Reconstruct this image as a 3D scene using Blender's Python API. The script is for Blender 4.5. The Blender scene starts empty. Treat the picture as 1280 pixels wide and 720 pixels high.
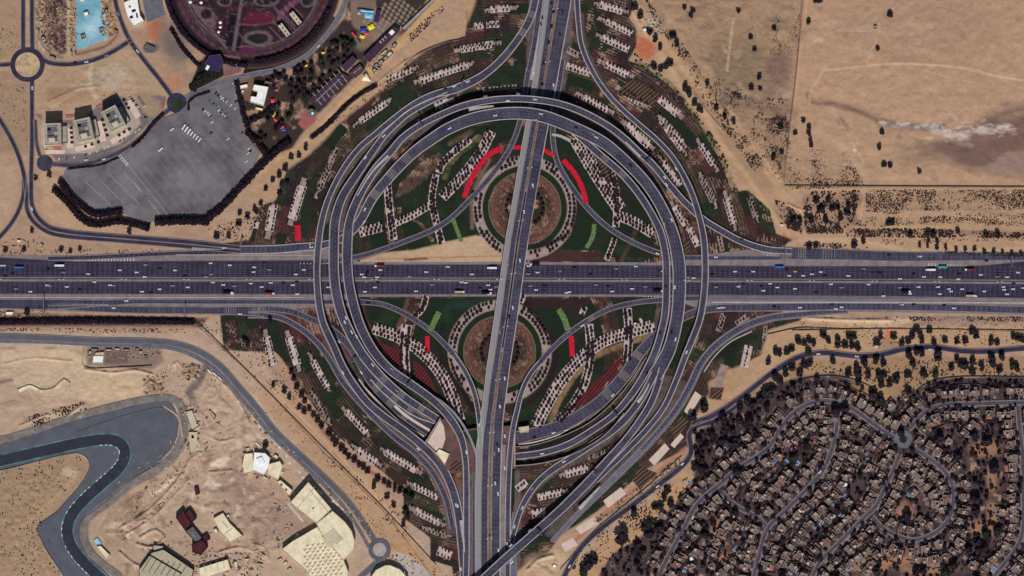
import bpy, math, random
import numpy as np
from mathutils import Vector
random.seed(7); rng = np.random.default_rng(7)
SC = bpy.context.scene
COL = SC.collection
U = 1.2                                   # metres on the ground per step of the plan grid (1280 x 720 steps)
def W(x, y, z=0.0): return ((x-640)*U, (360-y)*U, z)
# ------------------------------------------------------------ camera, sky, sun, exposure
H = 5200.0
cam = bpy.data.cameras.new('camera'); cam.sensor_width = 36; cam.lens = 36*H/(1280*U); cam.clip_start = 10; cam.clip_end = 30000
co = bpy.data.objects.new('camera', cam); COL.objects.link(co); co.location = (0, 0, H); SC.camera = co
EL = math.radians(46)
wd = bpy.data.worlds.new('World'); SC.world = wd; wd.use_nodes = True
nt = wd.node_tree; bg = nt.nodes['Background']; sky = nt.nodes.new('ShaderNodeTexSky'); sky.sky_type = 'NISHITA'
sky.sun_disc = False; sky.sun_elevation = EL; sky.sun_rotation = math.radians(181)
nt.links.new(sky.outputs[0], bg.inputs[0]); bg.inputs[1].default_value = 0.05
sl = bpy.data.lights.new('sun', 'SUN'); sl.energy = 3.4; sl.angle = math.radians(0.5); sl.color = (1.0, 0.955, 0.9)
so = bpy.data.objects.new('sun', sl); COL.objects.link(so)
so.rotation_euler = Vector((0.02, 1.0, -math.tan(EL))).to_track_quat('-Z', 'Y').to_euler()
SC.view_settings.view_transform = 'Standard'; SC.view_settings.look = 'None'; SC.view_settings.exposure = 0.0; SC.view_settings.gamma = 1
# ------------------------------------------------------------ colour and materials
KL = 0.86
def S(r, g, b, k=KL):
    f = lambda c: (c/255/12.92 if c/255 <= .04045 else ((c/255+.055)/1.055)**2.4)/k
    return (min(f(r), .9), min(f(g), .9), min(f(b), .9))
MATS = {}
def mat(name, c, rough=0.9, var=0.18, scale=0.25, bump=0.0, c2=None, metal=0.0, emis=None):
    if name in MATS: return MATS[name]
    m = bpy.data.materials.new(name); m.use_nodes = True; n = m.node_tree.nodes; l = m.node_tree.links
    b = n['Principled BSDF']; b.inputs['Roughness'].default_value = rough; b.inputs['Metallic'].default_value = metal
    b.inputs['Specular IOR Level'].default_value = 0.15 if rough > .6 else .5
    g = n.new('ShaderNodeNewGeometry')
    t = n.new('ShaderNodeTexNoise'); t.inputs['Scale'].default_value = scale; t.inputs['Detail'].default_value = 6; t.inputs['Roughness'].default_value = .65
    l.new(g.outputs['Position'], t.inputs['Vector'])
    r = n.new('ShaderNodeValToRGB'); e = r.color_ramp.elements
    d = c2 if c2 else tuple(x*(1-var*1.3) for x in c)
    u = c if c2 else tuple(min(1, x*(1+var*1.3)) for x in c)
    e[0].position = .36; e[1].position = .64; e[0].color = (*d, 1); e[1].color = (*u, 1)
    l.new(t.outputs['Fac'], r.inputs['Fac']); l.new(r.outputs['Color'], b.inputs['Base Color'])
    if bump:
        bp = n.new('ShaderNodeBump'); bp.inputs['Strength'].default_value = bump; bp.inputs['Distance'].default_value = 1.0
        l.new(t.outputs['Fac'], bp.inputs['Height']); l.new(bp.outputs['Normal'], b.inputs['Normal'])
    MATS[name] = m; return m
def rowmat(name, c1, c2, ang, period):
    """planting rows: two soil / plant colours in wavy lines"""
    m = mat(name, c1); n = m.node_tree.nodes; l = m.node_tree.links; b = n['Principled BSDF']
    mp = n.new('ShaderNodeMapping'); mp.inputs['Rotation'].default_value = (0, 0, math.radians(ang)); g = n.new('ShaderNodeNewGeometry')
    wv = n.new('ShaderNodeTexWave'); wv.inputs['Scale'].default_value = 0.314/period; wv.inputs['Distortion'].default_value = 1.5; wv.inputs['Detail'].default_value = 3
    r = n.new('ShaderNodeValToRGB'); e = r.color_ramp.elements; e[0].position = .4; e[1].position = .62; e[0].color = (*c1, 1); e[1].color = (*c2, 1)
    l.new(g.outputs['Position'], mp.inputs[0]); l.new(mp.outputs[0], wv.inputs[0]); l.new(wv.outputs['Fac'], r.inputs[0]); l.new(r.outputs[0], b.inputs['Base Color'])
    return m
M = dict(
 asphalt=mat('asphalt', S(50,45,62), .85, .2, .05), asphalt_mid=mat('asphalt_worn', S(61,59,75), .85, .22, .045), asphalt_pale=mat('asphalt_bleached', S(98,98,108), .85, .14, .12),
 asphalt_lot=mat('asphalt_lot', S(116,113,115), .9, .2, .022, c2=S(84,80,86)), asphalt_race=mat('asphalt_runoff', S(84,87,96), .85, .1, .05), asphalt_line=mat('asphalt_rubber', S(46,48,60), .8, .15, .08),
 conc=mat('concrete', S(122,110,112), .9, .16, .08), conc_pale=mat('concrete_pale', S(160,150,146), .9, .1, .1), bay=mat('bay_paint', S(140,138,144), .8, .2, .3), sandy=mat('sandy_island', S(196,170,136), .95, .25, .12, c2=S(150,124,100)), parapet=mat('parapet_concrete', S(166,157,155), .9, .1, .2),
 verge=mat('sand_verge', S(128,112,106), .95, .16, .1), white=mat('road_paint', S(205,203,205), .7, .1, .5), dash=mat('worn_road_paint', S(112,112,124), .7, .15, .5), bars=mat('rumble_paint', S(165,150,135), .8, .1, .5),
 teal=mat('teal_paint', S(96,138,134), .8, .2, .05, c2=S(58,76,82)), paving=mat('pale_paving', S(178,158,152), .9, .2, .12), paving2=mat('dusty_paving', S(140,120,114), .9, .25, .15), slab=mat('cream_slab', S(196,176,162), .9, .06, .1),
 red=mat('red_petunias', S(218,30,58), .9, .2, .5, .5, c2=S(138,20,38)), lime=mat('lime_groundcover', S(112,138,84), .9, .2, .5, .5, c2=S(56,76,44)), lawn=mat('lawn_grass', S(34,52,34), .95, .25, .06, .3),
 maroon=rowmat('maroon_rows', S(52,28,30), S(104,34,40), 40, 4.4), olive=mat('dry_olive_planting', S(110,90,70), .95, .25, .1, .2), brownrow=rowmat('brown_rows', S(46,36,34), S(96,74,58), 50, 5),
 leaf=mat('tree_leaves', S(46,37,44,.75), .95, .35, .6), leaf2=mat('green_tree_leaves', S(40,42,38,.75), .95, .35, .6), palm=mat('palm_leaves', S(38,27,32,.8), .95, .3, .8),
 hedge=mat('hedge_leaves', S(40,28,38,.75), .95, .35, .5), scrub=mat('scrub_leaves', S(52,40,40), .95, .3, .6), bark=mat('bark', S(90,72,60), .95, .2, 1),
 wall=mat('villa_wall', S(96,82,78), .95, .15, .2), wall2=mat('villa_wall_grey', S(80,70,72), .95, .12, .2), roof=mat('villa_roof', S(92,76,76), .95, .2, .3), roof2=mat('villa_roof_brown', S(78,62,64), .95, .2, .3), rim=mat('roof_rim', S(164,144,132), .9, .4, .12),
 cream=mat('cream_roof', S(230,218,186), .9, .2, .09, c2=S(206,190,162)), cream2=mat('cream_roof_grey', S(184,172,150), .9, .1, .08), creamwall=mat('cream_wall', S(190,178,150), .9, .08, .2), whiteroof=mat('white_roof', S(228,232,234), .8, .05, .1), dark=mat('dark_opening', S(26,20,34), .9, .2, .2),
 grey=mat('grey_roof', S(146,144,138), .9, .12, .2), grey2=mat('grey_plant', S(92,92,92), .8, .25, .4), steel=mat('steel', S(120,118,124), .5, .1, 1, metal=.3), mroof=mat('maroon_roof', S(74,34,40), .9, .2, .2), shed=mat('shed_roof', S(168,158,134), .8, .12, .3),
 pool=mat('pool_water', S(34,100,186), .15, .2, .3), poolrim=mat('pool_rim', S(176,176,172), .8, .08, .5), red2=mat('red_paint', S(200,56,64), .6, .1, .5), yellow=mat('yellow_paint', S(222,206,36), .6, .1, .5), blue=mat('blue_paint', S(36,62,150), .6, .1, .5), aqua=mat('aqua_paint', S(116,186,214), .6, .2, .3),
 purple=mat('purple_canopy', S(50,38,78), .8, .2, .3), clay=mat('clay_paving', S(148,96,86), .9, .1, .2), glass=mat('car_glass', (.01,.012,.02), .1, .05, 1), tyre=mat('tyre', (.02,.02,.02), .9, .05, 1), gravel=mat('grey_gravel', S(118,110,106), .95, .2, .1), gore=mat('hatched_gore', S(156,154,150), .9, .15, .1), street=mat('street_asphalt', S(74,70,82), .9, .15, .1), plateau=mat('plateau_earth', S(96,70,66), .95, .2, .08), roof3=mat('villa_roof_pale', S(116,102,96), .95, .2, .3), roof4=mat('villa_roof_pink', S(104,76,72), .95, .2, .3), pink=mat('pink_flowers', S(150,60,100), .9, .3, .5, .2), seat=mat('dark_stand_seats', S(66,44,66), .9, .3, .5),
)
for k, c in dict(white=(214,216,222), silver=(140,140,150), black=(22,18,26), red=(120,34,40), blue=(60,90,170), tan=(176,150,116), yellow=(196,186,50), teal=(60,150,150)).items():
    M['car_'+k] = mat('car_paint_'+k, S(*c), .3, .02, 1)
def wear(m, polar):
    """traffic wear: long faint streaks that follow the lanes"""
    n = m.node_tree.nodes; l = m.node_tree.links; b = n['Principled BSDF']; src = b.inputs['Base Color'].links[0].from_socket; g = n.new('ShaderNodeNewGeometry'); t = n.new('ShaderNodeTexNoise'); t.inputs['Scale'].default_value = 1; t.inputs['Detail'].default_value = 4
    if polar:
        d = n.new('ShaderNodeVectorMath'); d.operation = 'DISTANCE'; d.inputs[1].default_value = (0, 10, 0); l.new(g.outputs['Position'], d.inputs[0]); c = n.new('ShaderNodeCombineXYZ'); mu = n.new('ShaderNodeMath'); mu.operation = 'MULTIPLY'; mu.inputs[1].default_value = .45; l.new(d.outputs['Value'], mu.inputs[0]); l.new(mu.outputs[0], c.inputs[0])
        sp = n.new('ShaderNodeVectorMath'); sp.operation = 'SCALE'; sp.inputs['Scale'].default_value = .012; l.new(g.outputs['Position'], sp.inputs[0]); ad = n.new('ShaderNodeVectorMath'); ad.operation = 'ADD'; l.new(c.outputs[0], ad.inputs[0]); l.new(sp.outputs[0], ad.inputs[1]); l.new(ad.outputs[0], t.inputs['Vector'])
    else:
        mp = n.new('ShaderNodeMapping'); mp.inputs['Scale'].default_value = (.012, .45, .1); l.new(g.outputs['Position'], mp.inputs[0]); l.new(mp.outputs[0], t.inputs['Vector'])
    r = n.new('ShaderNodeMapRange'); r.inputs['From Min'].default_value = .35; r.inputs['From Max'].default_value = .65; r.inputs['To Min'].default_value = .78; r.inputs['To Max'].default_value = 1.26; l.new(t.outputs['Fac'], r.inputs['Value'])
    v = n.new('ShaderNodeVectorMath'); v.operation = 'SCALE'; l.new(src, v.inputs[0]); l.new(r.outputs[0], v.inputs['Scale']); l.new(v.outputs[0], b.inputs['Base Color'])
wear(M['asphalt'], False); wear(M['asphalt_mid'], True)
# checker for the pale lattice strip
mc = mat('checker_deck', S(150,150,152)); n_ = mc.node_tree.nodes; ck = n_.new('ShaderNodeTexChecker'); ck.inputs['Scale'].default_value = .62; g_ = n_.new('ShaderNodeNewGeometry')
ck.inputs['Color1'].default_value = (*S(150,150,152), 1); ck.inputs['Color2'].default_value = (*S(106,104,110), 1)
mc.node_tree.links.new(g_.outputs['Position'], ck.inputs['Vector']); mc.node_tree.links.new(ck.outputs['Color'], n_['Principled BSDF'].inputs['Base Color']); M['checker'] = mc
# ------------------------------------------------------------ objects
ORD = 'first second third fourth fifth sixth seventh eighth ninth tenth eleventh twelfth thirteenth fourteenth fifteenth sixteenth seventeenth eighteenth nineteenth'.split()
TENS = 'x x twent thirt fort fift sixt sevent eight ninet'.split()
TW = 'x x twenty thirty forty fifty sixty seventy eighty ninety'.split()
def nth(i):
    """i counts from 0"""
    k = i+1
    if k < 20: return ORD[k-1]
    h, r = divmod(k, 100)
    if h: return 'hundred-and-'+nth(r-1) if r else 'hundredth'
    t, u = divmod(k, 10)
    return TENS[t]+'ieth' if u == 0 else TW[t]+'-'+ORD[u-1]
def tag(o, label=None, cat=None, group=None, kind=None):
    if label: o['label'] = label
    if cat: o['category'] = cat
    if group: o['group'] = group
    if kind: o['kind'] = kind
    return o
def meshob(name, v, f, m, parent=None, mi=None, smooth=False):
    me = bpy.data.meshes.new(name); me.from_pydata([tuple(p) for p in v], [], [tuple(q) for q in f])
    for x in (m if isinstance(m, (list, tuple)) else [m]): me.materials.append(M[x] if isinstance(x, str) else x)
    if mi is not None: me.polygons.foreach_set('material_index', mi)
    if smooth: me.polygons.foreach_set('use_smooth', [True]*len(me.polygons))
    o = bpy.data.objects.new(name, me); COL.objects.link(o)
    if parent: o.parent = parent
    return o
def empty(name, loc=(0,0,0), rz=0, **k):
    o = bpy.data.objects.new(name, None); COL.objects.link(o); o.location = loc; o.rotation_euler = (0,0,rz); o.empty_display_size = 1
    return tag(o, **k)
def dup(o, loc=None, rz=None, scale=None, parent=None, **k):
    c = o.copy(); COL.objects.link(c)
    if parent: c.parent = parent
    if loc is not None: c.location = loc
    if rz is not None: c.rotation_euler = (0,0,rz)
    if scale is not None: c.scale = scale if isinstance(scale, (tuple, list)) else (scale,)*3
    tag(c, **k)
    for ch in list(o.children): dup(ch, parent=c)
    return c
class MB:
    def __init__(s): s.v = []; s.f = []; s.m = []
    def add(s, v, f, m=0):
        b = len(s.v); s.v += v; s.f += [tuple(i+b for i in q) for q in f]; s.m += [m]*len(f)
    def box(s, x0, x1, y0, y1, z0, z1, m=0):
        s.add([(x0,y0,z0),(x1,y0,z0),(x1,y1,z0),(x0,y1,z0),(x0,y0,z1),(x1,y0,z1),(x1,y1,z1),(x0,y1,z1)],
              [(3,2,1,0),(4,5,6,7),(0,1,5,4),(1,2,6,5),(2,3,7,6),(3,0,4,7)], m)
    def prism(s, pts, z0, z1, m=0, mt=None):
        n = len(pts); s.add([(x,y,z0) for x,y in pts]+[(x,y,z1) for x,y in pts], [(i,(i+1)%n,(i+1)%n+n,i+n) for i in range(n)], m)
        b = len(s.v)-2*n; s.f.append(tuple(b+n+i for i in range(n))); s.m.append(m if mt is None else mt)
    def cyl(s, x, y, r, z0, z1, n=10, m=0, r1=None):
        r1 = r if r1 is None else r1
        a = [2*math.pi*i/n for i in range(n)]
        s.add([(x+r*math.cos(t),y+r*math.sin(t),z0) for t in a]+[(x+r1*math.cos(t),y+r1*math.sin(t),z1) for t in a],
              [(i,(i+1)%n,(i+1)%n+n,i+n) for i in range(n)]+[tuple(range(n,2*n))], m)
    def build(s, name, m, parent=None, smooth=False): return meshob(name, s.v, s.f, m, parent, s.m, smooth)
def ccw(p):
    a = sum(p[i][0]*p[(i+1)%len(p)][1]-p[(i+1)%len(p)][0]*p[i][1] for i in range(len(p)))
    return p if a > 0 else p[::-1]
def P2(pts): return ccw([W(x,y)[:2] for x,y in pts])
# ------------------------------------------------------------ curves
def smooth(pts, step=4.0):
    """Catmull-Rom through rows of numbers (x, y, ...), resampled; returns an array"""
    p = np.array([tuple(q)+() for q in pts], float)
    if len(p) == 2:
        n = max(2, int(np.linalg.norm(p[1,:2]-p[0,:2])/step)+1); t = np.linspace(0,1,n)[:,None]; return p[0]*(1-t)+p[1]*t
    q = np.vstack([2*p[0]-p[1], p, 2*p[-1]-p[-2]]); out = []
    for i in range(1, len(q)-2):
        a, b, c, d = q[i-1], q[i], q[i+1], q[i+2]
        n = max(1, int(np.linalg.norm(c[:2]-b[:2])/step))
        ta = max(np.linalg.norm((b-a)[:2]), 1e-3)**.5; tb = max(np.linalg.norm((c-b)[:2]), 1e-3)**.5; tc = max(np.linalg.norm((d-c)[:2]), 1e-3)**.5
        m1 = (b-a)/ta-(c-a)/(ta+tb)+(c-b)/tb; m2 = (c-b)/tb-(d-b)/(tb+tc)+(d-c)/tc; m1 = m1*tb; m2 = m2*tb
        for k in range(n):
            t = k/n; out.append((2*b-2*c+m1+m2)*t**3+(-3*b+3*c-2*m1-m2)*t**2+m1*t+b)
    out.append(q[-2]); return np.array(out)
def frame(s):
    d = np.gradient(s[:,:2], axis=0); d /= np.maximum(np.linalg.norm(d, axis=1), 1e-6)[:,None]
    return d, np.stack([d[:,1], -d[:,0]], 1)     # second: left of travel in plan (y down)
def off(s, o):
    d, n = frame(s); o = np.broadcast_to(np.asarray(o, float), (len(s),)); return s[:,:2]+n*o[:,None]
def strip(mb, s, o0, o1, z, m=0):
    a, b = off(s, o0), off(s, o1); z = np.broadcast_to(np.asarray(z, float), (len(s),))
    v = []
    for i in range(len(s)): v += [W(a[i][0], a[i][1], z[i]), W(b[i][0], b[i][1], z[i])]
    mb.add(v, [(2*i, 2*i+2, 2*i+3, 2*i+1) for i in range(len(s)-1)], m)
def beam(mb, s, o0, o1, zt, zb, m=0):
    """closed bar along a curve"""
    a, b = off(s, o0), off(s, o1); n = len(s); zt = np.broadcast_to(np.asarray(zt, float), (n,)); zb = np.broadcast_to(np.asarray(zb, float), (n,))
    v = []
    for i in range(n): v += [W(a[i][0],a[i][1],zt[i]), W(b[i][0],b[i][1],zt[i]), W(b[i][0],b[i][1],zb[i]), W(a[i][0],a[i][1],zb[i])]
    f = []
    for i in range(n-1):
        for k in range(4): f.append((4*i+k, 4*i+4+k, 4*i+4+(k+1)%4, 4*i+(k+1)%4))
    f += [(0,1,2,3), (4*n-1,4*n-2,4*n-3,4*n-4)]
    mb.add(v, f, m)
def arclen(s): return np.concatenate([[0], np.cumsum(np.linalg.norm(np.diff(s[:,:2], axis=0), axis=1))])
def at_arc(s, L, t):
    i = min(max(np.searchsorted(L, t)-1, 0), len(s)-2); k = (t-L[i])/max(L[i+1]-L[i], 1e-6); return s[i]*(1-k)+s[i+1]*k, (s[i+1]-s[i])[:2]/max(np.linalg.norm((s[i+1]-s[i])[:2]),1e-6)
def quad(mb, x, y, d, l, w, z, m=0):
    nx, ny = d[1], -d[0]
    mb.add([W(x-d[0]*l/2-nx*w/2, y-d[1]*l/2-ny*w/2, z), W(x+d[0]*l/2-nx*w/2, y+d[1]*l/2-ny*w/2, z), W(x+d[0]*l/2+nx*w/2, y+d[1]*l/2+ny*w/2, z), W(x-d[0]*l/2+nx*w/2, y-d[1]*l/2+ny*w/2, z)], [(0,1,2,3)], m)
def dashes(mb, s, o, z, period=6.25, l=2.2, w=.34, m=0):
    L = arclen(s); t = 1.0
    while t < L[-1]-1:
        p, d = at_arc(s, L, t); oo = o if np.isscalar(o) else 0
        zz = p[2] if len(p) > 2 else 0
        quad(mb, p[0]+d[1]*oo, p[1]-d[0]*oo, d, l, w, zz+z, m); t += period
def inside(x, y, pts):
    c = False
    for i in range(len(pts)):
        a, b = pts[i], pts[(i+1)%len(pts)]
        if (a[1] > y) != (b[1] > y) and x < (b[0]-a[0])*(y-a[1])/(b[1]-a[1])+a[0]: c = not c
    return c
LAYER = [0.04]
def nz():
    LAYER[0] += 0.012; return LAYER[0]
# ------------------------------------------------------------ the ground: one sheet, its bare earth colours by vertex colour
ST = 1.25; XS = np.arange(-60, 1341, ST); YS = np.arange(-50, 771, ST)
gx, gy = np.meshgrid(XS, YS)
def vnoise(cell, seed):
    r = np.random.default_rng(seed); h = int(len(YS)*ST/cell)+4; w = int(len(XS)*ST/cell)+4; a = r.random((h, w))
    u = (gx-XS[0])/cell; v = (gy-YS[0])/cell; i = u.astype(int); j = v.astype(int); u = u-i; v = v-j; u = u*u*(3-2*u); v = v*v*(3-2*v)
    return (a[j,i]*(1-u)+a[j,i+1]*u)*(1-v)+(a[j+1,i]*(1-u)+a[j+1,i+1]*u)*v
def fbm(cell, seed, o=4):
    t = 0; k = 0
    for q in range(o): t = t+vnoise(cell/2**q, seed+q)*.55**q; k += .55**q
    return t/k
N1 = fbm(60, 1, 6); N2 = fbm(14, 20, 4); N3 = fbm(200, 40, 4); N4 = fbm(5, 60, 2)
G = np.empty(gx.shape+(3,)); G[:] = S(169,139,115)
def mix(mask, c, op=1.0): G[:] = G*(1-(mask*op)[...,None])+np.array(c)*(mask*op)[...,None]
def box(x0, y0, x1, y1, pad=0):
    i0 = max(0, int((y0-pad-YS[0])/ST)); i1 = min(len(YS), int((y1+pad-YS[0])/ST)+2); j0 = max(0, int((x0-pad-XS[0])/ST)); j1 = min(len(XS), int((x1+pad-XS[0])/ST)+2)
    return slice(i0, i1), slice(j0, j1)
def segd(px, py, a, b):
    ax, ay = a; bx, by = b; dx, dy = bx-ax, by-ay; t = np.clip(((px-ax)*dx+(py-ay)*dy)/max(dx*dx+dy*dy,1e-9), 0, 1); return np.hypot(px-ax-t*dx, py-ay-t*dy)
def apply(sl, sd, c, soft, op, wob, tex):
    n = (N2[sl]-.5)*wob*2
    al = np.clip(.5-(sd+n)/soft, 0, 1)*op
    if tex: al = al*np.clip((N4[sl]*.5+N2[sl]*.5-.5)*5*tex+(1-.5*tex), 0, 1)
    G[sl] = G[sl]*(1-al[...,None])+np.array(c)*al[...,None]
def poly(pts, c, soft=2, op=1, wob=0, tex=0):
    xs = [p[0] for p in pts]; ys = [p[1] for p in pts]; sl = box(min(xs), min(ys), max(xs), max(ys), soft+wob*2+2); px, py = gx[sl], gy[sl]
    if px.size == 0: return
    ins = np.zeros(px.shape, bool); d = np.full(px.shape, 1e9)
    for i in range(len(pts)):
        a, b = pts[i], pts[(i+1)%len(pts)]; d = np.minimum(d, segd(px, py, a, b))
        if a[1] != b[1]: ins ^= ((a[1] > py) != (b[1] > py)) & (px < (b[0]-a[0])*(py-a[1])/(b[1]-a[1])+a[0])
    apply(sl, np.where(ins, -d, d), c, soft, op, wob, tex)
def line(pts, w, c, soft=1.5, op=1, wob=0, tex=0, sm=True):
    s = smooth([p[:2] for p in pts], 8) if sm and len(pts) > 2 else np.array([p[:2] for p in pts], float)
    sl = box(s[:,0].min(), s[:,1].min(), s[:,0].max(), s[:,1].max(), w+soft+wob*2+2); px, py = gx[sl], gy[sl]
    if px.size == 0: return
    d = np.full(px.shape, 1e9)
    for i in range(len(s)-1): d = np.minimum(d, segd(px, py, s[i], s[i+1]))
    apply(sl, d-w/2, c, soft, op, wob, tex)
def blob(x, y, rx, ry, c, op=1, soft=.8, wob=.4, rot=0):
    R = max(rx, ry)*1.8+4; sl = box(x-R, y-R, x+R, y+R); px, py = gx[sl]-x, gy[sl]-y; a = math.radians(rot)
    u = (px*math.cos(a)+py*math.sin(a))/rx; v = (-px*math.sin(a)+py*math.cos(a))/ry
    apply(sl, np.hypot(u, v)-1, c, soft, op, wob, 0)
def ring(x, y, r0, r1, c, soft=1.5, op=1, tex=0, a0=0, a1=360):
    sl = box(x-r1-3, y-r1-3, x+r1+3, y+r1+3); px, py = gx[sl]-x, gy[sl]-y; r = np.hypot(px, py); sd = np.maximum(r-r1, r0-r)
    if (a0, a1) != (0, 360):
        t = np.degrees(np.arctan2(py, px))%360; ok = (t >= a0) & (t <= a1) if a0 < a1 else (t >= a0) | (t <= a1); sd = np.where(ok, sd, 9)
    apply(sl, sd, c, soft, op, 0, tex)
# broad desert tones
mix(np.clip((N1-.42)*4, 0, 1), S(146,118,102), .5); mix(np.clip((N3-.5)*4, 0, 1), S(180,152,126), .5)
poly([(780,-60),(1400,-60),(1400,330),(975,330),(930,250),(860,140)], S(171,138,111), 30, .85)
poly([(790,-60),(1003,-60),(985,235),(940,240),(880,150),(830,60)], S(150,122,98), 14, .8, 6)
blob(925,90,36,42, S(122,106,86), .7, .8, .3); blob(972,85,14,26, S(120,96,88), .8, .7, .4); blob(1140,30,120,40, S(160,130,108), .6, .8, .3)
poly([(1260,130),(1400,120),(1400,240),(1210,212),(1170,196),(1150,180),(1195,172)], S(116,92,84), 14, .85, 5)
poly([(1120,180),(1170,180),(1175,205),(1130,205)], S(138,112,96), 12, .6, 4)
line([(1100,153),(1120,158),(1160,160),(1200,162),(1250,150),(1290,140)], 7, S(110,92,86), 8, .8, 2)
line([(1010,118),(1014,128),(1040,130),(1070,138),(1100,151),(1140,158),(1180,158)], 5, S(112,88,78), 6, .9, 1.5)
for a, b, w in (((1150,155),(1175,160),5),((1175,162),(1205,170),8),((1205,170),(1225,162),6),((1225,165),(1260,158),7),((1190,175),(1215,182),5),((1100,153),(1115,158),2.2),((1115,158),(1150,160),2.5)):
    line([a, b], w, S(196,182,172), 5, .75, 3, .8)
poly([(1205,205),(1178,190),(1160,178),(1195,172),(1235,178),(1262,160),(1280,140),(1340,130),(1340,200),(1270,214),(1232,208)], S(112,86,80), 5, .6, 3); poly([(1225,210),(1260,190),(1340,180),(1340,222),(1240,216)], S(150,124,112), 5, .7, 3)
for k in range(90):
    t = rng.random(); x = 1100+t*165+rng.normal()*3; y = 155+t*10+rng.normal()*(1.2+7*math.sin(t*3.1)) if t > .35 else 154+t*12+rng.normal()*.8
    a = rng.uniform(-.9, .6); l = rng.uniform(3, 10)*(.5+t); line([(x,y),(x+l*.5*math.cos(a),y+l*.5*math.sin(a)+rng.normal()),(x+l*math.cos(a),y+l*math.sin(a)*.6)], rng.uniform(.5,1.5), S(*((214,200,190) if rng.random() < .7 else (172,152,142))), 1.6, .55)
for x, y, rx, ry, r_ in ((1185,170,9,3,0),(1170,165,7,3,10),(1205,172,8,3,-15),(1226,160,6,3,-20)): blob(x, y, rx, ry, S(196,182,172), .6, .8, .6, r_)
blob(1052,152,7,4, S(132,106,92), .8, .6, .5, 40); blob(1058,160,4,5, S(132,106,92), .7, .6, .5); blob(1124,172,4,6, S(140,112,98), .6); blob(1160,190,14,6, S(134,108,94), .7, .7, .6, 30); blob(1168,222,5,5, S(134,110,96), .5)
line([(1020,165),(1045,178),(1065,195),(1078,215),(1082,240)], 7, S(186,156,128), 6, .6, 1); line([(1040,135),(1058,165),(1072,190),(1080,205)], 1.2, S(196,168,142), 1.6, .6); blob(1068,188,2,3, S(212,190,168), .8)
for k in range(60):
    x, y = rng.uniform(1010,1280), rng.uniform(0,150); a = rng.uniform(-.35,.15); l = rng.uniform(15,50); line([(x,y),(x+l*.5,y+l*.5*math.sin(a)),(x+l,y+l*math.sin(a)+rng.normal()*3)], rng.uniform(2,7), S(*((184,152,126) if rng.random() < .5 else (152,120,100))), 6, .28)
for k in range(26):
    x, y = rng.uniform(820,985), rng.uniform(0,130); blob(x, y, rng.uniform(4,16), rng.uniform(3,9), S(*[(116,98,84),(176,148,120),(130,104,92)][k%3]), .45, .9, .6, rng.uniform(0,180))
for p_ in ([(1110,80),(1160,81),(1215,86),(1255,97),(1300,101)],[(1008,60),(1040,40),(1090,38),(1100,30)],[(1100,38),(1095,50),(1080,90)],[(1145,85),(1190,98),(1220,104)]): line(p_, 1, S(198,168,144), 1.5, .55)
line([(1030,88),(1018,105),(1012,118),(1012,130)], 3, S(186,154,126), 3, .7); line([(1030,88),(1060,85),(1110,80),(1140,80),(1200,85),(1240,94),(1280,101)], 1.8, S(200,170,144), 2, .8)
line([(1004,-50),(1008,0),(1000,70),(992,140),(985,185),(980,232)], 2.4, S(186,150,112), 2, .8); line([(1002,0),(996,80),(988,150),(978,235)], 1.4, S(84,66,60), 1.5, .8)
line([(980,233),(1400,234)], 1.2, S(84,64,56), 1.2, .9, sm=False); line([(980,236),(1400,237)], 2.6, S(178,146,112), 2.5, .8, sm=False)
# tracks of the north-east
line([(795,-10),(812,20),(835,55),(860,90),(890,125),(915,150),(945,190),(975,235),(985,270),(1000,292)], 12, S(176,142,110), 5, .95, 2)
line([(795,20),(830,75),(860,120),(885,150),(905,185),(930,215),(960,260),(985,292)], 7, S(182,148,116), 4, .9, 1)
line([(910,130),(925,160),(955,200),(985,235)], 3, S(190,156,122), 2, .8); line([(917,24),(912,60),(909,88)], 3, S(180,152,124), 1.6, .9); line([(904,60),(909,66)], 3, S(184,156,128), 2, .8)
poly([(797,45),(812,50),(822,60),(812,75),(800,72),(792,62)], S(176,100,72), 6, .9, 2); blob(815,28,6,7, S(176,172,156), .9, .7, .5); blob(825,40,8,5, S(160,146,128), .8)
line([(905,245),(930,245),(960,275),(975,295),(1010,300)], 2, S(150,124,100), 2, .7)
blob(981,297,4,6, S(178,108,82), .9); line([(1000,300),(1060,300),(1110,308),(1160,318),(1200,316),(1280,310),(1340,310)], 5, S(184,156,126), 5, .8, 2)
line([(1062,296),(1075,270),(1080,240)], 4, S(184,150,116), 3, .9); line([(1005,292),(1003,270),(1000,262)], 3, S(186,152,118), 2, .9); line([(1140,262),(1160,260),(1230,262),(1245,268),(1400,270)], 3, S(126,108,92), 5, .6, 2)
line([(1230,277),(1150,285),(1100,282),(1085,278)], 8, S(182,150,114), 7, .8, 3)
for pts, w, c, op in (([(1084,250),(1130,252),(1180,247),(1290,250)],14,(128,104,86),.55),([(1010,252),(1070,250)],18,(112,88,80),.6),([(1010,278),(1062,276)],22,(104,82,76),.6),([(1065,290),(1150,290),(1290,293)],5,(92,74,66),.7),([(1065,280),(1290,281)],3,(110,90,76),.5),([(975,262),(995,280)],16,(104,82,76),.6),([(985,225),(1030,222),(1070,225)],16,(128,104,84),.5),([(800,0),(835,45),(870,88),(900,128),(935,175),(955,212)],9,(118,94,78),.5),([(905,128),(950,130),(985,160)],14,(96,78,70),.6),([(965,30),(998,40)],26,(134,112,90),.6),([(962,125),(988,140)],20,(112,86,78),.5),([(960,165),(980,210)],12,(120,96,80),.5)):
    line(pts, w, S(*c), 7, op, 3, .4)
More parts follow.
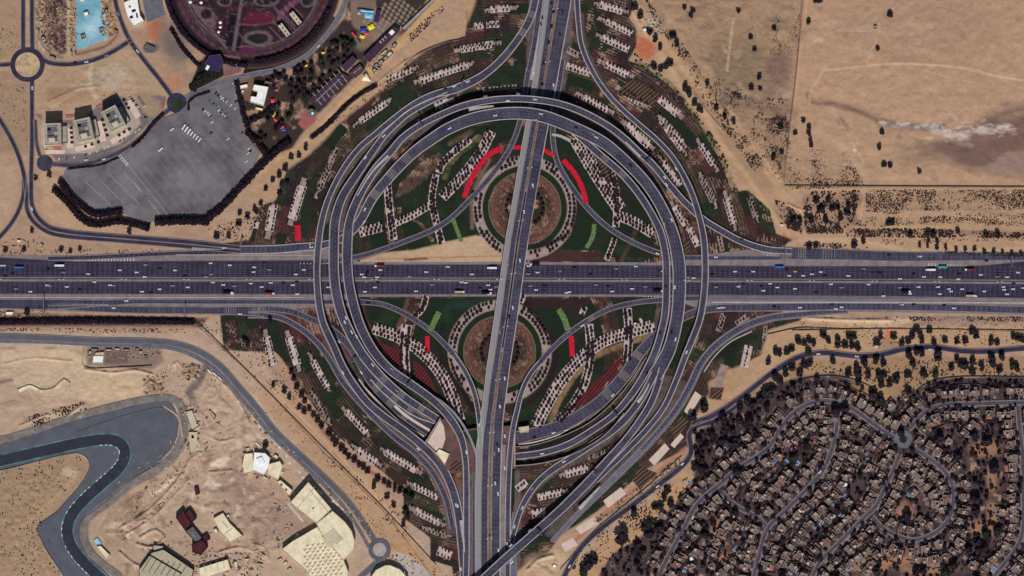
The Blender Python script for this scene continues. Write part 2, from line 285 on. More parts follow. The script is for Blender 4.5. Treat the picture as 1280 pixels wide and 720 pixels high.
# north-west of the motorway
for pts, c in (([(-60,-60),(27,-60),(27,55),(15,75),(-60,75)], S(156,130,104)), ([(50,85),(90,84),(150,62),(160,60),(210,120),(195,140),(160,150),(120,120),(60,140),(45,140)], S(164,138,112)), ([(-60,85),(10,90),(37,105),(37,190),(-60,190)], S(150,124,102)), ([(165,40),(205,22),(240,62),(250,70),(240,100),(230,115),(215,110)], S(160,128,106)), ([(-60,160),(25,220),(10,270),(-60,290)], S(172,142,120)), ([(50,210),(70,220),(110,275),(190,300),(90,290),(55,270)], S(172,142,114)), ([(45,300),(250,308),(150,316),(0,320),(0,300)], S(158,130,108))):
    poly(pts, c, 6, .9, 2)
blob(195,35,10,16, S(172,104,72), .9, .8, .4, 10); blob(220,55,17,34, S(98,94,92), .85, .9, .4, -25); blob(188,60,9,6, S(80,76,80), .9, .5, .4); blob(220,95,14,20, S(150,128,108), .6)
blob(218,103,8,9, S(176,118,88), .8); blob(240,80,8,10, S(168,136,110), .8)
blob(122,98,9,9, S(122,116,110), .8, .8, .5); blob(140,95,22,16, S(176,160,140), .6, .9, .4); line([(114,80),(113,110),(120,122)], 4, S(190,170,142), 4, .7); blob(85,118,26,10, S(146,114,92), .7, .9, .5); line([(72,130),(100,112),(128,98)], 2.5, S(182,156,126), 3, .7)
line([(206,122),(203,135)], 3, S(112,72,58), 2, .9)
# building pit, blue lagoon plot
poly([(45,0),(45,50),(58,70),(80,74),(100,70),(135,58),(148,44),(142,18),(137,-10),(45,-10)], S(158,132,108), 3, 1)
poly([(56,-10),(84,-10),(82,66),(74,70),(62,52),(55,30)], S(58,36,44), 2, 1, 1, .5); line([(49,-5),(48,45),(62,66),(78,72)], 2.5, S(112,92,88), 2, .8)
for k in range(170):
    x, y = rng.uniform(57,84), rng.uniform(-5,66); blob(x, y, rng.uniform(.6,2), rng.uniform(.6,2), S(*[(96,66,72),(34,22,34),(128,100,96),(74,48,58)][k%4]), .7, .6, .2)
for k in range(120):
    x, y = rng.uniform(96,133), rng.uniform(-5,56)
    if y < 62-(x-98)*.4: blob(x, y, rng.uniform(1,5), rng.uniform(.8,4), S(*[(150,194,206),(196,214,216),(78,132,154),(104,160,184)][k%4]), .4, .8, .5, rng.uniform(0,180))
for k in range(60):
    x, y = rng.uniform(128,148), rng.uniform(-5,48); blob(x, y, rng.uniform(.8,2.4), rng.uniform(.6,2), S(*[(186,150,112),(88,62,50),(140,100,66)][k%3]), .7, .6, .3)
for k in range(70):
    x, y = rng.uniform(44,55) if k%2 else rng.uniform(82,96), rng.uniform(-5,66); blob(x, y, rng.uniform(.6,1.6), rng.uniform(.6,2.4), S(*[(190,172,150),(84,66,62),(126,110,106)][k%3]), .7, .6, .2)
blob(35,81,12,12, S(190,166,138), .9, .4, .2)
for k in range(9): line([(57,-2+k*8),(82,k*8)], 1, S(84,56,58), 1.2, .6)
line([(86,0),(86,68)], 5, S(172,148,122), 2, .9); line([(89,0),(90,70)], 1.2, S(80,60,56), 1.2, .9)
poly([(95,-10),(122,-10),(128,12),(134,38),(133,48),(98,62),(94,50),(96,20)], S(112,160,178), 2, 1, 1); blob(112,38,10,12, S(172,200,206), .8, .9, .6); blob(124,25,8,10, S(150,190,202), .7, .9, .6); blob(103,15,8,10, S(86,140,160), .6, .9, .6)
line([(96,68),(135,56),(146,44)], 3, S(96,74,66), 2, .8, .5); line([(130,0),(142,30),(144,42)], 8, S(150,110,72), 3, .8, 2, .7)
# strips along the motorway and the west field
poly([(-60,394),(240,398),(300,400),(340,470),(420,560),(520,650),(600,720),(600,800),(-60,800)], S(172,147,126), 6, 1)
poly([(-60,388),(60,392),(260,397),(250,410),(-60,410)], S(112,86,76), 3, .95, 1.5); line([(-60,403),(245,402)], 8, S(48,32,38), 3, .95, 1, sm=False)
poly([(0,412),(240,416),(300,450),(330,490),(420,590),(480,660),(470,640),(400,560),(345,480),(250,415),(240,408),(0,408)], S(160,132,112), 4, .8, 2)
poly([(0,432),(105,430),(110,450),(180,465),(190,490),(150,500),(60,500),(0,470)], S(190,165,138), 10, .9, 3); blob(140,485,34,20, S(192,166,136), .8, .9, .3)
poly([(108,432),(200,432),(205,452),(190,462),(150,458),(108,458)], S(126,108,98), 4, .9, 1); poly([(132,440),(160,440),(160,454),(132,454)], S(98,80,76), 2, .7)
line([(105,460),(180,458)], 2, S(84,64,58), 1.5, .8); blob(215,458,10,9, S(168,138,118), .9); ring(215,459,3,5, S(194,170,148)); blob(190,483,11,8, S(126,98,82), .7, .9, .6); blob(237,464,9,7, S(120,92,80), .7, .9, .6)
line([(258,458),(248,478),(236,490),(242,502)], 9, S(104,92,90), 4, .9, 1); line([(0,478),(15,475)], 5, S(100,88,84), 3, .7)
line([(24,488),(38,482),(50,488),(65,488),(78,478),(84,474)], 5.5, S(200,182,150), 1.5, .95, .6, .5); line([(22,486),(37,481),(50,486),(66,484),(80,473),(88,478)], 1.2, S(70,56,52), 1, .9)
line([(30,525),(60,515),(105,503)], 3, S(112,88,72), 3, .7, 2, .8); line([(0,505),(20,500)], 1.2, S(110,90,80), 1.2, .7); line([(36,540),(55,525),(100,515)], 7, S(196,172,140), 5, .6, 3)
# building-site earth
blob(260,560,60,50, S(178,152,132), .6, .9, .4); blob(300,610,40,40, S(146,122,108), .7, .9, .4); blob(360,650,40,30, S(148,124,110), .8, .9, .4); blob(180,600,30,22, S(176,146,120), .6)
blob(165,632,12,13, S(128,96,72), .7, .8, .5); blob(155,640,20,14, S(150,124,104), .6); blob(170,665,18,13, S(188,162,140), .7, .7, .5); blob(150,670,20,18, S(160,130,108), .6)
for i in range(60):
    x, y = rng.uniform(120, 340), rng.uniform(500, 720)
    if x < 240 and y < 600 and x+y < 760: continue
    blob(x, y, rng.uniform(2, 9), rng.uniform(1.5, 6), S(*( (206,186,164) if rng.random() < .55 else (112,88,74))), .55, .8, .5, rng.uniform(0,180))
for i in range(26):
    x, y = rng.uniform(130, 330), rng.uniform(520, 715); a = rng.uniform(0, 3.1); l = rng.uniform(6, 20)
    line([(x,y),(x+l*math.cos(a),y+l*math.sin(a))], 1.3, S(*((198,176,152) if i%2 else (118,92,78))), 1.6, .6)
for k in range(5): line([(155+k*5,648-k*2),(190+k*4,622-k*3),(225+k*2,598-k*4)], 1.3, S(*((196,172,146) if k%2 else (112,88,74))), 1.5, .7)
for i in range(40):
    t = i/39; blob(270+t*200+rng.uniform(-4,2), 460+t*205+rng.uniform(-2,7)+(18*math.sin(t*3)), rng.uniform(.8,2.6), rng.uniform(.7,1.6), S(214,206,196), .8, .7, .3, 45)
poly([(380,640),(300,600),(290,570),(330,600)], S(176,146,122), 8, .6, 2)
line([(-60,551),(0,548),(95,519),(180,498),(214,496),(228,503),(234,527),(231,550),(220,571),(200,589),(169,606),(135,632),(111,651),(107,662),(109,676),(120,694),(155,722)], 5, S(112,104,102), 3, .9, 1)
line([(95,521),(150,505),(200,497)], 3, S(148,138,130), 2, .6)
for k in range(150):
    x, y = rng.uniform(120, 350), rng.uniform(495, 715)
    if x < 232 and x+y < 775: continue
    a = rng.uniform(0,3.1); l = rng.uniform(2,9); line([(x,y),(x+l*.5*math.cos(a)+rng.normal(),y+l*.5*math.sin(a)+rng.normal()),(x+l*math.cos(a),y+l*math.sin(a))], rng.uniform(.6,1.6), S(*((216,200,180) if rng.random() < .5 else (104,82,72))), 1.2, .55)
for x, y, rx, ry in ((275,577,12,4),(278,582,6,3),(262,604,8,5),(270,608,5,3),(290,600,6,3),(243,530,4,12),(246,560,4,10),(200,612,18,3),(210,604,14,2)): blob(x, y, rx, ry, S(212,194,170), .7, .7, .7, -20 if x > 215 else -38)
line([(258,520),(246,512),(240,500)], 3, S(150,124,106), 2, .7); line([(225,500),(232,540),(240,580),(235,600)], 2.5, S(150,122,102), 2, .6)
line([(-60,424),(50,425.2),(110,428),(190,430.5),(220,434),(247,443.5),(272,461),(297,488),(342,543),(377,576),(411,608),(434,634),(452,665)], 6, S(112,108,110), 1.6, .9)
# race track infield
poly([(0,587),(50,575),(98,566),(112,578),(108,597),(70,640),(48,658),(52,675),(80,730),(-60,730),(-60,590)], S(156,130,104), 3, 1, 1); line([(20,665),(60,630),(100,590)], 3, S(178,148,112), 3, .7); blob(88,590,8,6, S(186,162,136), .8)
line([(0,690),(30,680),(50,700)], 2, S(182,152,120), 2, .6)
# diagonal service strip between site road and planting
poly([(345,478),(400,520),(430,560),(470,600),(505,640),(520,680),(560,720),(600,760),(540,760),(470,690),(400,590),(350,530),(320,490)], S(172,138,108), 5, .9, 2)
line([(250,410),(300,455),(345,500),(400,560),(480,640),(540,720)], 1.2, S(78,64,56), 1.2, .8); line([(262,412),(320,468),(400,545),(470,620),(545,705)], 3, S(188,158,132), 3, .6)
line([(358,452),(380,500),(410,545),(450,580),(500,612)], 5, S(146,96,76), 3, .9, 1); blob(500,690,20,12, S(182,142,102), .8, .9, .3); poly([(490,690),(510,693),(540,720),(500,720)], S(176,170,164), 3, .8, 1)
# planted land round the junction: dark soil and groundcover
SOIL = S(50,40,38); OUT = [(592,-60),(585,15),(582,45),(560,52),(520,68),(505,85),(470,107),(430,135),(400,160),(380,190),(362,205),(345,250),(325,258),(312,300),(275,305),(310,322),(440,330),(440,372),(275,392),(280,438),(345,440),(358,455),(380,490),(415,540),(455,570),(505,612),(505,648),(515,655),(538,672),(538,700),(565,708),(575,780),(650,780),(665,720),(700,670),(745,640),(810,585),(860,560),(868,525),(885,500),(900,470),(960,440),(960,412),(1002,400),(1000,392),(820,372),(820,328),(975,310),(990,300),(970,292),(962,262),(935,238),(915,240),(900,200),(872,150),(840,110),(805,82),(785,76),(795,58),(795,38),(785,25),(792,8),(778,-60)]
poly(OUT, SOIL, 2, 1, .6)
mix(np.clip((N4-.5)*4, 0, 1)*(np.abs(G[...,0]-SOIL[0]) < .004), S(78,62,56), .7)
mixm = (np.clip((N2-.48)*5, 0, 1)*(np.abs(G[...,0]-SOIL[0]) < .02)); mix(mixm, S(36,44,32), .8)
def grid_mask(pts):
    ins = np.zeros(gx.shape, bool)
    for i in range(len(pts)):
        a, b = pts[i], pts[(i+1)%len(pts)]
        if a[1] != b[1]: ins ^= ((a[1] > gy) != (b[1] > gy)) & (gx < (b[0]-a[0])*(gy-a[1])/(b[1]-a[1])+a[0])
    return ins
ROWC = [((44,34,36),(84,62,54)),((30,38,30),(56,62,42)),((30,36,30),(36,46,32)),((60,36,38),(92,54,50)),((38,30,34),(60,48,44)),((52,44,38),(104,80,66))]
def rows(mask, cx, cy, ws, wr, per, seed, kinds):
    r = np.hypot(gx-cx, gy-cy); t = np.arctan2(gy-cy, gx-cx); ri = (r/wr).astype(int); ti = np.floor((t+3.3)*((ri+.5)*wr)/ws+ri*.37).astype(int); h = (ri*7349+ti*9151+seed*131) % 1009 / 1009.0
    ph = np.sin(2*np.pi*(r+N2*3)/per)*.5+.5; k = (h*len(kinds)).astype(int)
    for j, q in enumerate(kinds):
        m = mask & (k == j); a, b = np.array(S(*ROWC[q][0])), np.array(S(*ROWC[q][1])); w = np.clip((ph-.35)*2, 0, 1)*(.45+.55*(N4 > .47)); G[m] = a*(1-w[m][:,None])+b*w[m][:,None]
rows(grid_mask(OUT), 640, 342, 34, 13, 3.4, 3, [0,1,0,2,3,4,0,5,1,4,5])
LAWN = S(28,40,28); BR = S(98,74,62)
for pts in ([(620,60),(650,30),(668,20),(655,110),(600,110),(560,125),(600,100)],[(706,88),(738,96),(760,120),(800,150),(840,195),(858,222),(845,225),(800,180),(760,145),(730,125),(705,115)],
  [(515,160),(480,180),(445,230),(420,290),(398,300),(400,270),(420,225),(455,180),(490,140),(560,112),(585,105),(560,128)],[(380,180),(400,168),(430,140),(470,112),(520,90),(580,75),(620,62),(600,95),(520,125),(470,155),(430,195),(400,260),(390,300),(370,300),(382,240),(395,205)],
  [(400,430),(415,470),(440,510),(480,545),(520,575),(545,600),(558,650),(552,700),(520,640),(480,590),(430,540),(400,500),(385,450)],[(860,200),(885,235),(905,275),(940,295),(960,305),(900,305),(890,260),(870,215)],
  [(728,5),(748,-10),(752,60),(735,60)],[(760,130),(850,190),(880,240),(900,285),(880,290),(872,240),(840,190),(800,155),(760,122)]):
    poly(pts, LAWN, 3, .42, 1.5)
line([(800,80),(840,108),(868,145),(895,185),(918,235)], 6, S(64,82,44), 3, .8, 1, .5)
CG = S(106,94,94)
for pts, op in (([(664,-60),(722,-60),(714,60),(706,112),(660,112),(658,70)],.75),([(566,588),(650,588),(652,640),(648,800),(576,800),(578,650)],.8),([(800,470),(838,470),(868,480),(846,520),(806,568),(748,622),(695,676),(680,668),(730,605),(768,560),(785,520)],.6),([(820,385),(850,385),(835,450),(815,480),(790,478)],.6)): poly(pts, CG, 2, op, .6, .3)
for pts, w in (([(590,104),(540,122),(500,146),(470,168),(440,200),(418,240),(404,275)],13),([(520,150),(488,178),(465,208),(444,240),(432,275)],26),([(640,132),(590,139),(550,150),(515,168)],14),([(640,130),(700,140),(760,168),(810,215),(838,270)],12),([(410,415),(430,455),(455,495),(490,535),(530,570),(555,610),(568,660)],20),([(725,20),(730,60),(760,116),(800,156),(842,196),(866,245)],8.5),([(650,640),(662,616),(690,590),(740,562),(790,520)],12)):
    line(pts, w, CG, 2, .62, .8, .35)
# inside of the ring
INN = [(640,156),(700,164),(745,192),(785,232),(812,275),(822,322),(450,324),(447,285),(490,215),(540,172),(590,158)]
INS = [(455,373),(822,373),(815,420),(790,455),(750,500),(700,528),(645,545),(640,720),(600,720),(598,545),(575,530),(545,500),(500,460),(465,410)]
rows(grid_mask(INN), 656, 260, 40, 22, 3.2, 5, [2,2,2,1,0,4,2]); rows(grid_mask(INS), 624, 440, 40, 22, 3.2, 8, [2,2,2,1,3,4,2]); poly(INN, LAWN, 1.5, .5, 0); poly(INS, LAWN, 1.5, .5, 0)
for k in range(30):
    p = (rng.uniform(460,820), rng.uniform(170,520)); blob(*p, rng.uniform(6,18), rng.uniform(4,10), S(40,58,36), .5, .9, .4, rng.uniform(0,180))
poly([(450,325),(480,316),(520,312),(560,302),(595,294),(622,300),(632,304),(630,328),(450,330)], S(178,150,122), 2, 1, .6); line([(470,324),(545,322),(628,320)], 2, S(128,98,78), 2, .6); line([(506,325),(533,323)], 3, S(98,64,54), 1.5, .9)
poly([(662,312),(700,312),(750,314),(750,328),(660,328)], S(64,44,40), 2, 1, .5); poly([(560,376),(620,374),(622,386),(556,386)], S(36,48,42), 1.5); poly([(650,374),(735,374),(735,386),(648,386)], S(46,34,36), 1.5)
poly([(535,540),(552,527),(566,545),(572,575),(576,600),(560,640),(548,590),(560,565)], S(118,72,60), 2, 1); poly([(532,552),(550,526),(555,545),(556,560),(545,562)], S(172,158,150), 1.5); poly([(564,575),(577,578),(577,600),(558,590)], S(56,44,32), 1.5, 1)
for cx, cy in ((656,260),(624.5,440)):
    ring(cx, cy, 0, 65, S(150,132,126), 1.5); ring(cx, cy, 0, 54, S(29,41,29), 1.5); ring(cx, cy, 0, 43, S(104,70,62), 1.2, 1); ring(cx, cy, 37.5, 39, S(72,50,48), 1.2, .8, .6); ring(cx, cy, 0, 34, S(66,52,48), 1.2); ring(cx, cy, 30.5, 32, S(120,92,72), 1.2, .8, .8); ring(cx, cy, 26, 28, S(112,86,66), 1.2, .8, .8); ring(cx, cy, 0, 24, S(50,40,38), 1.5)
    for r_ in (27,29.5,32,34.6): ring(cx, cy, r_-.6, r_+.5, S(112,86,66), 1.1, .75, .7); ring(cx, cy, r_+.6, r_+1.6, S(44,36,34), 1.1, .8)
    ring(cx, cy, 44, 45.2, S(140,116,102), 1, .8); ring(cx, cy, 53, 54.2, S(170,150,140), 1, .8)
    for k in range(150):
        a = rng.uniform(0, 6.283); r = rng.choice([28,29.5,31,33,36,39,42]); blob(cx+r*math.cos(a), cy+r*math.sin(a), 1.1, 1.1, S(*((44,34,34) if rng.random() < .65 else (140,104,86))), .8, .6, .1)
for k in range(9): line([(606+k*2.6,418),(604+k*2.6,460)], .8, S(104,66,54), 1, .8)
# trimming back: gardens' own beds beyond the circles
line([(612,200),(592,240),(590,285)], 4, S(128,98,82), 2, .7)
for pts, w, c in (
 ([(556,222),(562,205),(575,190),(590,180),(598,172)], 7, S(86,88,56)),
 ([(815,417),(777,432),(745,445),(722,466),(702,495),(688,526)], 7, S(136,110,82)), ([(730,187),(745,210),(760,236)], 9, S(60,42,36)), ([(562,180),(590,164)], 6, S(96,76,60)), ([(515,272),(530,285),(540,300)], 3, S(98,74,56)),
 ([(498,408),(505,390),(510,372)], 5, S(92,70,56)), ([(760,418),(756,395),(750,378)], 5, S(92,70,56)), ([(777,326),(790,300),(796,285)], 5, S(90,68,56))):
    line(pts, w, c, 2, .9, .5, .5)
line([(655,375),(672,398),(689,425),(694,450),(686,478),(665,500),(652,508)], 6, S(40,26,34), 2, .95); line([(560,450),(568,470),(580,492),(592,512)], 7, S(30,26,30), 2, .9); line([(668,310),(690,303),(712,290),(722,265),(722,245)], 5, S(38,30,32), 2, .9)
line([(555,405),(548,430),(556,455)], 5, S(34,28,32), 2, .8)
rows(grid_mask([(494,248),(500,230),(522,206),(548,190),(556,198),(535,222),(512,240)]), 656, 300, 60, 60, 3.4, 2, [5]); rows(grid_mask([(735,183),(748,190),(770,222),(776,240),(764,240),(750,215)]), 656, 260, 60, 60, 3.4, 2, [5]); rows(grid_mask([(778,455),(792,452),(768,490),(738,512),(710,525),(728,503),(752,480)]), 600, 400, 60, 60, 3.4, 2, [3])
# residential quarter
DIST = [(868,540),(905,522),(945,492),(975,478),(1000,470),(1040,466),(1085,482),(1105,500),(1118,505),(1135,492),(1170,474),(1290,468),(1400,468),(1400,800),(720,800),(745,720),(765,690),(800,668),(830,640),(868,600)]
poly(DIST, S(74,60,61), 4, 1, 1); mix(np.clip((N4-.52)*5, 0, 1)*(np.abs(G[...,0]-S(74,60,61)[0]) < .012), S(44,38,40), .8)
mix(np.clip((N2-.58)*5, 0, 1)*(np.abs(G[...,0]-S(74,60,61)[0]) < .012), S(112,88,82), .7)
poly([(700,720),(740,690),(800,640),(858,590),(868,600),(830,645),(800,672),(765,692),(745,725)], S(172,136,104), 3, 1, 2)
poly([(860,540),(905,505),(960,470),(1000,448),(1060,452),(1130,445),(1290,445),(1290,470),(1170,472),(1135,490),(1118,507),(1085,480),(1040,464),(975,475),(905,520)], S(152,122,94), 4, 1, 2)
poly([(960,415),(1000,402),(1060,400),(1290,400),(1400,400),(1400,432),(1200,434),(1130,430),(1070,440),(1000,440),(960,462),(890,515),(860,545),(870,520),(900,470),(950,445)], S(170,138,108), 4, 1, 2)
line([(1005,398),(1050,400),(1100,404),(1150,398)], 7, S(190,164,136), 5, .8, 2); line([(1000,412),(1140,411),(1280,414)], 1.2, S(90,70,60), 1.2, .8); poly([(1130,395),(1290,396),(1290,404),(1150,406)], S(140,118,106), 3, .8, 1)
blob(1112,422,6,9, S(190,112,80), .9, .7, .5); blob(1112,432,12,7, S(140,118,106), .8); blob(1090,485,22,14, S(166,136,100), .7)
for x, y, rx, ry in ((895,668,6,20),(905,700,14,10),(893,650,5,9),(1130,640,14,10),(1230,560,18,10),(1240,600,7,18),(1225,660,14,12),(1110,700,40,9),(1140,688,8,8),(1240,640,7,14),(1170,555,12,5),(1085,710,22,7),(1155,712,30,6)):
    blob(x, y, rx, ry, S(158,118,92), .85, .8, .7)
poly([(640,720),(665,700),(700,690),(760,690),(700,725),(690,760),(640,760)], S(172,144,116), 3, 1, 1); blob(690,700,25,10, S(190,164,134), .7, .9, .5)
line([(858,560),(820,592),(780,622),(745,652),(712,682)], 5, S(160,112,86), 2.5, .9, 1); line([(850,582),(800,615),(765,640),(740,655)], 1.4, S(78,60,52), 1.5, .8)
for p in ((905,440),(930,425)): blob(*p, 18, 8, S(30,34,28), .9, .7, .3, -30)
poly([(885,478),(912,460),(930,466),(925,480),(900,500),(888,498)], S(168,134,104), 3, .95, 1); poly([(888,484),(903,484),(900,500),(886,498)], S(74,52,46), 1.5)
# amusement park, north gardens
poly([(300,100),(320,94),(345,90),(385,72),(412,45),(432,20),(440,-60),(560,-60),(520,30),(480,60),(430,110),(390,150),(365,185),(350,190),(330,195),(308,172)], S(56,46,44), 3, 1, 1)
mix(np.clip((N2-.56)*6, 0, 1)*(np.abs(G[...,0]-S(56,46,44)[0]) < .012), S(166,132,112), .9)
poly([(435,-20),(480,-20),(475,25),(500,30),(480,60),(460,50),(440,30)], S(130,108,96), 3, .8, 2); blob(455,52,12,10, S(132,104,88), .8); blob(437,53,9,8, S(30,52,32), 1, .3, .2)
poly([(300,95),(318,98),(316,128),(305,125),(302,110)], S(120,88,76), 2, .9)
poly([(470,-20),(546,-20),(505,36),(470,12)], S(58,50,48), 2, 1)
for i in range(-12, 16):
    line([(430+i*6,-40),(505+i*6,42)], 1, S(58,50,50), 1, .0)
for a in range(11):
    for b in range(12):
        x, y = 476+a*5.2-b*2.6+8, -26+a*3.9+b*4.8
        if 12 < y+.75*(x-470) and y < -1.25*(x-548)-4 and y < 38 and y > .85*(x-478)-22: blob(x, y, 2.2, 2.2, S(142,122,108), .95, .3, .1, 35)
line([(560,-10),(520,32),(500,55),(460,95),(410,150),(375,185),(330,215)], 9, S(186,150,108), 3, 1, 1); line([(590,-10),(575,30),(540,50),(510,70),(475,105),(430,140),(385,185),(330,225),(320,250)], 14, S(170,138,110), 4, 1, 2)
line([(470,105),(440,125),(410,155),(390,170)], 6, S(46,44,42), 2.5, .95, 1.5)
blob(484,55,20,6, S(140,118,100), .8, .8, .6, -40); poly([(380,140),(397,148),(392,155),(380,162),(372,155)], S(152,86,84), 1.5)
# flower garden (round)
GC = (315,-27); ring(*GC, 0, 112, S(54,40,46), 2); ring(*GC, 100, 107, S(34,24,36), 2); ring(*GC, 92, 99, S(84,58,68), 1.5, 1, .4); ring(*GC, 86, 91, S(84,66,74), 1.5, .9)
for k in range(22):
    a = 20+k*6.6; ring(*GC, 94.5, 97.5, S(122,68,76), 1, .7, 0, a, a+3)
ring(*GC, 70, 84, S(60,38,50), 1.5, .95, 0, 95, 160); ring(*GC, 84.5, 86, S(128,108,110), 1, .9)
for k in range(300):
    a = math.radians(rng.uniform(98, 175)); r = rng.uniform(60, 83); blob(GC[0]+r*math.cos(a), GC[1]+r*math.sin(a), .9, .9, S(*((36,26,34) if rng.random() < .6 else (128,62,84))), .9, .5, .1)
for k in range(260):
    a = math.radians(rng.uniform(10, 170)); r = rng.uniform(20, 84); c = [(100,38,60),(48,28,38),(84,56,64),(36,38,32),(96,78,82),(34,26,34)][int(rng.integers(6))]
    blob(GC[0]+r*math.cos(a), GC[1]+r*math.sin(a), rng.uniform(1,3), rng.uniform(1,2.4), S(*c), .65, .5, .3, rng.uniform(0,180))
line([(236,0),(250,20),(265,38),(283,60)], 3, S(122,98,100), 1.5, .9); line([(302,0),(297,30),(292,62)], 4, S(112,98,108), 1.2, 1); line([(300,30),(320,31),(345,26),(355,15)], 1.3, S(150,96,88), 1.2, .9)
poly([(288,14),(296,14),(290,58),(282,58)], S(30,26,32), 1.2); poly([(300,33),(304,33),(300,62),(294,62)], S(30,26,32), 1.2); poly([(240,5),(262,10),(272,22),(268,36),(258,34),(245,18)], S(116,96,98), 2, .9); blob(258,17,6,6, S(38,24,36), .95, .3, .3)
for x, y, rx, ry in ((323,48,18,10),(333,0,16,8),(281,2,9,6),(385,0,9,9),(341,52,0.5,0.5)): blob(x, y, rx, ry, S(124,104,112), .9, .25, .1); blob(x, y, rx*.8, ry*.75, S(36,42,34), 1, .25, .3)
poly([(308,15),(340,15),(345,26),(330,30),(308,30)], S(104,36,60), 1.5, .9, .5); poly([(300,58),(316,60),(318,65),(300,64)], S(110,30,84), 1.5, .9, .5); line([(350,18),(362,8),(372,0)], 7, S(122,72,96), 1.5, .8)
for k in range(12):
    t = k/11; x0, y0 = 338+t*26, 40-t*34; line([(x0-3,y0-3),(x0+14,y0+14)], 1.1, S(*((150,112,124) if k%2 else (74,34,54))), 1, .85)
line([(338,3),(352,20),(362,30),(370,38)], 3, S(108,80,96), 1.3, .8)
ring(*GC, 0, 22, S(104,96,104), 1.5); ring(*GC, 112, 121, S(34,34,34), 1.5, 1, 0, 25, 95); ring(*GC, 117.5, 119, S(116,112,110), 1, .9, 0, 25, 93)
blob(263,80,16,12, S(34,26,40), 1, .3, .3, -30); poly([(250,76),(278,66),(280,95),(262,104),(240,116),(236,110)], S(32,34,34), 2, 1); poly([(280,68),(300,70),(302,90),(280,97)], S(120,82,88), 2, .9)
for k in range(240):
    a = math.radians(rng.uniform(8, 172)); r = rng.uniform(18, 92); a2 = a+rng.uniform(-.12,.12); line([(GC[0]+r*math.cos(a), GC[1]+r*math.sin(a)), (GC[0]+(r+3)*math.cos(a2), GC[1]+(r+3)*math.sin(a2))], .9, S(*[(128,106,110),(30,20,30),(110,48,66),(46,40,42)][k%4]), 1, .7)
sl_ = box(200,-50,430,90); rr_ = np.hypot(gx[sl_]-GC[0], gy[sl_]-GC[1]); G[sl_] *= np.where(rr_ < 100, .74, 1)[...,None]
# lots and aprons painted soft
poly([(42,142),(52,142),(55,185),(75,205),(100,204),(130,196),(165,175),(200,142),(205,120),(180,118),(165,125),(140,118),(100,150),(52,150)], S(104,98,102), 2.5, .95, 1); blob(180,130,26,14, S(164,136,110), .8, .6, .5, 30)
poly([(52,150),(66,150),(100,160),(130,150),(170,130),(176,155),(150,180),(110,192),(66,192),(52,180)], S(168,154,140), 2, .9, .5); blob(68,180,12,5, S(160,104,84), .9, .4, .2)
# final earth texture
for k, (c, s_) in enumerate(((6, .05), (2.6, .07))): G *= (1+(vnoise(c, 300+k)-.5)*2*s_)[...,None]
G *= (1+(N1-.5)*.22)[...,None]
# build the sheet (outer rows of vertices run on to the horizon)
ex = np.array([9000, 3000, 900, 250]); AX = np.concatenate([XS[0]-ex, XS, XS[-1]+ex[::-1]]); AY = np.concatenate([YS[0]-ex, YS, YS[-1]+ex[::-1]])
C = np.pad(G, ((4,4),(4,4),(0,0)), mode='edge')
for k in range(4):
    for sl in ((k, slice(None)), (-1-k, slice(None)), (slice(None), k), (slice(None), -1-k)): C[sl] = S(164,136,112)
nx, ny = len(AX), len(AY); vx, vy = np.meshgrid(AX, AY); V = np.stack([(vx-640)*U, (360-vy)*U, np.zeros_like(vx)], -1).reshape(-1, 3)
RL = np.zeros(gx.shape)
def relief(pts, amp, cell, seed, soft=10):
    m = grid_mask(pts).astype(float)
    for _ in range(soft): m = np.minimum(m, (np.roll(m,1,0)+np.roll(m,-1,0)+np.roll(m,1,1)+np.roll(m,-1,1)+m)/5)
    RL[:] += m*np.abs(fbm(cell, seed, 4)-.5)*2*amp
relief([(240,470),(262,480),(300,520),(340,570),(305,560),(300,590),(350,620),(350,690),(300,690),(270,640),(230,630),(215,640),(200,680),(160,680),(125,665),(135,640),(180,612),(215,590),(235,570),(230,510)], 4.5, 19, 401)
relief([(1010,-40),(1330,-40),(1330,225),(985,225)], 2.2, 26, 402); relief([(820,0),(1000,0),(985,230),(960,220),(900,120)], 2.5, 16, 403); relief([(0,435),(100,435),(180,466),(180,490),(90,505),(0,515)], 2.5, 18, 404)
relief([(0,600),(90,580),(100,595),(40,655),(70,720),(0,720)], 2.5, 9, 405); relief([(655,708),(680,696),(698,700),(690,725)], 5, 12, 406); relief([(50,95),(150,75),(195,110),(120,125),(60,135)], 2.5, 14, 407); relief([(1010,395),(1280,396),(1280,412),(1010,410)], 2, 9, 408,4)
def ridge(pts, w, h):
    s = smooth(pts, 6) if len(pts) > 2 else np.array(pts, float); sl = box(s[:,0].min(), s[:,1].min(), s[:,0].max(), s[:,1].max(), w*2+2); d = np.full(gx[sl].shape, 1e9)
    for i in range(len(s)-1): d = np.minimum(d, segd(gx[sl], gy[sl], s[i], s[i+1]))
    RL[sl] = np.maximum(RL[sl], h*np.exp(-(d/w)**2)*(.55+.9*N4[sl]))
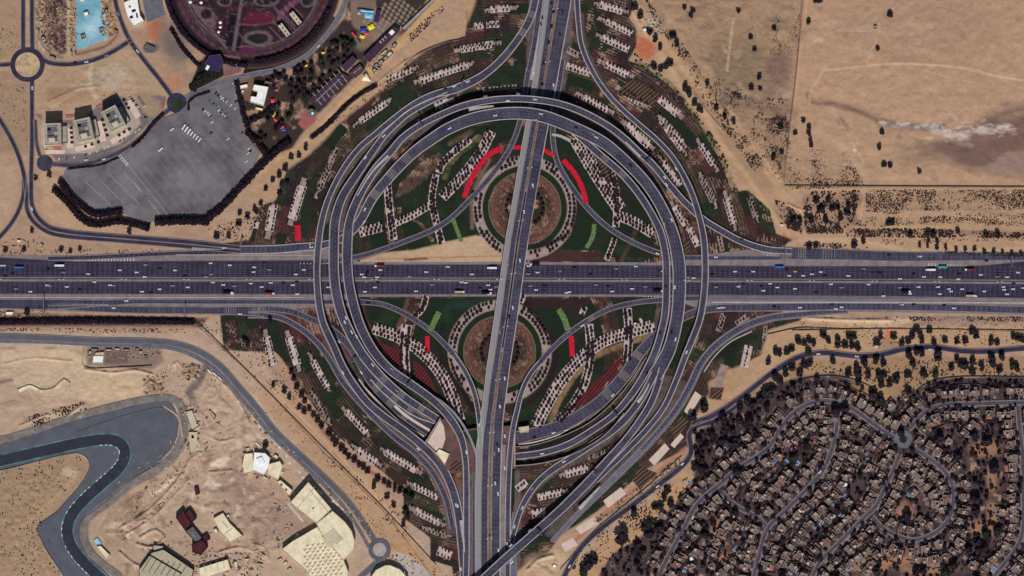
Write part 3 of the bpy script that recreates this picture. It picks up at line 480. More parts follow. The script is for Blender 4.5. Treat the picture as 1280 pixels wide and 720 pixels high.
for a in (([(150,660),(180,642),(205,620),(228,592)],1.8,4),([(158,668),(188,650),(212,626),(236,600)],1.5,3.4),([(168,652),(185,649)],1.5,3),([(232,585),(240,572),(250,566)],2,4),([(262,590),(290,588)],1.3,3),([(262,545),(275,552),(292,548)],1.5,3),([(175,672),(195,662),(205,672),(190,684),(172,680)],1.8,4),([(150,690),(168,705),(190,712)],1.5,3),([(262,500),(272,492),(268,484)],1.3,3),([(268,470),(288,488),(300,505),(312,530)],2,3.6),([(110,462),(140,466),(170,463),(190,468)],1.6,3),([(205,508),(222,520),(228,545)],1,2.6),([(275,690),(300,684),(320,690)],1.4,3),([(315,680),(330,684),(336,700)],1.4,3),([(85,520),(105,506),(100,520)],1.5,3),([(25,532),(60,518)],1.3,2.4),([(660,712),(672,700),(690,694)],2,4),([(1012,398),(1060,400),(1110,400)],1.6,3),([(985,255),(1000,262)],1.3,2.4),([(790,12),(800,30)],1.3,2),([(868,118),(884,140),(905,165)],1,2.2),([(780,-5),(800,18),(822,50)],1.2,2.2),([(415,150),(470,105),(505,78),(540,60)],1,2),([(5,455),(40,448),(90,452)],1.5,1.6),([(215,457),(222,452),(228,460)],1.2,2.6),([(180,484),(188,476),(198,482)],1.4,3.2),([(232,460),(242,458),(240,468)],1.4,3),([(60,128),(95,112),(120,108)],1.6,2)): ridge(*a)
RLp = np.pad(RL, 4).reshape(-1); V[:,2] = -0.06+RLp
i = np.arange(ny-1)[:,None]*nx+np.arange(nx-1)[None]; F = np.stack([i, i+nx, i+nx+1, i+1], -1).reshape(-1)
me = bpy.data.meshes.new('ground'); me.vertices.add(len(V)); me.vertices.foreach_set('co', V.ravel().astype(np.float32)); nf = (nx-1)*(ny-1)
me.loops.add(nf*4); me.loops.foreach_set('vertex_index', F.astype(np.int32)); me.polygons.add(nf); me.polygons.foreach_set('loop_start', np.arange(0, nf*4, 4, dtype=np.int32)); me.update(calc_edges=True)
ca = me.color_attributes.new('earth', 'FLOAT_COLOR', 'POINT'); ca.data.foreach_set('color', np.concatenate([C, np.ones(C.shape[:2]+(1,))], -1).astype(np.float32).ravel())
gm = bpy.data.materials.new('desert_earth'); gm.use_nodes = True; n = gm.node_tree.nodes; l = gm.node_tree.links; b = n['Principled BSDF']; b.inputs['Roughness'].default_value = .95; b.inputs['Specular IOR Level'].default_value = .1
at = n.new('ShaderNodeAttribute'); at.attribute_name = 'earth'; g = n.new('ShaderNodeNewGeometry'); t = n.new('ShaderNodeTexNoise'); t.inputs['Scale'].default_value = .35; t.inputs['Detail'].default_value = 8; t.inputs['Roughness'].default_value = .7
mr = n.new('ShaderNodeMapRange'); mr.inputs['From Min'].default_value = .3; mr.inputs['From Max'].default_value = .7; mr.inputs['To Min'].default_value = .9; mr.inputs['To Max'].default_value = 1.1
mx = n.new('ShaderNodeVectorMath'); mx.operation = 'SCALE'; l.new(g.outputs['Position'], t.inputs['Vector']); l.new(t.outputs['Fac'], mr.inputs['Value']); l.new(at.outputs['Color'], mx.inputs[0]); l.new(mr.outputs[0], mx.inputs['Scale']); l.new(mx.outputs[0], b.inputs['Base Color'])
t2 = n.new('ShaderNodeTexNoise'); t2.inputs['Scale'].default_value = .05; t2.inputs['Detail'].default_value = 9; bp = n.new('ShaderNodeBump'); bp.inputs['Strength'].default_value = .5; bp.inputs['Distance'].default_value = 5; l.new(g.outputs['Position'], t2.inputs['Vector']); l.new(t2.outputs['Fac'], bp.inputs['Height']); l.new(bp.outputs['Normal'], b.inputs['Normal'])
me.materials.append(gm); go = bpy.data.objects.new('ground', me); COL.objects.link(go); tag(go, 'pale desert ground with dark planted soil round the junction', 'ground', kind='structure')
# ------------------------------------------------------------ roads
ROADS = {}
def groad(key, pts, w, label, lanes=2, m='asphalt', edge=.9, edgem='conc', dash=True, line_=True, z0=None):
    """road on the ground: edge strip, asphalt, painted lines. pts rows: x, y (, half-lift z)"""
    z = z0 if z0 is not None else nz(); s = smooth([(p[0], p[1], 0, p[2] if len(p) > 2 else w) for p in pts]); ROADS[key] = (s, z, w)
    wv = s[:,3]/2; a = MB(); strip(a, s, -wv, wv, z); o = a.build('road', m); tag(o, label, 'road', kind='structure')
    if edge:
        e = MB()
        for sg in (-1, 1): beam(e, s, sg*wv, sg*(wv+edge), z+.12, -.2)
        e.build('kerb', edgem, o)
    k = MB()
    if line_:
        for sg in (-1, 1): strip(k, s, sg*(wv-.35), sg*(wv-.1), z+.02)
    if dash:
        for i in range(1, lanes):
            dashes(k, np.column_stack([off(s, (i/lanes*2-1)*wv), np.zeros(len(s))]), 0, z+.02)
    if k.v: k.build('lane_markings', 'dash', o)
    return o
def bridge(key, pts, label, lanes=2, m='asphalt_mid', name='flyover_bridge', thick=1.6, ext=None, lay=None):
    """elevated carriageway: rows x, y, z, width (asphalt). Low stretches stand on a bank, high ones on piers"""
    s = smooth(pts, 3.5); s[:,2] += nz()*.3+.6; ROADS[key] = (s, 0, s[:,3].mean()); wv = s[:,3]/2; ed = .8
    root = empty(name, W(s[0][0], s[0][1], 0), label=label, cat='flyover'); root.matrix_world  # Empty at the start of the ramp
    ox, oy, _ = W(s[0][0], s[0][1])
    def part(mb, nm, mm):
        mb.v = [(x-ox, y-oy, z) for x, y, z in mb.v]; return mb.build(nm, mm, root)
    zt = s[:,2]; zb = np.where(zt > 4.2, zt-thick, np.clip(zt-thick, -1, None)*np.clip((zt-3.4)/.8, 0, 1)-.3*(1-np.clip((zt-3.4)/.8, 0, 1)))
    d = MB(); beam(d, s, -(wv+ed), wv+ed, zt-.08, zb); part(d, 'deck', 'conc')
    r = MB(); strip(r, s, -(wv-.1), wv-.1, zt); part(r, 'roadway', m)
    for sg in (-1, 1):
        p = MB(); beam(p, s, sg*(wv-.2), sg*(wv+ed), zt+np.where(zt > 1.2, .95, .15), zt-.05); part(p, 'parapet', 'parapet')
    k = MB(); s2 = s.copy()
    for sg in (-1, 1): strip(k, s, sg*(wv-.9), sg*(wv-.65), zt+.03)
    for i in range(1, lanes): dashes(k, np.column_stack([off(s, (i/lanes*2-1)*(wv-.7)), s[:,2]]), 0, .03)
    part(k, 'lane_markings', 'dash')
    L = arclen(s); t = 8
    while t < L[-1]:
        q, dd = at_arc(s, L, t)
        if q[2] > 4.4:
            c = MB(); x, y, _ = W(q[0], q[1]); c.cyl(x, y, .9, -.3, q[2]-thick+.1, 8); c.box(x-1.6, x+1.6, y-1.6, y+1.6, q[2]-thick-.7, q[2]-thick+.05); part(c, 'pier', 'conc')
        t += 26
    return root
def bars(key, x, y, n, sp=1.6, w=.35, mname='bars'):
    s, z, ww = ROADS[key]; i = int(np.argmin(np.hypot(s[:,0]-x, s[:,1]-y))); L = arclen(s); mb = MB()
    for k in range(n):
        q, d = at_arc(s, L, L[i]+k*sp); wd = q[3] if len(q) > 3 else ww; nn = (d[1], -d[0]); quad(mb, q[0], q[1], nn, wd-1, w, (q[2]+.05 if not z else z+.03))
    return mb
# --- motorway: concrete strips, two main carriageways
def band(name, xs, y0, y1, z, m, **k):
    X = np.arange(-60, 1341, 10.) if k.get('full') else np.arange(xs[0], xs[-1]+1, 5.); X = X[(X >= xs[0]) & (X <= xs[-1])]
    a = np.interp(X, xs, y0); b = np.interp(X, xs, y1); mb = MB(); v = []
    for i in range(len(X)): v += [W(X[i], a[i], z), W(X[i], b[i], z)]
    mb.add(v, [(2*i, 2*i+1, 2*i+3, 2*i+2) for i in range(len(X)-1)]); return mb.build(name, m)
zc = nz(); o = band('verge', [-60,0,90,160,240,300,390,440,450,640,830,880,975,1120,1200,1280,1340], [319,318.5,319,315.5,311.5,306,304,322,327.5,327.5,328,318,308,314,318,323,326], [386,386.5,389.5,391.5,393.5,394,384,384,371,370.5,371,388,389,390.5,392,394,395], zc, 'conc'); tag(o, 'dusty pinkish grey concrete strip lying under and between the motorway carriageways', 'verge', kind='structure')
z = nz(); NX = [-60,0,90,160,300,400,440,640,800,960,1200,1235,1290,1340]; NT = [321.5,321.5,326.5,326.2,325.6,325,330.5,330.4,331.4,332.2,332.8,331,325.5,325]; NB = [346.4,346.5,346.5,346.7,346.9,347,347,347.2,347.9,348.6,349.6,349.8,350,350]
nm = band('road', NX, NT, NB, z, 'asphalt'); tag(nm, 'northern dark carriageway of the wide motorway with six lanes', 'road', kind='structure')
SX = [-60,0,400,640,800,880,960,1120,1280,1340]; S0 = [351.7,351.7,351.8,352,352.4,352.7,353,354,354.8,355]; S1 = [367.7,367.7,368,368.1,368.4,368.8,369.5,370.5,373,373]
z2 = nz(); sm_ = band('road', SX, S0, S1, z2, 'asphalt'); tag(sm_, 'southern dark carriageway of the wide motorway', 'road', kind='structure')
z3 = nz(); o = band('road', [805,840,880,960,1120,1180], [369,369,369,369.7,370.6,371.5], [369.5,372.5,375,375.3,374.3,372], z3, 'asphalt_pale'); tag(o, 'pale worn merging lane along the south edge of the motorway east of the ring', 'road', kind='structure')
mk = MB(); ZM = z3+.03
for (XX, A, B, n, xr) in ((NX, NT, NB, 6, (-50,1330)), (SX, S0, S1, 5, (-50,1330))):
    for i in range(n):
        x = xr[0]
        while x < xr[1]:
            bb = np.interp(x, XX, B); yy = (bb-2.3-i*2.9) if n == 6 else (np.interp(x, XX, A)+2.6+i*2.9)
            if np.interp(x, XX, A)+.8 < yy < bb-.8: quad(mk, x, yy, (1,0), 2.0, .36, ZM)
            x += 6.25
for XX, A, o_ in ((NX, NT, .5), (NX, NB, -.5), (SX, S0, .5), (SX, S1, -.5)):
    s = np.array([(x, np.interp(x, XX, A)+o_) for x in range(-60, 1341, 20)]); strip(mk, s, -.12, .12, ZM)
mk.build('lane_markings', 'dash', nm)
# chevrons in the noses
def chev(pts, n, s0, s1, w, parent, zz):
    mb = MB(); s = smooth(pts, 2) if len(pts) > 2 else smooth(pts, 2); L = arclen(s)
    for k in range(n):
        t = k/max(n-1,1); q, d = at_arc(s, L, t*L[-1]); h = s0*(1-t)+s1*t; nn = (d[1], -d[0])
        for sg in (-1, 1):
            ex_, ey = nn[0]*sg*.7-d[0]*.7, nn[1]*sg*.7-d[1]*.7; quad(mb, q[0]+ex_*h*.3, q[1]+ey*h*.3, (ex_, ey), h*.62, w, zz)
    mb.build('chevron_markings', 'white', parent)
chev([(92,326.4),(168,324.4)], 20, .7, 3.4, .8, nm, ZM+.03); chev([(1208,331.6),(1160,330.6)], 13, .7, 3.6, .8, nm, ZM+.03); chev([(278,312),(240,310.6)], 22, .8, 3.4, .5, nm, ZM+.75)
chev([(376,329.3),(410,329.2)], 9, 1.4, 1.4, .9, nm, ZM+.03); chev([(830,371),(806,370.6)], 7, 2.4, 1.4, .8, nm, ZM+.06); chev([(858,370.3),(872,370.3)], 5, 1.6, 1.6, .8, nm, ZM+.06)
chev([(68,379.8),(135,381)], 30, .5, 2.2, .5, nm, ZM+.8); chev([(1015,388.4),(978,389.6)], 16, .6, 2.2, .6, nm, ZM+.8); chev([(960,318.5),(972,320)], 5, 2.2, 1.2, .6, nm, ZM+.8)
# median: barrier and pale strip
s = np.array([(x, (np.interp(x, NX, NB)+np.interp(x, SX, S0))/2) for x in range(-60, 1341, 20)]); mb = MB(); beam(mb, s, -.35, .35, 1.2, .2); o = mb.build('crash_barrier', 'grey2'); tag(o, 'long dark crash barrier along the middle of the motorway', 'barrier')
mb = MB(); s = np.array([(x, 371.6) for x in range(-60, 400, 20)]); strip(mb, s, -.6, .6, ZM+.4); s = np.array([(x, np.interp(x, [880,1120,1280,1340],[377.8,378,378.6,379])) for x in range(890, 1341, 20)]); strip(mb, s, -1, 1, ZM+.4)
s = np.array([(x, np.interp(x, [280,400],[318.6,319])) for x in range(220, 396, 10)]); strip(mb, s, -.5, .5, ZM+.4); o = mb.build('verge', 'conc_pale'); tag(o, 'pale bleached concrete strips between motorway and side roads', 'verge', kind='structure')
# --- side roads along the motorway
groad('ncl', [(60,323),(120,321.4),(160,319.4),(200,317.4),(240,316),(285,315),(300,314.5)], 4.4, 'narrow slip road leaving the north side of the motorway in the west', 2)
groad('scu', [(-60,379.5,11),(0,379.8,11),(60,380.5,12),(130,378.6,7),(170,377,4.9),(240,377.2,4.9),(400,377.4,5),(450,377.4,5),(480,381,5),(510,394.5,5),(540,415,5),(560,435,5),(572,450,5)], 5, 'side road south of the motorway that curves in to the round garden', 2, m='asphalt_mid')
groad('scl', [(60,384,4),(130,386.2,7),(170,387.2,8),(230,387.6,8.2),(270,388,8.2),(315,388.6,11),(330,389,12)], 8, 'wide side road along the south edge of the motorway in the west', 3, m='asphalt_mid')
groad('g', [(310,386.2,6),(340,386.2,6),(365,389.5,6),(390,399.5,6),(415,412,6),(435,431,7),(447,449,8),(458,467,10),(472,484,13),(490,502,16),(510,518,17),(538,537,17)], 7, 'sunken approach road running under the ring to the western tunnel mouth', 3, m='asphalt_mid')
groad('h', [(310,394),(330,394.2),(350,397),(375,410),(395,427),(412,449),(427,475),(448,501),(470,524),(492,545),(520,567),(542,592),(557,622),(566,660)], 5.4, 'outermost curved slip road on the south-west side', 2, m='asphalt_mid', edge=1.3)
groad('ncr', [(1340,322,7),(1280,321,8),(1200,320.5,10),(1120,320.6,11),(1060,318.5,12),(1000,317,14),(975,316,14)], 12, 'wide side road north of the motorway in the east', 4, m='asphalt_mid')
groad('ncr2', [(990,322.5,4.4),(940,322.4,4.6),(885,322.3,4.8),(850,321.8,5),(820,315,5),(780,297,5),(755,280,5),(732,257,5),(712,230,5),(697,203,5),(692,182,5),(691,160,5),(694,135,5),(699,105,5),(703,75,5)], 5, 'inner loop ramp north-east of the crossing', 2, m='asphalt_mid', edge=1)
groad('scr', [(1340,388,8),(1280,387.4,8),(1200,385,8),(1120,383.6,8),(1040,383.2,8.4),(960,384,8.4),(900,385,8),(880,387.4,8),(860,394,8),(838,406,8.5),(815,424,10),(797,445,12),(780,470,13),(750,502,13),(715,525,13),(690,536,13.5),(645,547.5,14)], 8.5, 'side road curving from the motorway to the eastern tunnel mouth', 4, m='asphalt_mid', edge=1.1)
groad('p', [(1060,389.5,3),(1030,390.5,5),(1000,393,7),(960,398,8),(927,410,8),(895,432,8),(877,453,8),(862,484,8),(845,513,8),(823,540,7.5),(802,563,7),(780,585,7),(750,615,6.5),(720,645,5),(690,677,4)], 7, 'pale slip road leaving the motorway towards the south', 2, m='asphalt_pale', edge=1.2)
groad('p2', [(1060,389.2,2.5),(1030,390.3,4),(1000,392.7,5),(960,397.7,5.6),(927,409.6,5.6),(895,431.6,5.6),(877,452.6,5.6),(862,483,5.6),(845,512,5),(823,539,4),(802,562,3)], 5, 'darker lanes in the middle of the pale southern slip road', 2, m='asphalt_mid', edge=0)
groad('p3', [(940,414),(912,428),(893,446),(880,465)], 1.6, 'pale footway beside the southern slip road', 1, m='conc_pale', edge=0, dash=False, line_=False)
groad('knw', [(400,327),(445,321.5),(475,313),(505,302),(535,290),(560,275.5),(585,252),(607,228),(625,205),(640,180),(650,152),(656,118),(661,85)], 5, 'inner loop ramp north-west of the crossing', 2, m='asphalt_mid', edge=1)
groad('r2', [(661,90,5.4),(668,55,5.6),(672,25,5.6),(677,-5,5.6),(684,-60,5.6)], 5.6, 'narrow carriageway west of the lattice strip at the north edge', 2, m='asphalt_mid')
groad('kse', [(880,372.5),(845,373.5),(825,375),(790,379),(760,387),(735,400),(712,416),(690,436),(674,454)], 5, 'inner loop ramp south-east of the crossing', 2, m='asphalt_mid', edge=1)
groad('south_pale', [(644,640,5),(640,680,8),(640,720,11),(640,770,12)], 9, 'pale bare strip of road at the south edge', 1, m='asphalt_pale', dash=False)
# --- flyovers
bridge('ring_a', [(676,-60,.4,8.4),(669,0,.4,8.4),(662,24,.4,8.4),(649.5,46,.5,8),(631,70,.5,8),(612,88,.5,8),(595,99.5,.6,8.6),(568,111.5,.6,9),(540,119,.6,6.6),(519,129,.6,6),(494,147,.8,6),(470,167,1,6),(450,184,1.4,6),(432,207,2.6,6),(417,234,5,6),(406,263,7.2,6.4),(399,300,8.8,7),(396.7,350,9,7.2),(403,399,8.8,7.6),(417.5,433,8.2,8),(428.6,458,7.6,8),(440,477,7.2,8),(460,503,6.6,8),(481,521,6.2,8),(505,538,6,8),(527,556,5.8,8.5),(550,580,4,9),(565,610,2.4,9),(572.5,640,1.2,9),(577,680,.5,9),(580,720,.4,9),(583,780,.4,9)], 'outermost western ring flyover crossing the motorway on the left', 2)
bridge('ring_b', [(560,117,.8,4),(530,131,.8,5),(510,142,.8,6),(494,156,.9,6),(480,170,1.2,6.5),(467,188,2.2,7.5),(447,217,4.8,9),(428,247,7.2,9.5),(419.5,275,8.6,10.5),(418,300,9.2,11),(418.6,350,9.2,11),(426,388,9,11),(436,412,8.4,10.5),(449.5,437,7.2,10.5),(465,458,5.4,10),(485,479,3,9),(507,497.5,1.3,8.5),(527,511,.6,8),(548,525,.5,8)], 'middle western flyover that drops into the tunnel trench', 3)
bridge('ring_c', [(990,314,.5,6.5),(960,312,.5,7),(927,302,.9,7),(900,287.5,1.2,7),(880,275,1.6,7),(855,252,2.4,7),(838,233,3.4,7),(815,205,5.6,7),(800,192,7,7),(780,173,9,7),(760,158,10.6,7),(730,141.5,12.2,7),(700,130.5,13,7),(670,125.4,13,7),(640,124,12.6,7),(610,126.3,11.8,7),(580,132.5,10.8,7),(555,142,9.8,6.6),(525,157,9,6.6),(503,173,8.6,7),(487,192,8.4,8),(469,212.5,8.2,8.6),(451,242,8.2,9),(438.5,272,8.4,9.5),(434.8,300,8.8,11),(436,350,9,11),(447.5,399,9,11),(457,421,8.6,10.5),(469,441,8.2,10),(488,462,7.6,9.6),(513,479.5,7,9),(538,497.5,6.6,8.5),(554.5,513,6.6,8),(569,532,6.7,8),(577.5,550,6.8,7.4),(582,576,6.4,6.4),(583,605,5,6.4),(583,650,2.6,6.4),(583,690,1,6.4),(582,735,.5,6.4),(582,780,.4,6.4)], 'long outer ring flyover sweeping from the north-east round to the south', 3)
bridge('ring_d', [(712,161,10,5),(733,179,9.4,7),(750,194,9,7.5),(780,220.5,8.6,7.5),(800,245,8.6,7.5),(815,269,8.8,7.5),(825,290,9,8),(831.6,320,9.2,8),(832.6,350,9.2,8),(831,392,9,8),(827,412,8,8),(820.5,435,6.2,8),(809,461,4,8),(795.5,484,2.4,7.6),(786,497,1.6,7.2),(768,517.5,.8,7),(740,538,.6,7),(709,556,.5,7),(675.5,566.5,.5,7),(645,570.5,.5,7)], 'inner eastern ring flyover dropping to the eastern tunnel', 2)
bridge('ring_e', [(300,312.3,.5,9),(345,311.6,.5,9),(375,309,.5,9),(403,306.5,.5,8),(430,297,.5,8),(448,279,.5,10),(466,247,.7,11),(482,227,1.2,11.5),(500,207,2.4,12),(518,190,4,12),(535,177.5,6,12.6),(560,161.5,8.6,13.2),(595,148,11,13.8),(640,142,12,14),(677,145.4,12,14),(715,159.5,11.4,14),(745,173.5,11,13.5),(760,183,10.6,13),(788,208,10,12.5),(808,230,9.6,12.5),(822,251,9.4,12.5),(834,275,9.4,13),(842.5,300,9.4,14),(848,330,9.4,15),(848.8,355,9.4,15),(846.8,390,9,14.6),(843,412,8.4,14.6),(836,437,7.4,15),(826,457,6.4,16),(818,470,5.6,17)], 'broad ring flyover passing over the north bridge and down the east side', 4)
bridge('ring_m', [(818,466,5.6,8),(809,484,4.6,8),(797,504,3.4,8),(781,524,2.2,8),(762,541,1.4,7.6),(740,555.5,.9,7),(717,570.5,.6,7),(692,586,.6,7),(673,602,.6,6.6),(659,621,.6,6.4),(650.5,638,.6,6),(643.6,660,.6,5.6),(638.5,682,.6,5),(637,705,.5,4)], 'eastern slip ramp bending back to the south carriageway', 2)
bridge('ring_n', [(828,460,5.4,7.4),(820,487,4.4,7.4),(812,506,3.8,7.4),(799,527,3.4,7.4),(781,551,3.6,7.6),(760,574.5,4.6,8.4),(740,597,6.4,9.4),(720,617.5,8.4,9.6),(700,637,10.4,9.4),(677,657.5,12.2,9.2),(655,677,13,9.2),(640,690,13,9.2),(625,703.5,13,9.2),(600,727,12.6,9.2),(570,755,12,9.2)], 'diagonal flyover in the south crossing above all carriageways', 2)
bridge('ring_f', [(717,-60,.5,6),(721,0,.5,5.6),(723,28,.5,5.4),(727,57,.6,5.4),(741,90,.7,5.2),(758,115.5,.8,5.2),(777,136,.9,5.2),(798,155,1,5.2),(821,175,1.4,5.4),(840,196,2.4,5.6),(854,219,4.4,6),(866,246,6.8,6.2),(874,273,8.4,6.6),(879.4,300,9.2,7),(881,340,9.2,7.2),(879,372,9,7.2),(874,400,8.2,7.2),(865,424,7,7),(856,446,5.4,6.8),(844,478,3,6.4),(829,510,2,6),(808,537,1.6,6),(786,560,1.8,6),(764,582,3,5.4),(745,601,5,4.6)], 'narrow outer eastern flyover with one dark lane pair', 1)
bridge('k_sw', [(566,442,.5,5),(572,450,.6,5),(580,462,2,5),(588,478,4,5),(592.5,490,5.4,5),(597,510,6.6,5),(599.5,530,6.7,5),(601,560,6.7,4)], 'short ramp from the south-west loop up to the lattice strip', 2)
bridge('k_se', [(676,452,.5,5),(667,462,1.6,5),(658,476,3.6,5),(652,491,5.2,5),(646.5,512,6.4,5.4),(641,537,6.6,5.6),(637.4,570,6,5.8),(635.4,610,4.6,5.8),(634.6,660,2.2,5.8),(634.5,700,.8,5.8),(634.5,780,.5,5.8)], 'eastern carriageway beside the southern part of the bridge', 2)
# --- north-south bridge: one long thing, cross-section read off the plan
NSY = [-60,0,50,100,150,200,250,300,350,400,460,523,560,620,720,780]
NSZ = [1.2,1.2,1.2,1.2,1.6,3,5.8,8.6,9.6,9.6,8.8,7.8,7.5,5.6,1.8,1.4]
prof = dict(pale=(692,683.5,677.5,671,662.5,653.5,645,636,629,621.5,612.5,605,599.5,598.6,599,599), sb=(698,690,683.6,676.5,668,659.3,650.8,642,635.4,628.7,619.3,610.3,607.4,605.6,605.2,605), nb=(714,706,697.6,689,680,671,662.6,654.5,647.5,640.5,631.2,623.2,621.4,619.8,619.4,619))
def ns(k, y0=-60, y1=780): return np.array([(np.interp(y, NSY, prof[k]), y, np.interp(y, NSY, NSZ)) for y in np.arange(y0, y1+1, 5.)])
L0 = ns('pale'); R0 = ns('nb'); wl = np.interp(L0[:,1], NSY, [3.6,3.6,3.6,3.4,3.2,3,3,3,3,3,3,3,3,3.2,3.4,3.4]); wn = np.interp(L0[:,1], NSY, [7.4,7.2,6.8,6.4,5.6,5.2,5,4.8,4.8,4.8,4.8,4.8,4.6,4.6,4.6,4.6]); ws = np.interp(L0[:,1], NSY, [2.7,2.7,2.8,2.8,2.7,2.6,2.6,2.6,2.6,2.6,2.8,3.2,3.3,3.5,3.7,3.7])
root = empty('road_bridge', (0,0,0), label='long north to south road bridge through the middle of the junction', cat='bridge')
cen = np.column_stack([(L0[:,0]-wl+R0[:,0]+wn)/2, L0[:,1], L0[:,2]]); hw = (R0[:,0]+wn-L0[:,0]+wl)/2+1.3; zt = cen[:,2]
mb = MB(); beam(mb, cen, -hw, hw, zt-.1, np.where(zt > 4.2, zt-2, -.3)); mb.build('deck', 'conc', root)
mb = MB(); S_ = ns('sb'); strip(mb, S_, -ws, ws, zt+.05); mb.build('roadway', 'asphalt_mid', root)
mb = MB(); strip(mb, R0, -wn, wn, zt+.05); mb.build('roadway', 'asphalt_mid', root)
mb = MB(); strip(mb, L0, -wl, wl, zt+.05); mb.build('lattice_strip', 'checker', root)
for c, sg in ((0,1), (0,-1)):
    mb = MB(); beam(mb, cen, sg*(hw-.9), sg*hw, zt+.95, zt-.05); mb.build('parapet', 'parapet', root)
for a_, b_ in ((S_, ws), (R0, -wn)):
    mb = MB(); e = np.column_stack([off(a_, -np.abs(b_)-.7)if a_ is S_ else off(a_, np.abs(b_)+.7), a_[:,2]]); beam(mb, e, -.35, .35, zt+.9, zt-.05); mb.build('median_wall', 'verge', root)
mid = np.column_stack([(S_[:,0]+ws+R0[:,0]-wn)/2, S_[:,1], S_[:,2]]); mb = MB(); q_ = (mid[:,1] < 240) | (mid[:,1] > 440)
for lo, hi in ((-60, 235), (440, 780)):
    m2 = mid[(mid[:,1] >= lo) & (mid[:,1] <= hi)]; mb = MB(); strip(mb, m2, -1.1, 1.1, m2[:,2]+.06); mb.build('planted_median', 'olive', root)
mb = MB(); m2 = mid[(mid[:,1] >= 240) & (mid[:,1] <= 435)]; strip(mb, m2, -.9, .9, m2[:,2]+.06); mb.build('median_gap', 'dark', root)
mb = MB()
for q, w_, n in ((S_, ws, 2), (R0, wn, 3)):
    for i in range(1, n): 
        qq = np.column_stack([off(q, (i/n*2-1)*w_), q[:,2]]); dashes(mb, qq, 0, .09)
mb.build('lane_markings', 'dash', root)
for y in (222, 246, 270, 322, 349.3, 374, 398, 422, 446, 470, 500):
    for k, o_ in ((0, 7), (1, -7)):
        x = np.interp(y, cen[:,1], cen[:,0])+o_; zz = np.interp(y, NSY, NSZ); c = MB(); X_, Y_, _ = W(x, y); c.cyl(X_, Y_, 1.3, -.3, zz-1.9, 10); c.build('pier', 'conc', root)
groad('ns_w', [(592,560,1),(591.5,600,2),(592,650,3),(592,700,3.4),(592,780,3.4)], 3, 'thin dark planted strip of road west of the lattice strip', 1, m='asphalt_mid', edge=.5, dash=False)
s = np.array([(np.interp(y, [0,100,560,720],[705,690,629,627.6]), y) for y in range(555, 781, 8)]); mb = MB(); zz = np.interp(s[:,1], NSY, NSZ); strip(mb, s, -2.6, 2.6, zz-.02); o = mb.build('verge', 'conc'); tag(o, 'pinkish concrete strip between the two eastern carriageways in the south', 'verge', kind='structure')
# --- tunnel walls and the raised plateau between the tunnel mouths
mb = MB(); mb.prism(P2([(532,552.5),(550.5,523),(556,524),(575,538),(598,534),(640,532),(645,541),(644,585),(620,590),(585,590),(565,592),(548,577)]), -.4, 6.2); o = mb.build('terrain', 'plateau'); tag(o, 'raised plateau carrying the bridge above the two tunnel mouths', 'terrain', kind='structure')
for pts, m_, nm_, lab in (([(534,552.5),(550.5,525),(555,533),(557,548),(553,560),(545,563)],'slab','paving','pale plaza behind the western tunnel mouth'),([(578,540),(597,537),(598,558),(592,560)],'lawn','lawn','small lawn wedge between the joining ramps'),([(566,574),(577,577),(578,588),(562,588)],'brownrow','planting_bed','dark ribbed bed on the plateau')):
    mb = MB(); mb.prism(P2(pts), 6.1, 6.35); tag(mb.build(nm_, m_), lab, 'ground', kind='structure')
for pts, w, m_, lab in (([(448,474),(462,492),(482,512),(505,530),(530,546)],2.6,'slab','tan strip along the wall of the western trench'),([(493,507),(507,519),(522,529),(537,538)],3.4,'slab','tan island between the sunken western lanes'),([(463,474),(478,490),(498,507),(520,521),(545,530)],1.6,'gore','grey divider between the sunken western lanes'),([(648,556),(670,552.5),(700,543),(735,524)],2.2,'slab','tan shoulder of the sunken eastern road'),([(700,544),(735,524),(765,498),(790,470),(805,450)],1.6,'gravel','gravel strip beside the sunken eastern road')):
    s = smooth([(a, b) for a, b in pts], 3); mb = MB(); beam(mb, s, -w/2, w/2, 1.25, -.1); tag(mb.build('verge', m_), lab, 'verge', kind='structure')
def wallob(pts, h, t, label, nm='retaining_wall', m='conc_pale', z0=-.4):
    s = smooth([(x,y) for x,y in pts], 4); mb = MB(); beam(mb, s, -t/2, t/2, h, z0); o = mb.build(nm, m); return tag(o, label, 'wall')
wallob([(531.2,553.6),(550.6,522.4)], 7, 1, 'straight pale wall above the western tunnel mouth')
wallob([(643.4,541.5),(643.6,583)], 7, 1.2, 'straight pale wall above the eastern tunnel mouth')
wallob([(455,482),(470,498),(488,516),(508,535),(531,553)], 6, .7, 'curved retaining wall on the south side of the western trench')
wallob([(644,582),(675,579),(709,570),(738,556),(762,538),(780,516)], 7, .7, 'curved retaining wall on the south side of the eastern trench')
wallob([(644,558.5),(665,556.5),(700,546),(735,529),(765,504),(790,474),(808,446)], 4, .6, 'thin pale wall between the two sunken eastern roads')
mb = MB(); mb.prism(P2([(648,562),(670,560.5),(700,551),(735,533),(735,535),(700,554),(665,564.5),(648,565)]), 0, 1); o = mb.build('hedge', 'hedge'); tag(o, 'dark narrow planting between the two sunken eastern roads', 'hedge')
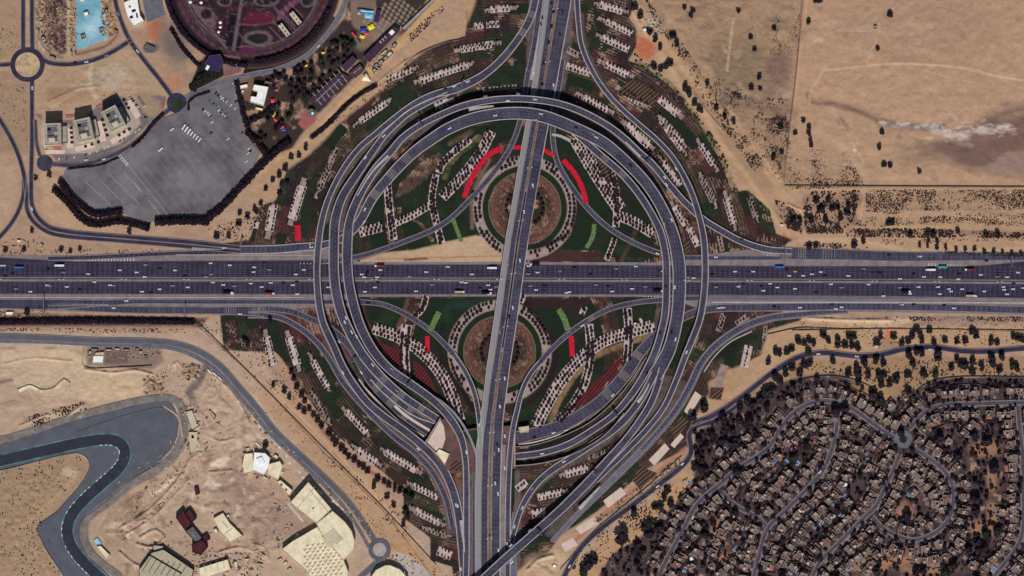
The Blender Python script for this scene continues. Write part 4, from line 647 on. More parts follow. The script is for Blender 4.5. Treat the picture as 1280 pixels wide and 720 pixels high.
# rumble stripes
for key, x, y, n, sp in (('ring_e',467,246,7,1.6),('ring_e',486,222,6,1.8),('ring_e',505,202,5,2.4),('ring_e',768,190,0,2),('ring_d',752,196,6,1.7),('ring_d',776,216,6,1.7),('scr',800,442,6,1.5),('scr',784,466,6,1.8),('scr',762,490,5,2.2),('g',470,482,6,1.6),('g',485,500,6,1.6),('g',505,515,6,1.4),('ring_b',500,492,6,1.6),('ring_b',522,508,6,1.4),('ring_b',478,472,5,1.8),('ring_a',656,36,6,1.7),('ring_a',665,16,5,1.7),('ncr',1043,318,5,3.6),('ncr',1008,317,5,2.2),('ncr',985,316,6,1.6),('kse',742,396,6,1.5),('scl',282,388,5,3),('scl',316,388.5,5,2.4),('g',322,386.3,5,2.2)):
    if n:
        mb = bars(key, x, y, n, sp); o = mb.build('rumble_stripes', 'bars'); tag(o, kind='structure')
for pts, w0, w1, zz, lab in (([(447,245),(458,226),(470,210),(486,195)],1.2,3.4,9.3,'bright hatched nose between the two western flyovers'),([(466,207),(472,200),(480,193)],1,3,4.6,'small pale nose beside the middle western flyover'),([(586,137),(600,135),(617,133)],5,2,12.2,'pale nose where the two top ring roads part'),([(812,478),(805,492),(797,503)],1,4,5.6,'pale nose at the eastern split'),([(806,512),(795,530),(785,548)],1,4,3.9,'second pale nose below the eastern split'),([(724,636),(736,623),(750,608)],5,2,6.4,'pale hatched nose on the diagonal flyover'),([(577,650),(578.5,668),(581,690)],5,1,3,'pale wedge where the western roads join in the south'),([(775,172),(786,182),(800,196)],1,3,9.4,'slim nose at the upper right of the ring'),([(690,168),(700,170),(713,176)],3,4,1.4,'pale wedge under the upper ring'),([(483,474),(490,481),(497,490)],3,1,2.6,'grey nose at the start of the trench')):
    s = smooth([(a, b, 0) for a, b in pts], 2); w_ = np.linspace(w0, w1, len(s))/2; mb = MB(); beam(mb, s, -w_, w_, zz, -.2 if zz < 3 else zz-1); tag(mb.build('traffic_nose', 'gore'), lab, 'traffic nose', kind='structure')
# --- lattice path branches in the south
z = nz(); s = smooth([(538,493),(556,505),(574,524),(588,548),(596,571),(599,590)], 4); mb = MB(); beam(mb, s, -1.4, 1.4, 7.0, 5.6); o = mb.build('lattice_ramp', 'checker'); tag(o, 'narrow pale lattice ramp curving beside the ring into the bridge', 'ramp')
mb = MB(); s = smooth([(676,-60),(681,-5),(673,50),(664,100)], 5); strip(mb, s, -1.6, 1.6, 1.1); o = mb.build('verge', 'conc_pale'); tag(o, 'pale striped strip beside the lattice at the north edge', 'verge', kind='structure')
# --- north-west town roads
AW = dict(edge=.7, edgem='verge', dash=False)
groad('w1', [(29,-60),(29,0),(29,30),(29,62)], 5, 'western one of two parallel roads at the top left', 2, **AW); groad('w2', [(40,-60),(40,0),(40,30),(40.5,62)], 5, 'eastern one of two parallel roads at the top left', 2, **AW)
groad('w3', [(50,72),(60,78),(87,80.5),(117,75),(140,65),(158,54),(163,50)], 5, 'curved road east of the sandy roundabout', 2, **AW); groad('w4', [(138,-60),(144,0),(150,22),(162,50),(180,75),(200,100),(214,119)], 5, 'straight dark road beside the burnt plot', 2, **AW)
groad('w5', [(18,80),(5,81),(-60,84)], 4.6, 'short road west of the sandy roundabout', 2, **AW)
groad('w6', [(40,98),(40,140),(40,180),(39,230),(40,255),(46,270),(62,284),(85,289.5),(140,295),(200,299.5),(250,304),(300,310)], 5, 'outer long road from the roundabout down to the motorway', 2, **AW)
groad('w7', [(-20,120),(5,158),(18,182),(28,210),(33,240),(34,262),(42,277),(60,290),(85,295.5),(140,300),(200,305),(250,309.5),(300,314)], 4.8, 'inner long road joining the motorway from the west', 2, **AW)
groad('w8', [(30,225),(29,245),(20,270),(0,296),(-40,330)], 4.6, 'road bending off to the western edge', 2, **AW)
groad('w9', [(228,134),(224,141)], 4, 'short entrance from the roundabout to the car park', 1, **AW)
groad('w10', [(214,135),(204,143),(190,158),(175,173),(155,187),(125,200),(100,206),(75,206),(60,204)], 5, 'road between the apartment blocks and the car park', 2, m='asphalt_mid', **AW)
groad('w11', [(50,195),(46,180),(44,150)], 4, 'access road beside the western apartment block', 1, m='asphalt_mid', **AW)
groad('w12', [(229,125),(240,118),(270,105),(300,97),(320,92),(345,87),(382,70),(407,45),(424,20),(434,-5),(440,-60)], 5.4, 'road following the round flower garden', 2, m='asphalt_pale', **AW)
groad('s1', [(-60,420),(0,420.5),(50,422),(110,425),(195,427),(225,431),(250,440),(275,457),(300,485),(320,508),(345,540),(380,573),(415,606),(440,633),(458,660),(469,677)], 6.4, 'grey road between desert plots and the building site', 2, m='asphalt_race', **AW)
groad('s1b', [(-60,426.5),(50,427.5),(110,430.5),(190,433),(220,437),(245,447),(270,464),(295,491),(340,545),(375,578),(408,610),(432,637),(450,664),(461,684)], 4, 'paler service lane beside the grey road', 1, m='asphalt_pale', edge=0, dash=False, line_=False)
groad('s2', [(474,700),(466,708),(450,722),(430,745)], 6, 'road leaving the southern roundabout to the bottom edge', 2, m='asphalt_race', **AW)
QL = [(1340,437),(1280,435.5),(1240,439),(1205,439),(1165,434),(1130,436.5),(1100,443.5),(1070,445),(1027,441),(997,447),(975,459.5),(960,470),(922,500),(890,520),(865,530)]
groad('q', QL, 6, 'winding road through the trees north of the houses', 2, **AW); groad('q2', [(922,506),(895,526),(872,532),(862,542),(864,565),(856,579),(822,607),(790,632),(752,660),(725,686),(707,717),(690,760)], 6, 'road descending past the houses to the bottom edge', 2, **AW)
STR = dict(a=('the western lane', [(825,716),(840,687),(855,660),(870,632),(885,617),(900,605),(920,587),(960,560),(975,537),(990,518),(1010,505),(1032,501),(1052,505),(1067,512),(1085,525),(1102,537),(1118,547)]),
 b=('the second lane', [(1049,509),(1047,522),(1045,540),(1040,562),(1027,590),(1005,615),(980,640),(960,660),(950,690),(940,730)]), l=('the short link lane', [(902,615),(920,632),(947,647),(957,657)]),
 c=('the third lane', [(1125,567),(1117,587),(1105,612),(1095,632),(1080,647),(1060,667),(1042,685),(1025,702),(1012,730)]),
 d=('the horseshoe lane', [(1138,558),(1157,570),(1177,585),(1190,605),(1191,630),(1185,650),(1167,667),(1140,675),(1115,667),(1100,657),(1090,646)]),
 e=('the north-eastern lane', [(1135,537),(1160,513),(1180,506),(1210,505),(1240,504),(1290,503)]), f=('the eastern edge lane', [(1272,506),(1275,540),(1278,565),(1279,615),(1279,657),(1272,682),(1255,705),(1236,728)]))
for k, (nm_, pts) in STR.items(): groad('v'+k, pts, 4.4, 'grey house-lined street called up as '+nm_ if False else nm_+' of the housing quarter, grey and kerbed', 1, m='street', edge=1.3, edgem='verge', dash=False, line_=False)
# roundabouts
def disc(mb, x, y, r0, r1, z, n=40, m=0):
    a = [2*math.pi*i/n for i in range(n)]; v = []
    for t in a: v += [W(x+r0*math.cos(t), y-r0*math.sin(t), z), W(x+r1*math.cos(t), y-r1*math.sin(t), z)]
    mb.add(v, [(2*i, 2*i+1, (2*i+3)%(2*n), (2*i+2)%(2*n)) for i in range(n)], m)
for x, y, r0, r1, ma, mi, lab in ((34.5,81,15.5,21.5,'asphalt','sandy','sandy centred'), (221,129,7,12.5,'asphalt','lawn','palm centred'), (56,204,4,10,'asphalt_mid','asphalt_mid','small grey'), (474.5,687,8.5,14,'asphalt_race','conc_pale','pale centred southern'), (1129,549,5,11.5,'asphalt_pale','lawn','tree centred')):
    z = nz(); mb = MB(); disc(mb, x, y, r0, r1, z); o = mb.build('road', ma); tag(o, lab+' roundabout carriageway', 'roundabout', kind='structure')
    mb = MB(); mb.prism([W(x+r0*math.cos(t*.157), y+r0*math.sin(t*.157))[:2] for t in range(40)][::-1], 0, z+.1); mb.build('island', mi, o)
# car park surface
z = nz(); lot = [(238,117),(262,107),(300,99),(303,125),(306,150),(312,175),(325,193),(318,207),(262,270),(195,272),(185,284),(158,268),(115,262),(84,232),(78,222),(82,212),(120,207),(152,194),(178,176),(205,147),(224,140),(232,132)]
mb = MB(); v = [W(x,y,z) for x,y in lot][::-1]; mb.add(v, [tuple(range(len(v)))]); o = mb.build('parking_lot', 'asphalt_lot'); tag(o, 'large patchy grey car park with pale bay lines', 'car park', kind='structure')
mb = MB()
for (a, b) in (((152,196),(211,270)),((106,226),(138,256)),((126,226),(155,254)),((136,217),(174,255)),((155,216),(188,252)),((168,228),(200,268))): s = smooth([a,b], 4); strip(mb, s, -.35, .35, z+.03)
for k in range(15):
    x0, y0 = 196+k*7.6, 232-k*5.5
    for j in range(26):
        x, y = x0-22+j*1.9, y0-18+j*2.3
        if (x-190)*.9+(y-272) < 50 and y < 268 and x < 312-(y-190)*.55 and y > 150+(250-x)*.2: quad(mb, x, y, (.78,-.62), 2.6, .34, z+.03)
mb.build('bay_markings', 'bay', o)
z = nz(); mb = MB(); v = [W(x,y,z) for x,y in [(176,-10),(200,-10),(207,19),(184,28)]]; mb.add(v[::-1], [tuple(range(4))]); o = mb.build('parking_lot', 'asphalt_pale'); tag(o, 'small grey yard beside the white roofed building at the top', 'yard', kind='structure')
# race circuit
z = nz(); run = [(-60,560),(0,556),(95,526),(150,512),(180,504),(205,501),(214,503),(219,512),(224,528),(222,545),(214,562),(196,580),(165,597),(130,625),(106,645),(100,660),(100,676),(110,696),(135,718),(150,740),(60,760),(80,722),(52,675),(47,660),(52,652),(70,640),(106,600),(112,585),(110,572),(98,566),(50,575),(0,587),(-60,597)]
mb = MB(); v = [W(x,y,z) for x,y in run]; mb.add(v, [tuple(range(len(v)))]); ro = mb.build('race_track', 'asphalt_race'); tag(ro, 'grey run-off asphalt of the motor racing circuit', 'race track', kind='structure')
TR = [(-60,588),(0,576),(50,564.5),(100,553.5),(128,549.5),(145,551),(155,560),(155,574),(146,588),(128,604),(106,624),(90,643),(84,662),(89,682),(104,702),(125,722),(150,742)]
s = smooth(TR, 4); mb = MB(); strip(mb, s, -6.6, 6.6, z+.05); mb.build('racing_line', 'asphalt_line', ro)
for sg, nm_ in ((-1, 'kerb_line'), (1, 'kerb_line')):
    mb = MB(); strip(mb, s, sg*6.6, sg*8.0, z+.08); mb.build(nm_, 'teal', ro)
for a, b in ((10,70),):
    mb = MB()
    for k in range(40):
        q, d = at_arc(s, arclen(s), 190+k*6.5)
        if k%4 < 3: quad(mb, q[0]+d[1]*(-6.9), q[1]-d[0]*(-6.9), d, 3, .9, z+.12)
    mb.build('white_kerb', 'white', ro)
for pts, w in (([(-60,553),(0,550),(95,521),(180,500),(212,498),(224,505),(229,527),(227,548),(217,568),(198,585),(167,602),(133,629),(109,649),(104,662),(105,676),(116,694),(150,722)], 9),):
    s = smooth(pts, 4); mb = MB(); strip(mb, s, -w/2, w/2, z-.02); mb.build('perimeter_lane', 'gravel', ro)
for pts in ([(96,540),(130,528),(180,513),(208,511),(214,522),(215,540),(213,550),(200,577)], [(200,579),(165,600),(130,629),(98,656),(97,668),(108,692)], [(-60,594),(0,588),(50,576),(98,566.5),(111,576),(110,590),(72,640),(48,659),(52,676),(82,724)]):
    s = smooth(pts, 4); mb = MB(); beam(mb, s, -.3, .3, 1.5, 0); o = mb.build('crash_barrier', 'grey2'); o.name = 'crash_barrier'; tag(o, ['dark barrier on the north-east edge of the run-off', 'dark barrier along the outer bend of the race track', 'dark barrier round the desert infield of the race track'][[(96,540),(200,579),(-60,594)].index(pts[0])], 'barrier')
# ------------------------------------------------------------ plants
def sph(r_, n, seed, squash=.8):
    """leaf clumps: small tilted quads spread over and through a lumpy crown"""
    q = np.random.default_rng(seed); lumps = [(q.uniform(-.45,.45), q.uniform(-.45,.45), q.uniform(-.15,.45), q.uniform(.42,.66)) for _ in range(7)]; v = []; f = []
    for i in range(n):
        L = lumps[i%7]; d = q.normal(size=3); d /= np.linalg.norm(d); rr = L[3]*q.uniform(.72,1.04); p = np.array(L[:3])+d*rr*np.array([1,1,squash]); p = p*r_
        a = d+q.normal(size=3)*.45; a /= np.linalg.norm(a); t = np.cross(a, q.normal(size=3)); t /= np.linalg.norm(t); b = np.cross(a, t); s = r_*q.uniform(.12,.22)
        k = len(v); v += [tuple(p-t*s-b*s*.8), tuple(p+t*s-b*s*.8), tuple(p+t*s*.8+b*s), tuple(p-t*s*.8+b*s)]; f.append((k,k+1,k+2,k+3))
    for L in lumps:                                      # inner body of each lump
        k = len(v); c = np.array(L[:3])*r_; rr = L[3]*r_*.78; ring_ = [(math.cos(t)*rr, math.sin(t)*rr) for t in np.linspace(0, 2*math.pi, 7)[:-1]]
        v += [(c[0]+x*.7, c[1]+y*.7, c[2]-rr*.5) for x, y in ring_]+[(c[0]+x, c[1]+y, c[2]+rr*.1) for x, y in ring_]+[(c[0]+x*.5, c[1]+y*.5, c[2]+rr*.65) for x, y in ring_]
        for j in range(6): f += [(k+j, k+(j+1)%6, k+6+(j+1)%6, k+6+j), (k+6+j, k+6+(j+1)%6, k+12+(j+1)%6, k+12+j)]
        f.append(tuple(k+12+j for j in range(6)))
    return v, f
def trunkmb(h, r=.28):
    mb = MB(); mb.cyl(0, 0, r, -.3, h, 7, 0, r*.55)
    for a in (0, 2.1, 4.2):
        mb.add([(0,0,h*.6),(.15,0,h*.6),(math.cos(a)*1.6+.1,math.sin(a)*1.6,h*1.15),(math.cos(a)*1.6,math.sin(a)*1.6,h*1.15)], [(0,1,2,3)])
    return mb
PROTO = []
for i in range(6):
    t = empty('tree', (0,0,-500)); trunkmb(2.6).build('trunk', 'bark', t); v, f = sph(1.0, 330, 50+i); c = meshob('crown', v, f, 'leaf' if i < 4 else 'leaf2', t); c.location = (0,0,3.6); PROTO.append(t)
TREES = []
def tree(x, y, r, label, group=None): TREES.append((r*1.22, x, y, label, group))
def tree_now(r, x, y, label, group=None, k=None, z=0):
    """r: crown radius in plan steps"""
    k = random.randrange(6) if k is None else k; p = PROTO[k]; t = empty('tree', W(x,y,z), random.uniform(0,6.28), label=label, cat='tree', group=group); R = r*U
    for ch in p.children:
        c = ch.copy(); COL.objects.link(c); c.parent = t
        if ch.name.startswith('crown'): c.scale = (R, R*random.uniform(.85,1.1), R*.8); c.location = (0,0,1.6+R*.62)
        else: c.scale = (R/3.2,)*3
    return t
def palm_geo(seed, n=13):
    q = np.random.default_rng(seed); v = []; f = []
    for i in range(n):
        a = i*2.4+q.uniform(-.2,.2); el = q.uniform(.1,.5); c, s_ = math.cos(a), math.sin(a); w = .34
        p = [(0,0,.0), (c*.5, s_*.5, .3*el), (c*1.0, s_*1.0, -.25+.2*el)]; k = len(v)
        for (x, y, z), ww in zip(p, (w*.6, w, w*.35)): v += [(x-s_*ww, y+c*ww, z), (x+s_*ww, y-c*ww, z)]
        f += [(k,k+2,k+3,k+1), (k+2,k+4,k+5,k+3)]
    return v, f
PP = []
for i in range(4):
    t = empty('palm_tree', (0,0,-500)); mb = MB(); mb.cyl(0,0,.22,-.3,2.6,6,0,.17); mb.build('trunk', 'bark', t); v, f = palm_geo(i+9, 18); c = meshob('crown', v, f, 'palm', t); c.location = (0,0,2.6); PP.append(t)
PALMS = []      # x, y, r, label, group
def palms_strip(pts, w, rows, sp, r, label, group, skip=.06, stag=True):
    s = smooth(pts, 2); L = arclen(s)
    for j in range(rows):
        o = 0 if rows == 1 else (-.5+j/(rows-1))*(w-r*2.5); t = sp*.5+(sp*.5 if (stag and j%2) else 0)
        while t < L[-1]:
            q, d = at_arc(s, L, t)
            if random.random() > skip: PALMS.append((q[0]+d[1]*o+random.uniform(-.5,.5), q[1]-d[0]*o+random.uniform(-.5,.5), r*random.uniform(.62,1.12), label, group))
            t += sp
def pave(pts, w, m='paving', nm='path', label=None, kind='structure', cat='paving', z=None):
    s = smooth(pts, 1.6); z = .01+len(PAVED)*.0005 if z is None else z; mb = MB(); strip(mb, s, -w/2+rng.normal(size=len(s))*.22, w/2+rng.normal(size=len(s))*.22, z); o = mb.build(nm, m); tag(o, label, cat, kind=kind); PAVED.append(o); return o
PAVED = []
OUTER = [  # start, end, width, rows, place
 ((613,12.5),(637,10),8.5,2,'near the top edge west of the north road'),((593,33),(604,31),8.5,2,'second from the top left of the north road'),((608,31),(624,30),8.5,3,'stepped plot west of the north road'),((576,62),(617,55),9,3,'long plot west of the north-west ramp'),((525,101),(585,81),9,2,'longest plot above the north-west ramp'),((481,101),(515,87),8,2,'beside the sand track in the north-west'),((450,152),(483,128),8,2,'below the dark pond strip in the north-west'),((544,133.5),(562,126),9,2,'between two ring roads in the north-west'),((603,112),(650,108),5.5,1,'thin strip just above the ring at the top'),
 ((399,237),(418,191),7,2,'narrow strip west of the outer flyover'),((365,274),(378,232),12,2,'broad plot above the small red bed'),((336,289),(342,256),11,2,'westernmost plot above the motorway'),((318,285),(320,277),9,1,'tiny plot west of the small red bed'),
 ((750,6),(778,14),9,2,'at the top edge east of the outer ramp'),((758,27),(790,42),8,2,'second from the top east of the outer ramp'),((753,47),(786,62),9,2,'third from the top east of the outer ramp'),((709,62),(724,70),8,1,'small reddish plot inside the outer ramp'),((708,82),(738,92),9,2,'between the bridge and the outer ramp'),((757,80),(785,94),9,2,'fourth below the top beside the outer ramp'),((730,122),(760,138),9,2,'hugging the ring in the north-east'),((776,112),(803,130),10,2,'in the middle of the north-east planting'),((820,120),(848,143),10,2,'beside the sand track in the north-east'),((827,150),(852,178),9,2,'in the bend of the north-east planting'),((783,156),(812,182),11,2,'between ring road and outer ramp in the north-east'),((833,160),(853,187),8,2,'second in the bend of the north-east planting'),((828,203),(850,232),9,2,'between ring roads east'),((876,181),(892,206),8,2,'beside the green hedge line in the east'),((877,222),(892,252),9,3,'reddish plot east of the outer flyover'),((908,248),(917,280),9,2,'tall plot near the eastern sand track'),((937,247),(945,272),7,2,'easternmost plot of the planting'),((843,258),(857,282),8,2,'squeezed below the crossing ramps in the east'),((862,285),(872,308),8,2,'just north of the motorway in the east'),((899,295),(903,314),6,1,'beside the pale frame north of the motorway'),
 ((333,421),(341,457),10,2,'westernmost plot south of the motorway'),((361,422),(372,456),10,2,'second plot from the west south of the motorway'),((391,451),(409,484),8,2,'beside the outermost slip road in the south-west'),((394,498),(410,526),7,2,'below the dark trees in the south-west'),((433,514),(458,541),8,2,'along the outer road in the south-west'),((447,562),(470,578),9,2,'next to the row of big trees in the south-west'),((482,565),(520,588),9,2,'long plot below the outer road in the south-west'),((516,607),(547,622),8,2,'third from the bottom in the south-west'),((519,638),(550,654),9,2,'second from the bottom in the south-west'),((535,662),(558,670),7,2,'small reddish plot in the south-west'),((547,688),(564,695),11,2,'lowest plot in the south-west'),
 ((742,571),(770,558),5,2,'thin strip between two roads in the south-east'),((707,593),(735,585),10,2,'upper plot between the south-east ramps'),((672,622),(703,615),9,2,'middle plot between the south-east ramps'),((665,643),(682,640),11,2,'lower plot between the south-east ramps'),((646,612),(658,602),9,1,'small plot beside the eastern carriageway'),((896,484),(906,456),10,0,'ragged pale plot beside the sandy yard'),((930,459),(936,432),10,1,'pale plot in the green corner south-east'),((955,428),(957,408),5,1,'tiny plot south of the motorway in the east'),((898,414),(905,392),7,2,'south of the motorway right of the outer flyover'),((860,428),(876,398),6,1,'narrow strip right of the outer flyover'),((920,405),(935,395),7,1,'ragged plot below the motorway in the east')]
for a, b, w, rows, place in OUTER:
    lab = 'pale paved planting plot '+place; pave([a, b], w, 'paving2' if 'reddish' in place or 'ragged' in place or w < 8 else 'paving', label=lab)
    if rows: palms_strip([a, b], w, rows, 4.7, 1.35, 'small palm on the pale plot '+place, 'palms on the '+place, .05)
RP = np.vstack([r_[0][:,:2] for r_ in ROADS.values()])
for a, b, w, rows, place in OUTER:
    a, b = np.array(a, float), np.array(b, float); L_ = np.linalg.norm(b-a); d = (b-a)/max(L_, 1)
    if rows < 2 or L_ < 18: continue
    for p0, sg in ((a, -1), (b, 1)):
        e = [p0+d*sg*.6+(0,0), p0+d*sg*rng.uniform(6,12)]; c_ = e[1]
        if np.min(np.hypot(RP[:,0]-c_[0], RP[:,1]-c_[1])) < 9 or not inside(c_[0], c_[1], OUT): continue
        pave([tuple(q) for q in e], w*.62, 'paving2', label='ragged dusty end of plot '+place); palms_strip([tuple(q) for q in e], w, 2, 3.8, 1.3, 'small palm on the pale plot '+place, 'palms on the '+place, .2)
for pts, lab in (([(811,575),(831,554),(837,561),(818,582)],'uppermost'),([(754,626),(776,609),(783,617),(760,635)],'second'),([(719,660),(742,646),(749,654),(726,668)],'third'),([(701,680),(716,672),(722,681),(707,690)],'lowest'),([(855,514),(869,489),(877,495),(862,520)],'rough edged topmost'),([(838,556),(850,541),(855,546),(843,560)],'slim')):
    mb = MB(); v = [W(x,y,.03) for x,y in pts]; mb.add(v[::-1], [(0,1,2,3)]); tag(mb.build('paving', 'slab'), lab+' bare cream slab along the south-east edge of the junction', 'paving', kind='structure')
IN = [ # points, width, rows, spacing, radius, place
 ([(494,279),(518,268),(538,256)],9,2,5,1.8,'in the pale arc left of the tree column, north-west garden'),([(449,291),(478,283)],12,3,5.4,1.8,'on reddish ground by the inner ramp, north-west garden'),([(484,228),(487,262),(492,300)],10,2,5.6,2.3,'in the western double column, north-west garden'),([(545,218),(540,250),(546,280),(552,304)],9,2,5.6,2.3,'in the middle double column, north-west garden'),
 ([(548,216),(553,205),(570,188),(588,174)],9,2,5.2,2.2,'in the upper pale wedge, north-west garden'),([(553,247),(580,218),(600,192),(614,164)],13,3,5.2,2,'in the broad three-row band, north-west garden'),
 ([(719,172),(735,200),(755,232),(775,262)],17,4,5,2,'in the wide dotted band, north-east garden'),([(768,268),(790,276),(816,292)],13,3,5,2,'in the lower end of the dotted band, north-east garden'),([(759,203),(768,230),(771,262),(770,284)],9,2,5.4,2.3,'in the double column, north-east garden'),([(758,325),(766,305),(768,298)],7,2,5,2.1,'in the short column above the motorway, north-east garden'),
 ([(466,410),(495,420),(525,438),(549,464),(566,498),(574,526)],15,3,4.9,1.9,'in the wide dotted band, south-west garden'),([(509,406),(505,435),(507,478)],13,2,4.6,2.3,'in the double column, south-west garden'),([(533,370),(528,385),(518,396)],8,2,4.6,2.2,'in the short column above the ramp, south-west garden'),
 ([(818,407),(785,416),(752,428),(727,447),(703,474),(684,505),(670,533)],15,3,4.9,1.9,'in the wide dotted band, south-east garden'),([(736,405),(738,440),(731,478),(715,507),(697,527)],11,2,4.8,2.3,'in the curved double column, south-east garden'),([(784,385),(786,418),(784,452)],11,2,4.6,2.3,'in the straight double column, south-east garden'),([(731,383),(727,393)],7,2,5,2,'beside the lime strip, south-east garden'),([(800,398),(806,412)],3,0,5,2,'x'),([(651,378),(655,368)],7,1,5,2,'above the southern round garden')]
for pts, w, rows, sp, r, place in IN:
    if rows: pave(pts, w, label='pale gravel paving with palms '+place); palms_strip(pts, w, rows, sp, r, 'palm '+place, 'palms '+place, .03)
    else: pave(pts, w, label='slim pale footpath by the tree column, south-east garden')
for cx, cy, nm_ in ((656,260,'northern'), (624.5,440,'southern')):
    for rr, n_ in ((56.8, 66), (62, 72)):
        for k in range(n_):
            a = math.radians(k*360/n_+random.uniform(-.6,.6)); x, y = cx+rr*math.cos(a), cy+rr*math.sin(a)
            if random.random() < .1: continue
            if abs(x-np.interp(y, L0[:,1], cen[:,0])) < 18 or 320 < y < 376: continue
            if any(np.min(np.hypot(ROADS[q][0][:,0]-x, ROADS[q][0][:,1]-y)) < 5 for q in ('knw','ncr2','kse','k_se','k_sw','scu')): continue
            PALMS.append((x, y, random.uniform(1.5,2.3), 'palm on the pale ring path round the %s round garden' % nm_, 'palms round the %s garden' % nm_))
    for k in range(22):
        a = math.radians(k*360/22+6); x, y = cx+23*math.cos(a), cy+23*math.sin(a)
        if abs(x-(np.interp(y, L0[:,1], cen[:,0]))) > 16: PALMS.append((x, y, 2.3, 'palm in the inner circle of the %s round garden' % nm_, 'palms of the %s circle' % nm_))
PALMS[:] = [p_ for p_ in PALMS if np.min(np.hypot(RP[:,0]-p_[0], RP[:,1]-p_[1])) > 3.6]
PALMS.sort(key=lambda p: -p[2]*(1.25 if 'garden' in p[3] else 1))
for (x, y, r, lab, g) in PALMS[:298]:
    p = PP[random.randrange(4)]; t = empty('palm_tree', W(x,y,0), random.uniform(0,6.28), label=lab, cat='palm', group=g)
    for ch in p.children:
        c = ch.copy(); COL.objects.link(c); c.parent = t
        if ch.name.startswith('crown'): c.scale = (r*U*1.05, r*U*1.05, r*U)
rest = MB(); geos = [palm_geo(i+9, 16) for i in range(4)]
for i, (x, y, r, lab, g) in enumerate(PALMS[298:]):
    v, f = geos[i%4]; X_, Y_, _ = W(x, y); R = r*U*1.1; a = random.uniform(0,6.28); ca_, sa = math.cos(a)*R, math.sin(a)*R
    rest.add([(X_+px*ca_-py*sa, Y_+px*sa+py*ca_, 2.2+pz*R) for px, py, pz in v], f)
    rest.cyl(X_, Y_, .18, -.2, 2.2, 5, 1, .14)
o = rest.build('palms', ['palm','bark']); tag(o, 'the many smaller palms dotted over the outer planting plots', 'palms', kind='stuff')
# coloured beds
for pts, w, lab in (([(627,184.5),(612,193),(597,210),(587,228),(580.5,247)],8,'long arc of red petunias west of the north road'),([(680,187),(692,194.5)],6,'short piece of red bed east of the bridge'),([(642,184.5),(655,184)],6,'red bed strip glimpsed below the bridge'),([(704,200),(717,215),(727,233),(733,254)],7.5,'long arc of red petunias east of the bridge'),([(372,281.5),(373,301)],8.5,'small red bed above the western slip road'),([(534,420),(534.5,442)],6.5,'small red bed in the south-west garden'),([(714,420),(715.5,445)],7.5,'small red bed in the south-east garden')):
    s = smooth(pts, 1.3); mb = MB(); w = w*.84*(1+rng.normal(size=len(s))*.045); beam(mb, s, -w/2, w/2, .5, -.05)
    tag(mb.build('flower_bed', 'red'), lab, 'flower bed')
for pts, w, lab in (([(566,273),(571,287),(577,302)],5.5,'lime strip in the north-west garden'),([(743,280),(741,295),(733,310)],6,'lime strip in the north-east garden'),([(549,390),(543,402),(537.5,414)],8,'lime strip in the south-west garden'),([(698,386.5),(705,398),(710,413)],8,'lime strip in the south-east garden')):
    s = smooth(pts, 1.3); mb = MB(); w = w*.9*(1+rng.normal(size=len(s))*.06); beam(mb, s, -w/2, w/2, .35, -.05); tag(mb.build('flower_bed', 'lime'), 'bright '+lab, 'flower bed')
for pts, m_, lab in (([(472,426),(500,438),(502,460),(485,446)],'maroon','left patch of maroon planting rows, south-west garden'),([(516,450),(531,460),(541,478),(548,494),(536,488),(520,474)],'maroon','right patch of maroon planting rows, south-west garden'),([(775,448),(781,448),(753,484),(728,504),(701,519),(722,500),(746,475)],'maroon','maroon planting rows, south-east garden'),([(562,128),(592,120),(600,124),(560,137)],'maroon','maroon planting between ring roads at the top left'),([(742,190),(752,195),(764,215),(768,232),(757,222),(748,208)],'brownrow','brown planting rows, north-east garden'),([(800,182),(818,190),(830,204),(822,210),(808,196)],'brownrow','brown planting rows between eastern ring roads'),([(848,305),(862,300),(862,318),(850,318)],'brownrow','brown planting rows north of the motorway'),([(770,116),(790,98),(828,118),(816,134)],'brownrow','striped brown planting in the north-east'),([(462,172),(478,158),(490,150),(484,160),(468,176)],'maroon','maroon slip of planting beside the outer ring road'),([(790,600),(800,583),(822,592),(800,612)],'brownrow','striped planting between two cream slabs'),([(838,540),(852,520),(862,528),(845,548)],'brownrow','striped planting below the rough slab'),([(893,486),(905,484),(901,500),(888,498)],'brownrow','brown ribbed plot in the sandy yard')):
    mb = MB(); mb.prism(P2(pts), -.05, .3); tag(mb.build('planting_bed', m_), lab, 'planting bed')
# ------------------------------------------------------------ hedges and dark tree belts
def hedge(pts, w, h, label, m='hedge', dens=1.0, nm='hedge', cat='hedge'):
    w *= .86
    s = smooth(pts, 3); L = arclen(s); v = []; f = []; q = np.random.default_rng(len(label)); n = int(L[-1]*w*2.6*dens)
    for i in range(n):
        p, d = at_arc(s, L, q.uniform(0, L[-1])); e = w/2*(1+.14*math.sin(p[0]*1.3+p[1]*.9)+.12*math.sin(p[0]*.47-p[1]*.61)+.1*math.sin(p[0]*2.3)); o = q.uniform(-1, 1)*e; x, y = p[0]+d[1]*o, p[1]-d[0]*o; hh = h*(1-.45*abs(o/e)**3)*q.uniform(.7, 1.08)
        X_, Y_, _ = W(x, y); a = q.normal(size=3)*[.7,.7,1]+[0,0,.6]; a /= np.linalg.norm(a); t = np.cross(a, q.normal(size=3)); t /= np.linalg.norm(t); b = np.cross(a, t); r = q.uniform(.7, 1.4); c = np.array((X_, Y_, hh)); k = len(v)
        v += [tuple(c-t*r-b*r), tuple(c+t*r-b*r), tuple(c+t*r+b*r), tuple(c-t*r+b*r)]; f.append((k,k+1,k+2,k+3))
    mb = MB(); mb.add(v, f); beam(mb, s, -w*.42, w*.42, h*.72, -.2); return tag(mb.build(nm, m), label, cat)
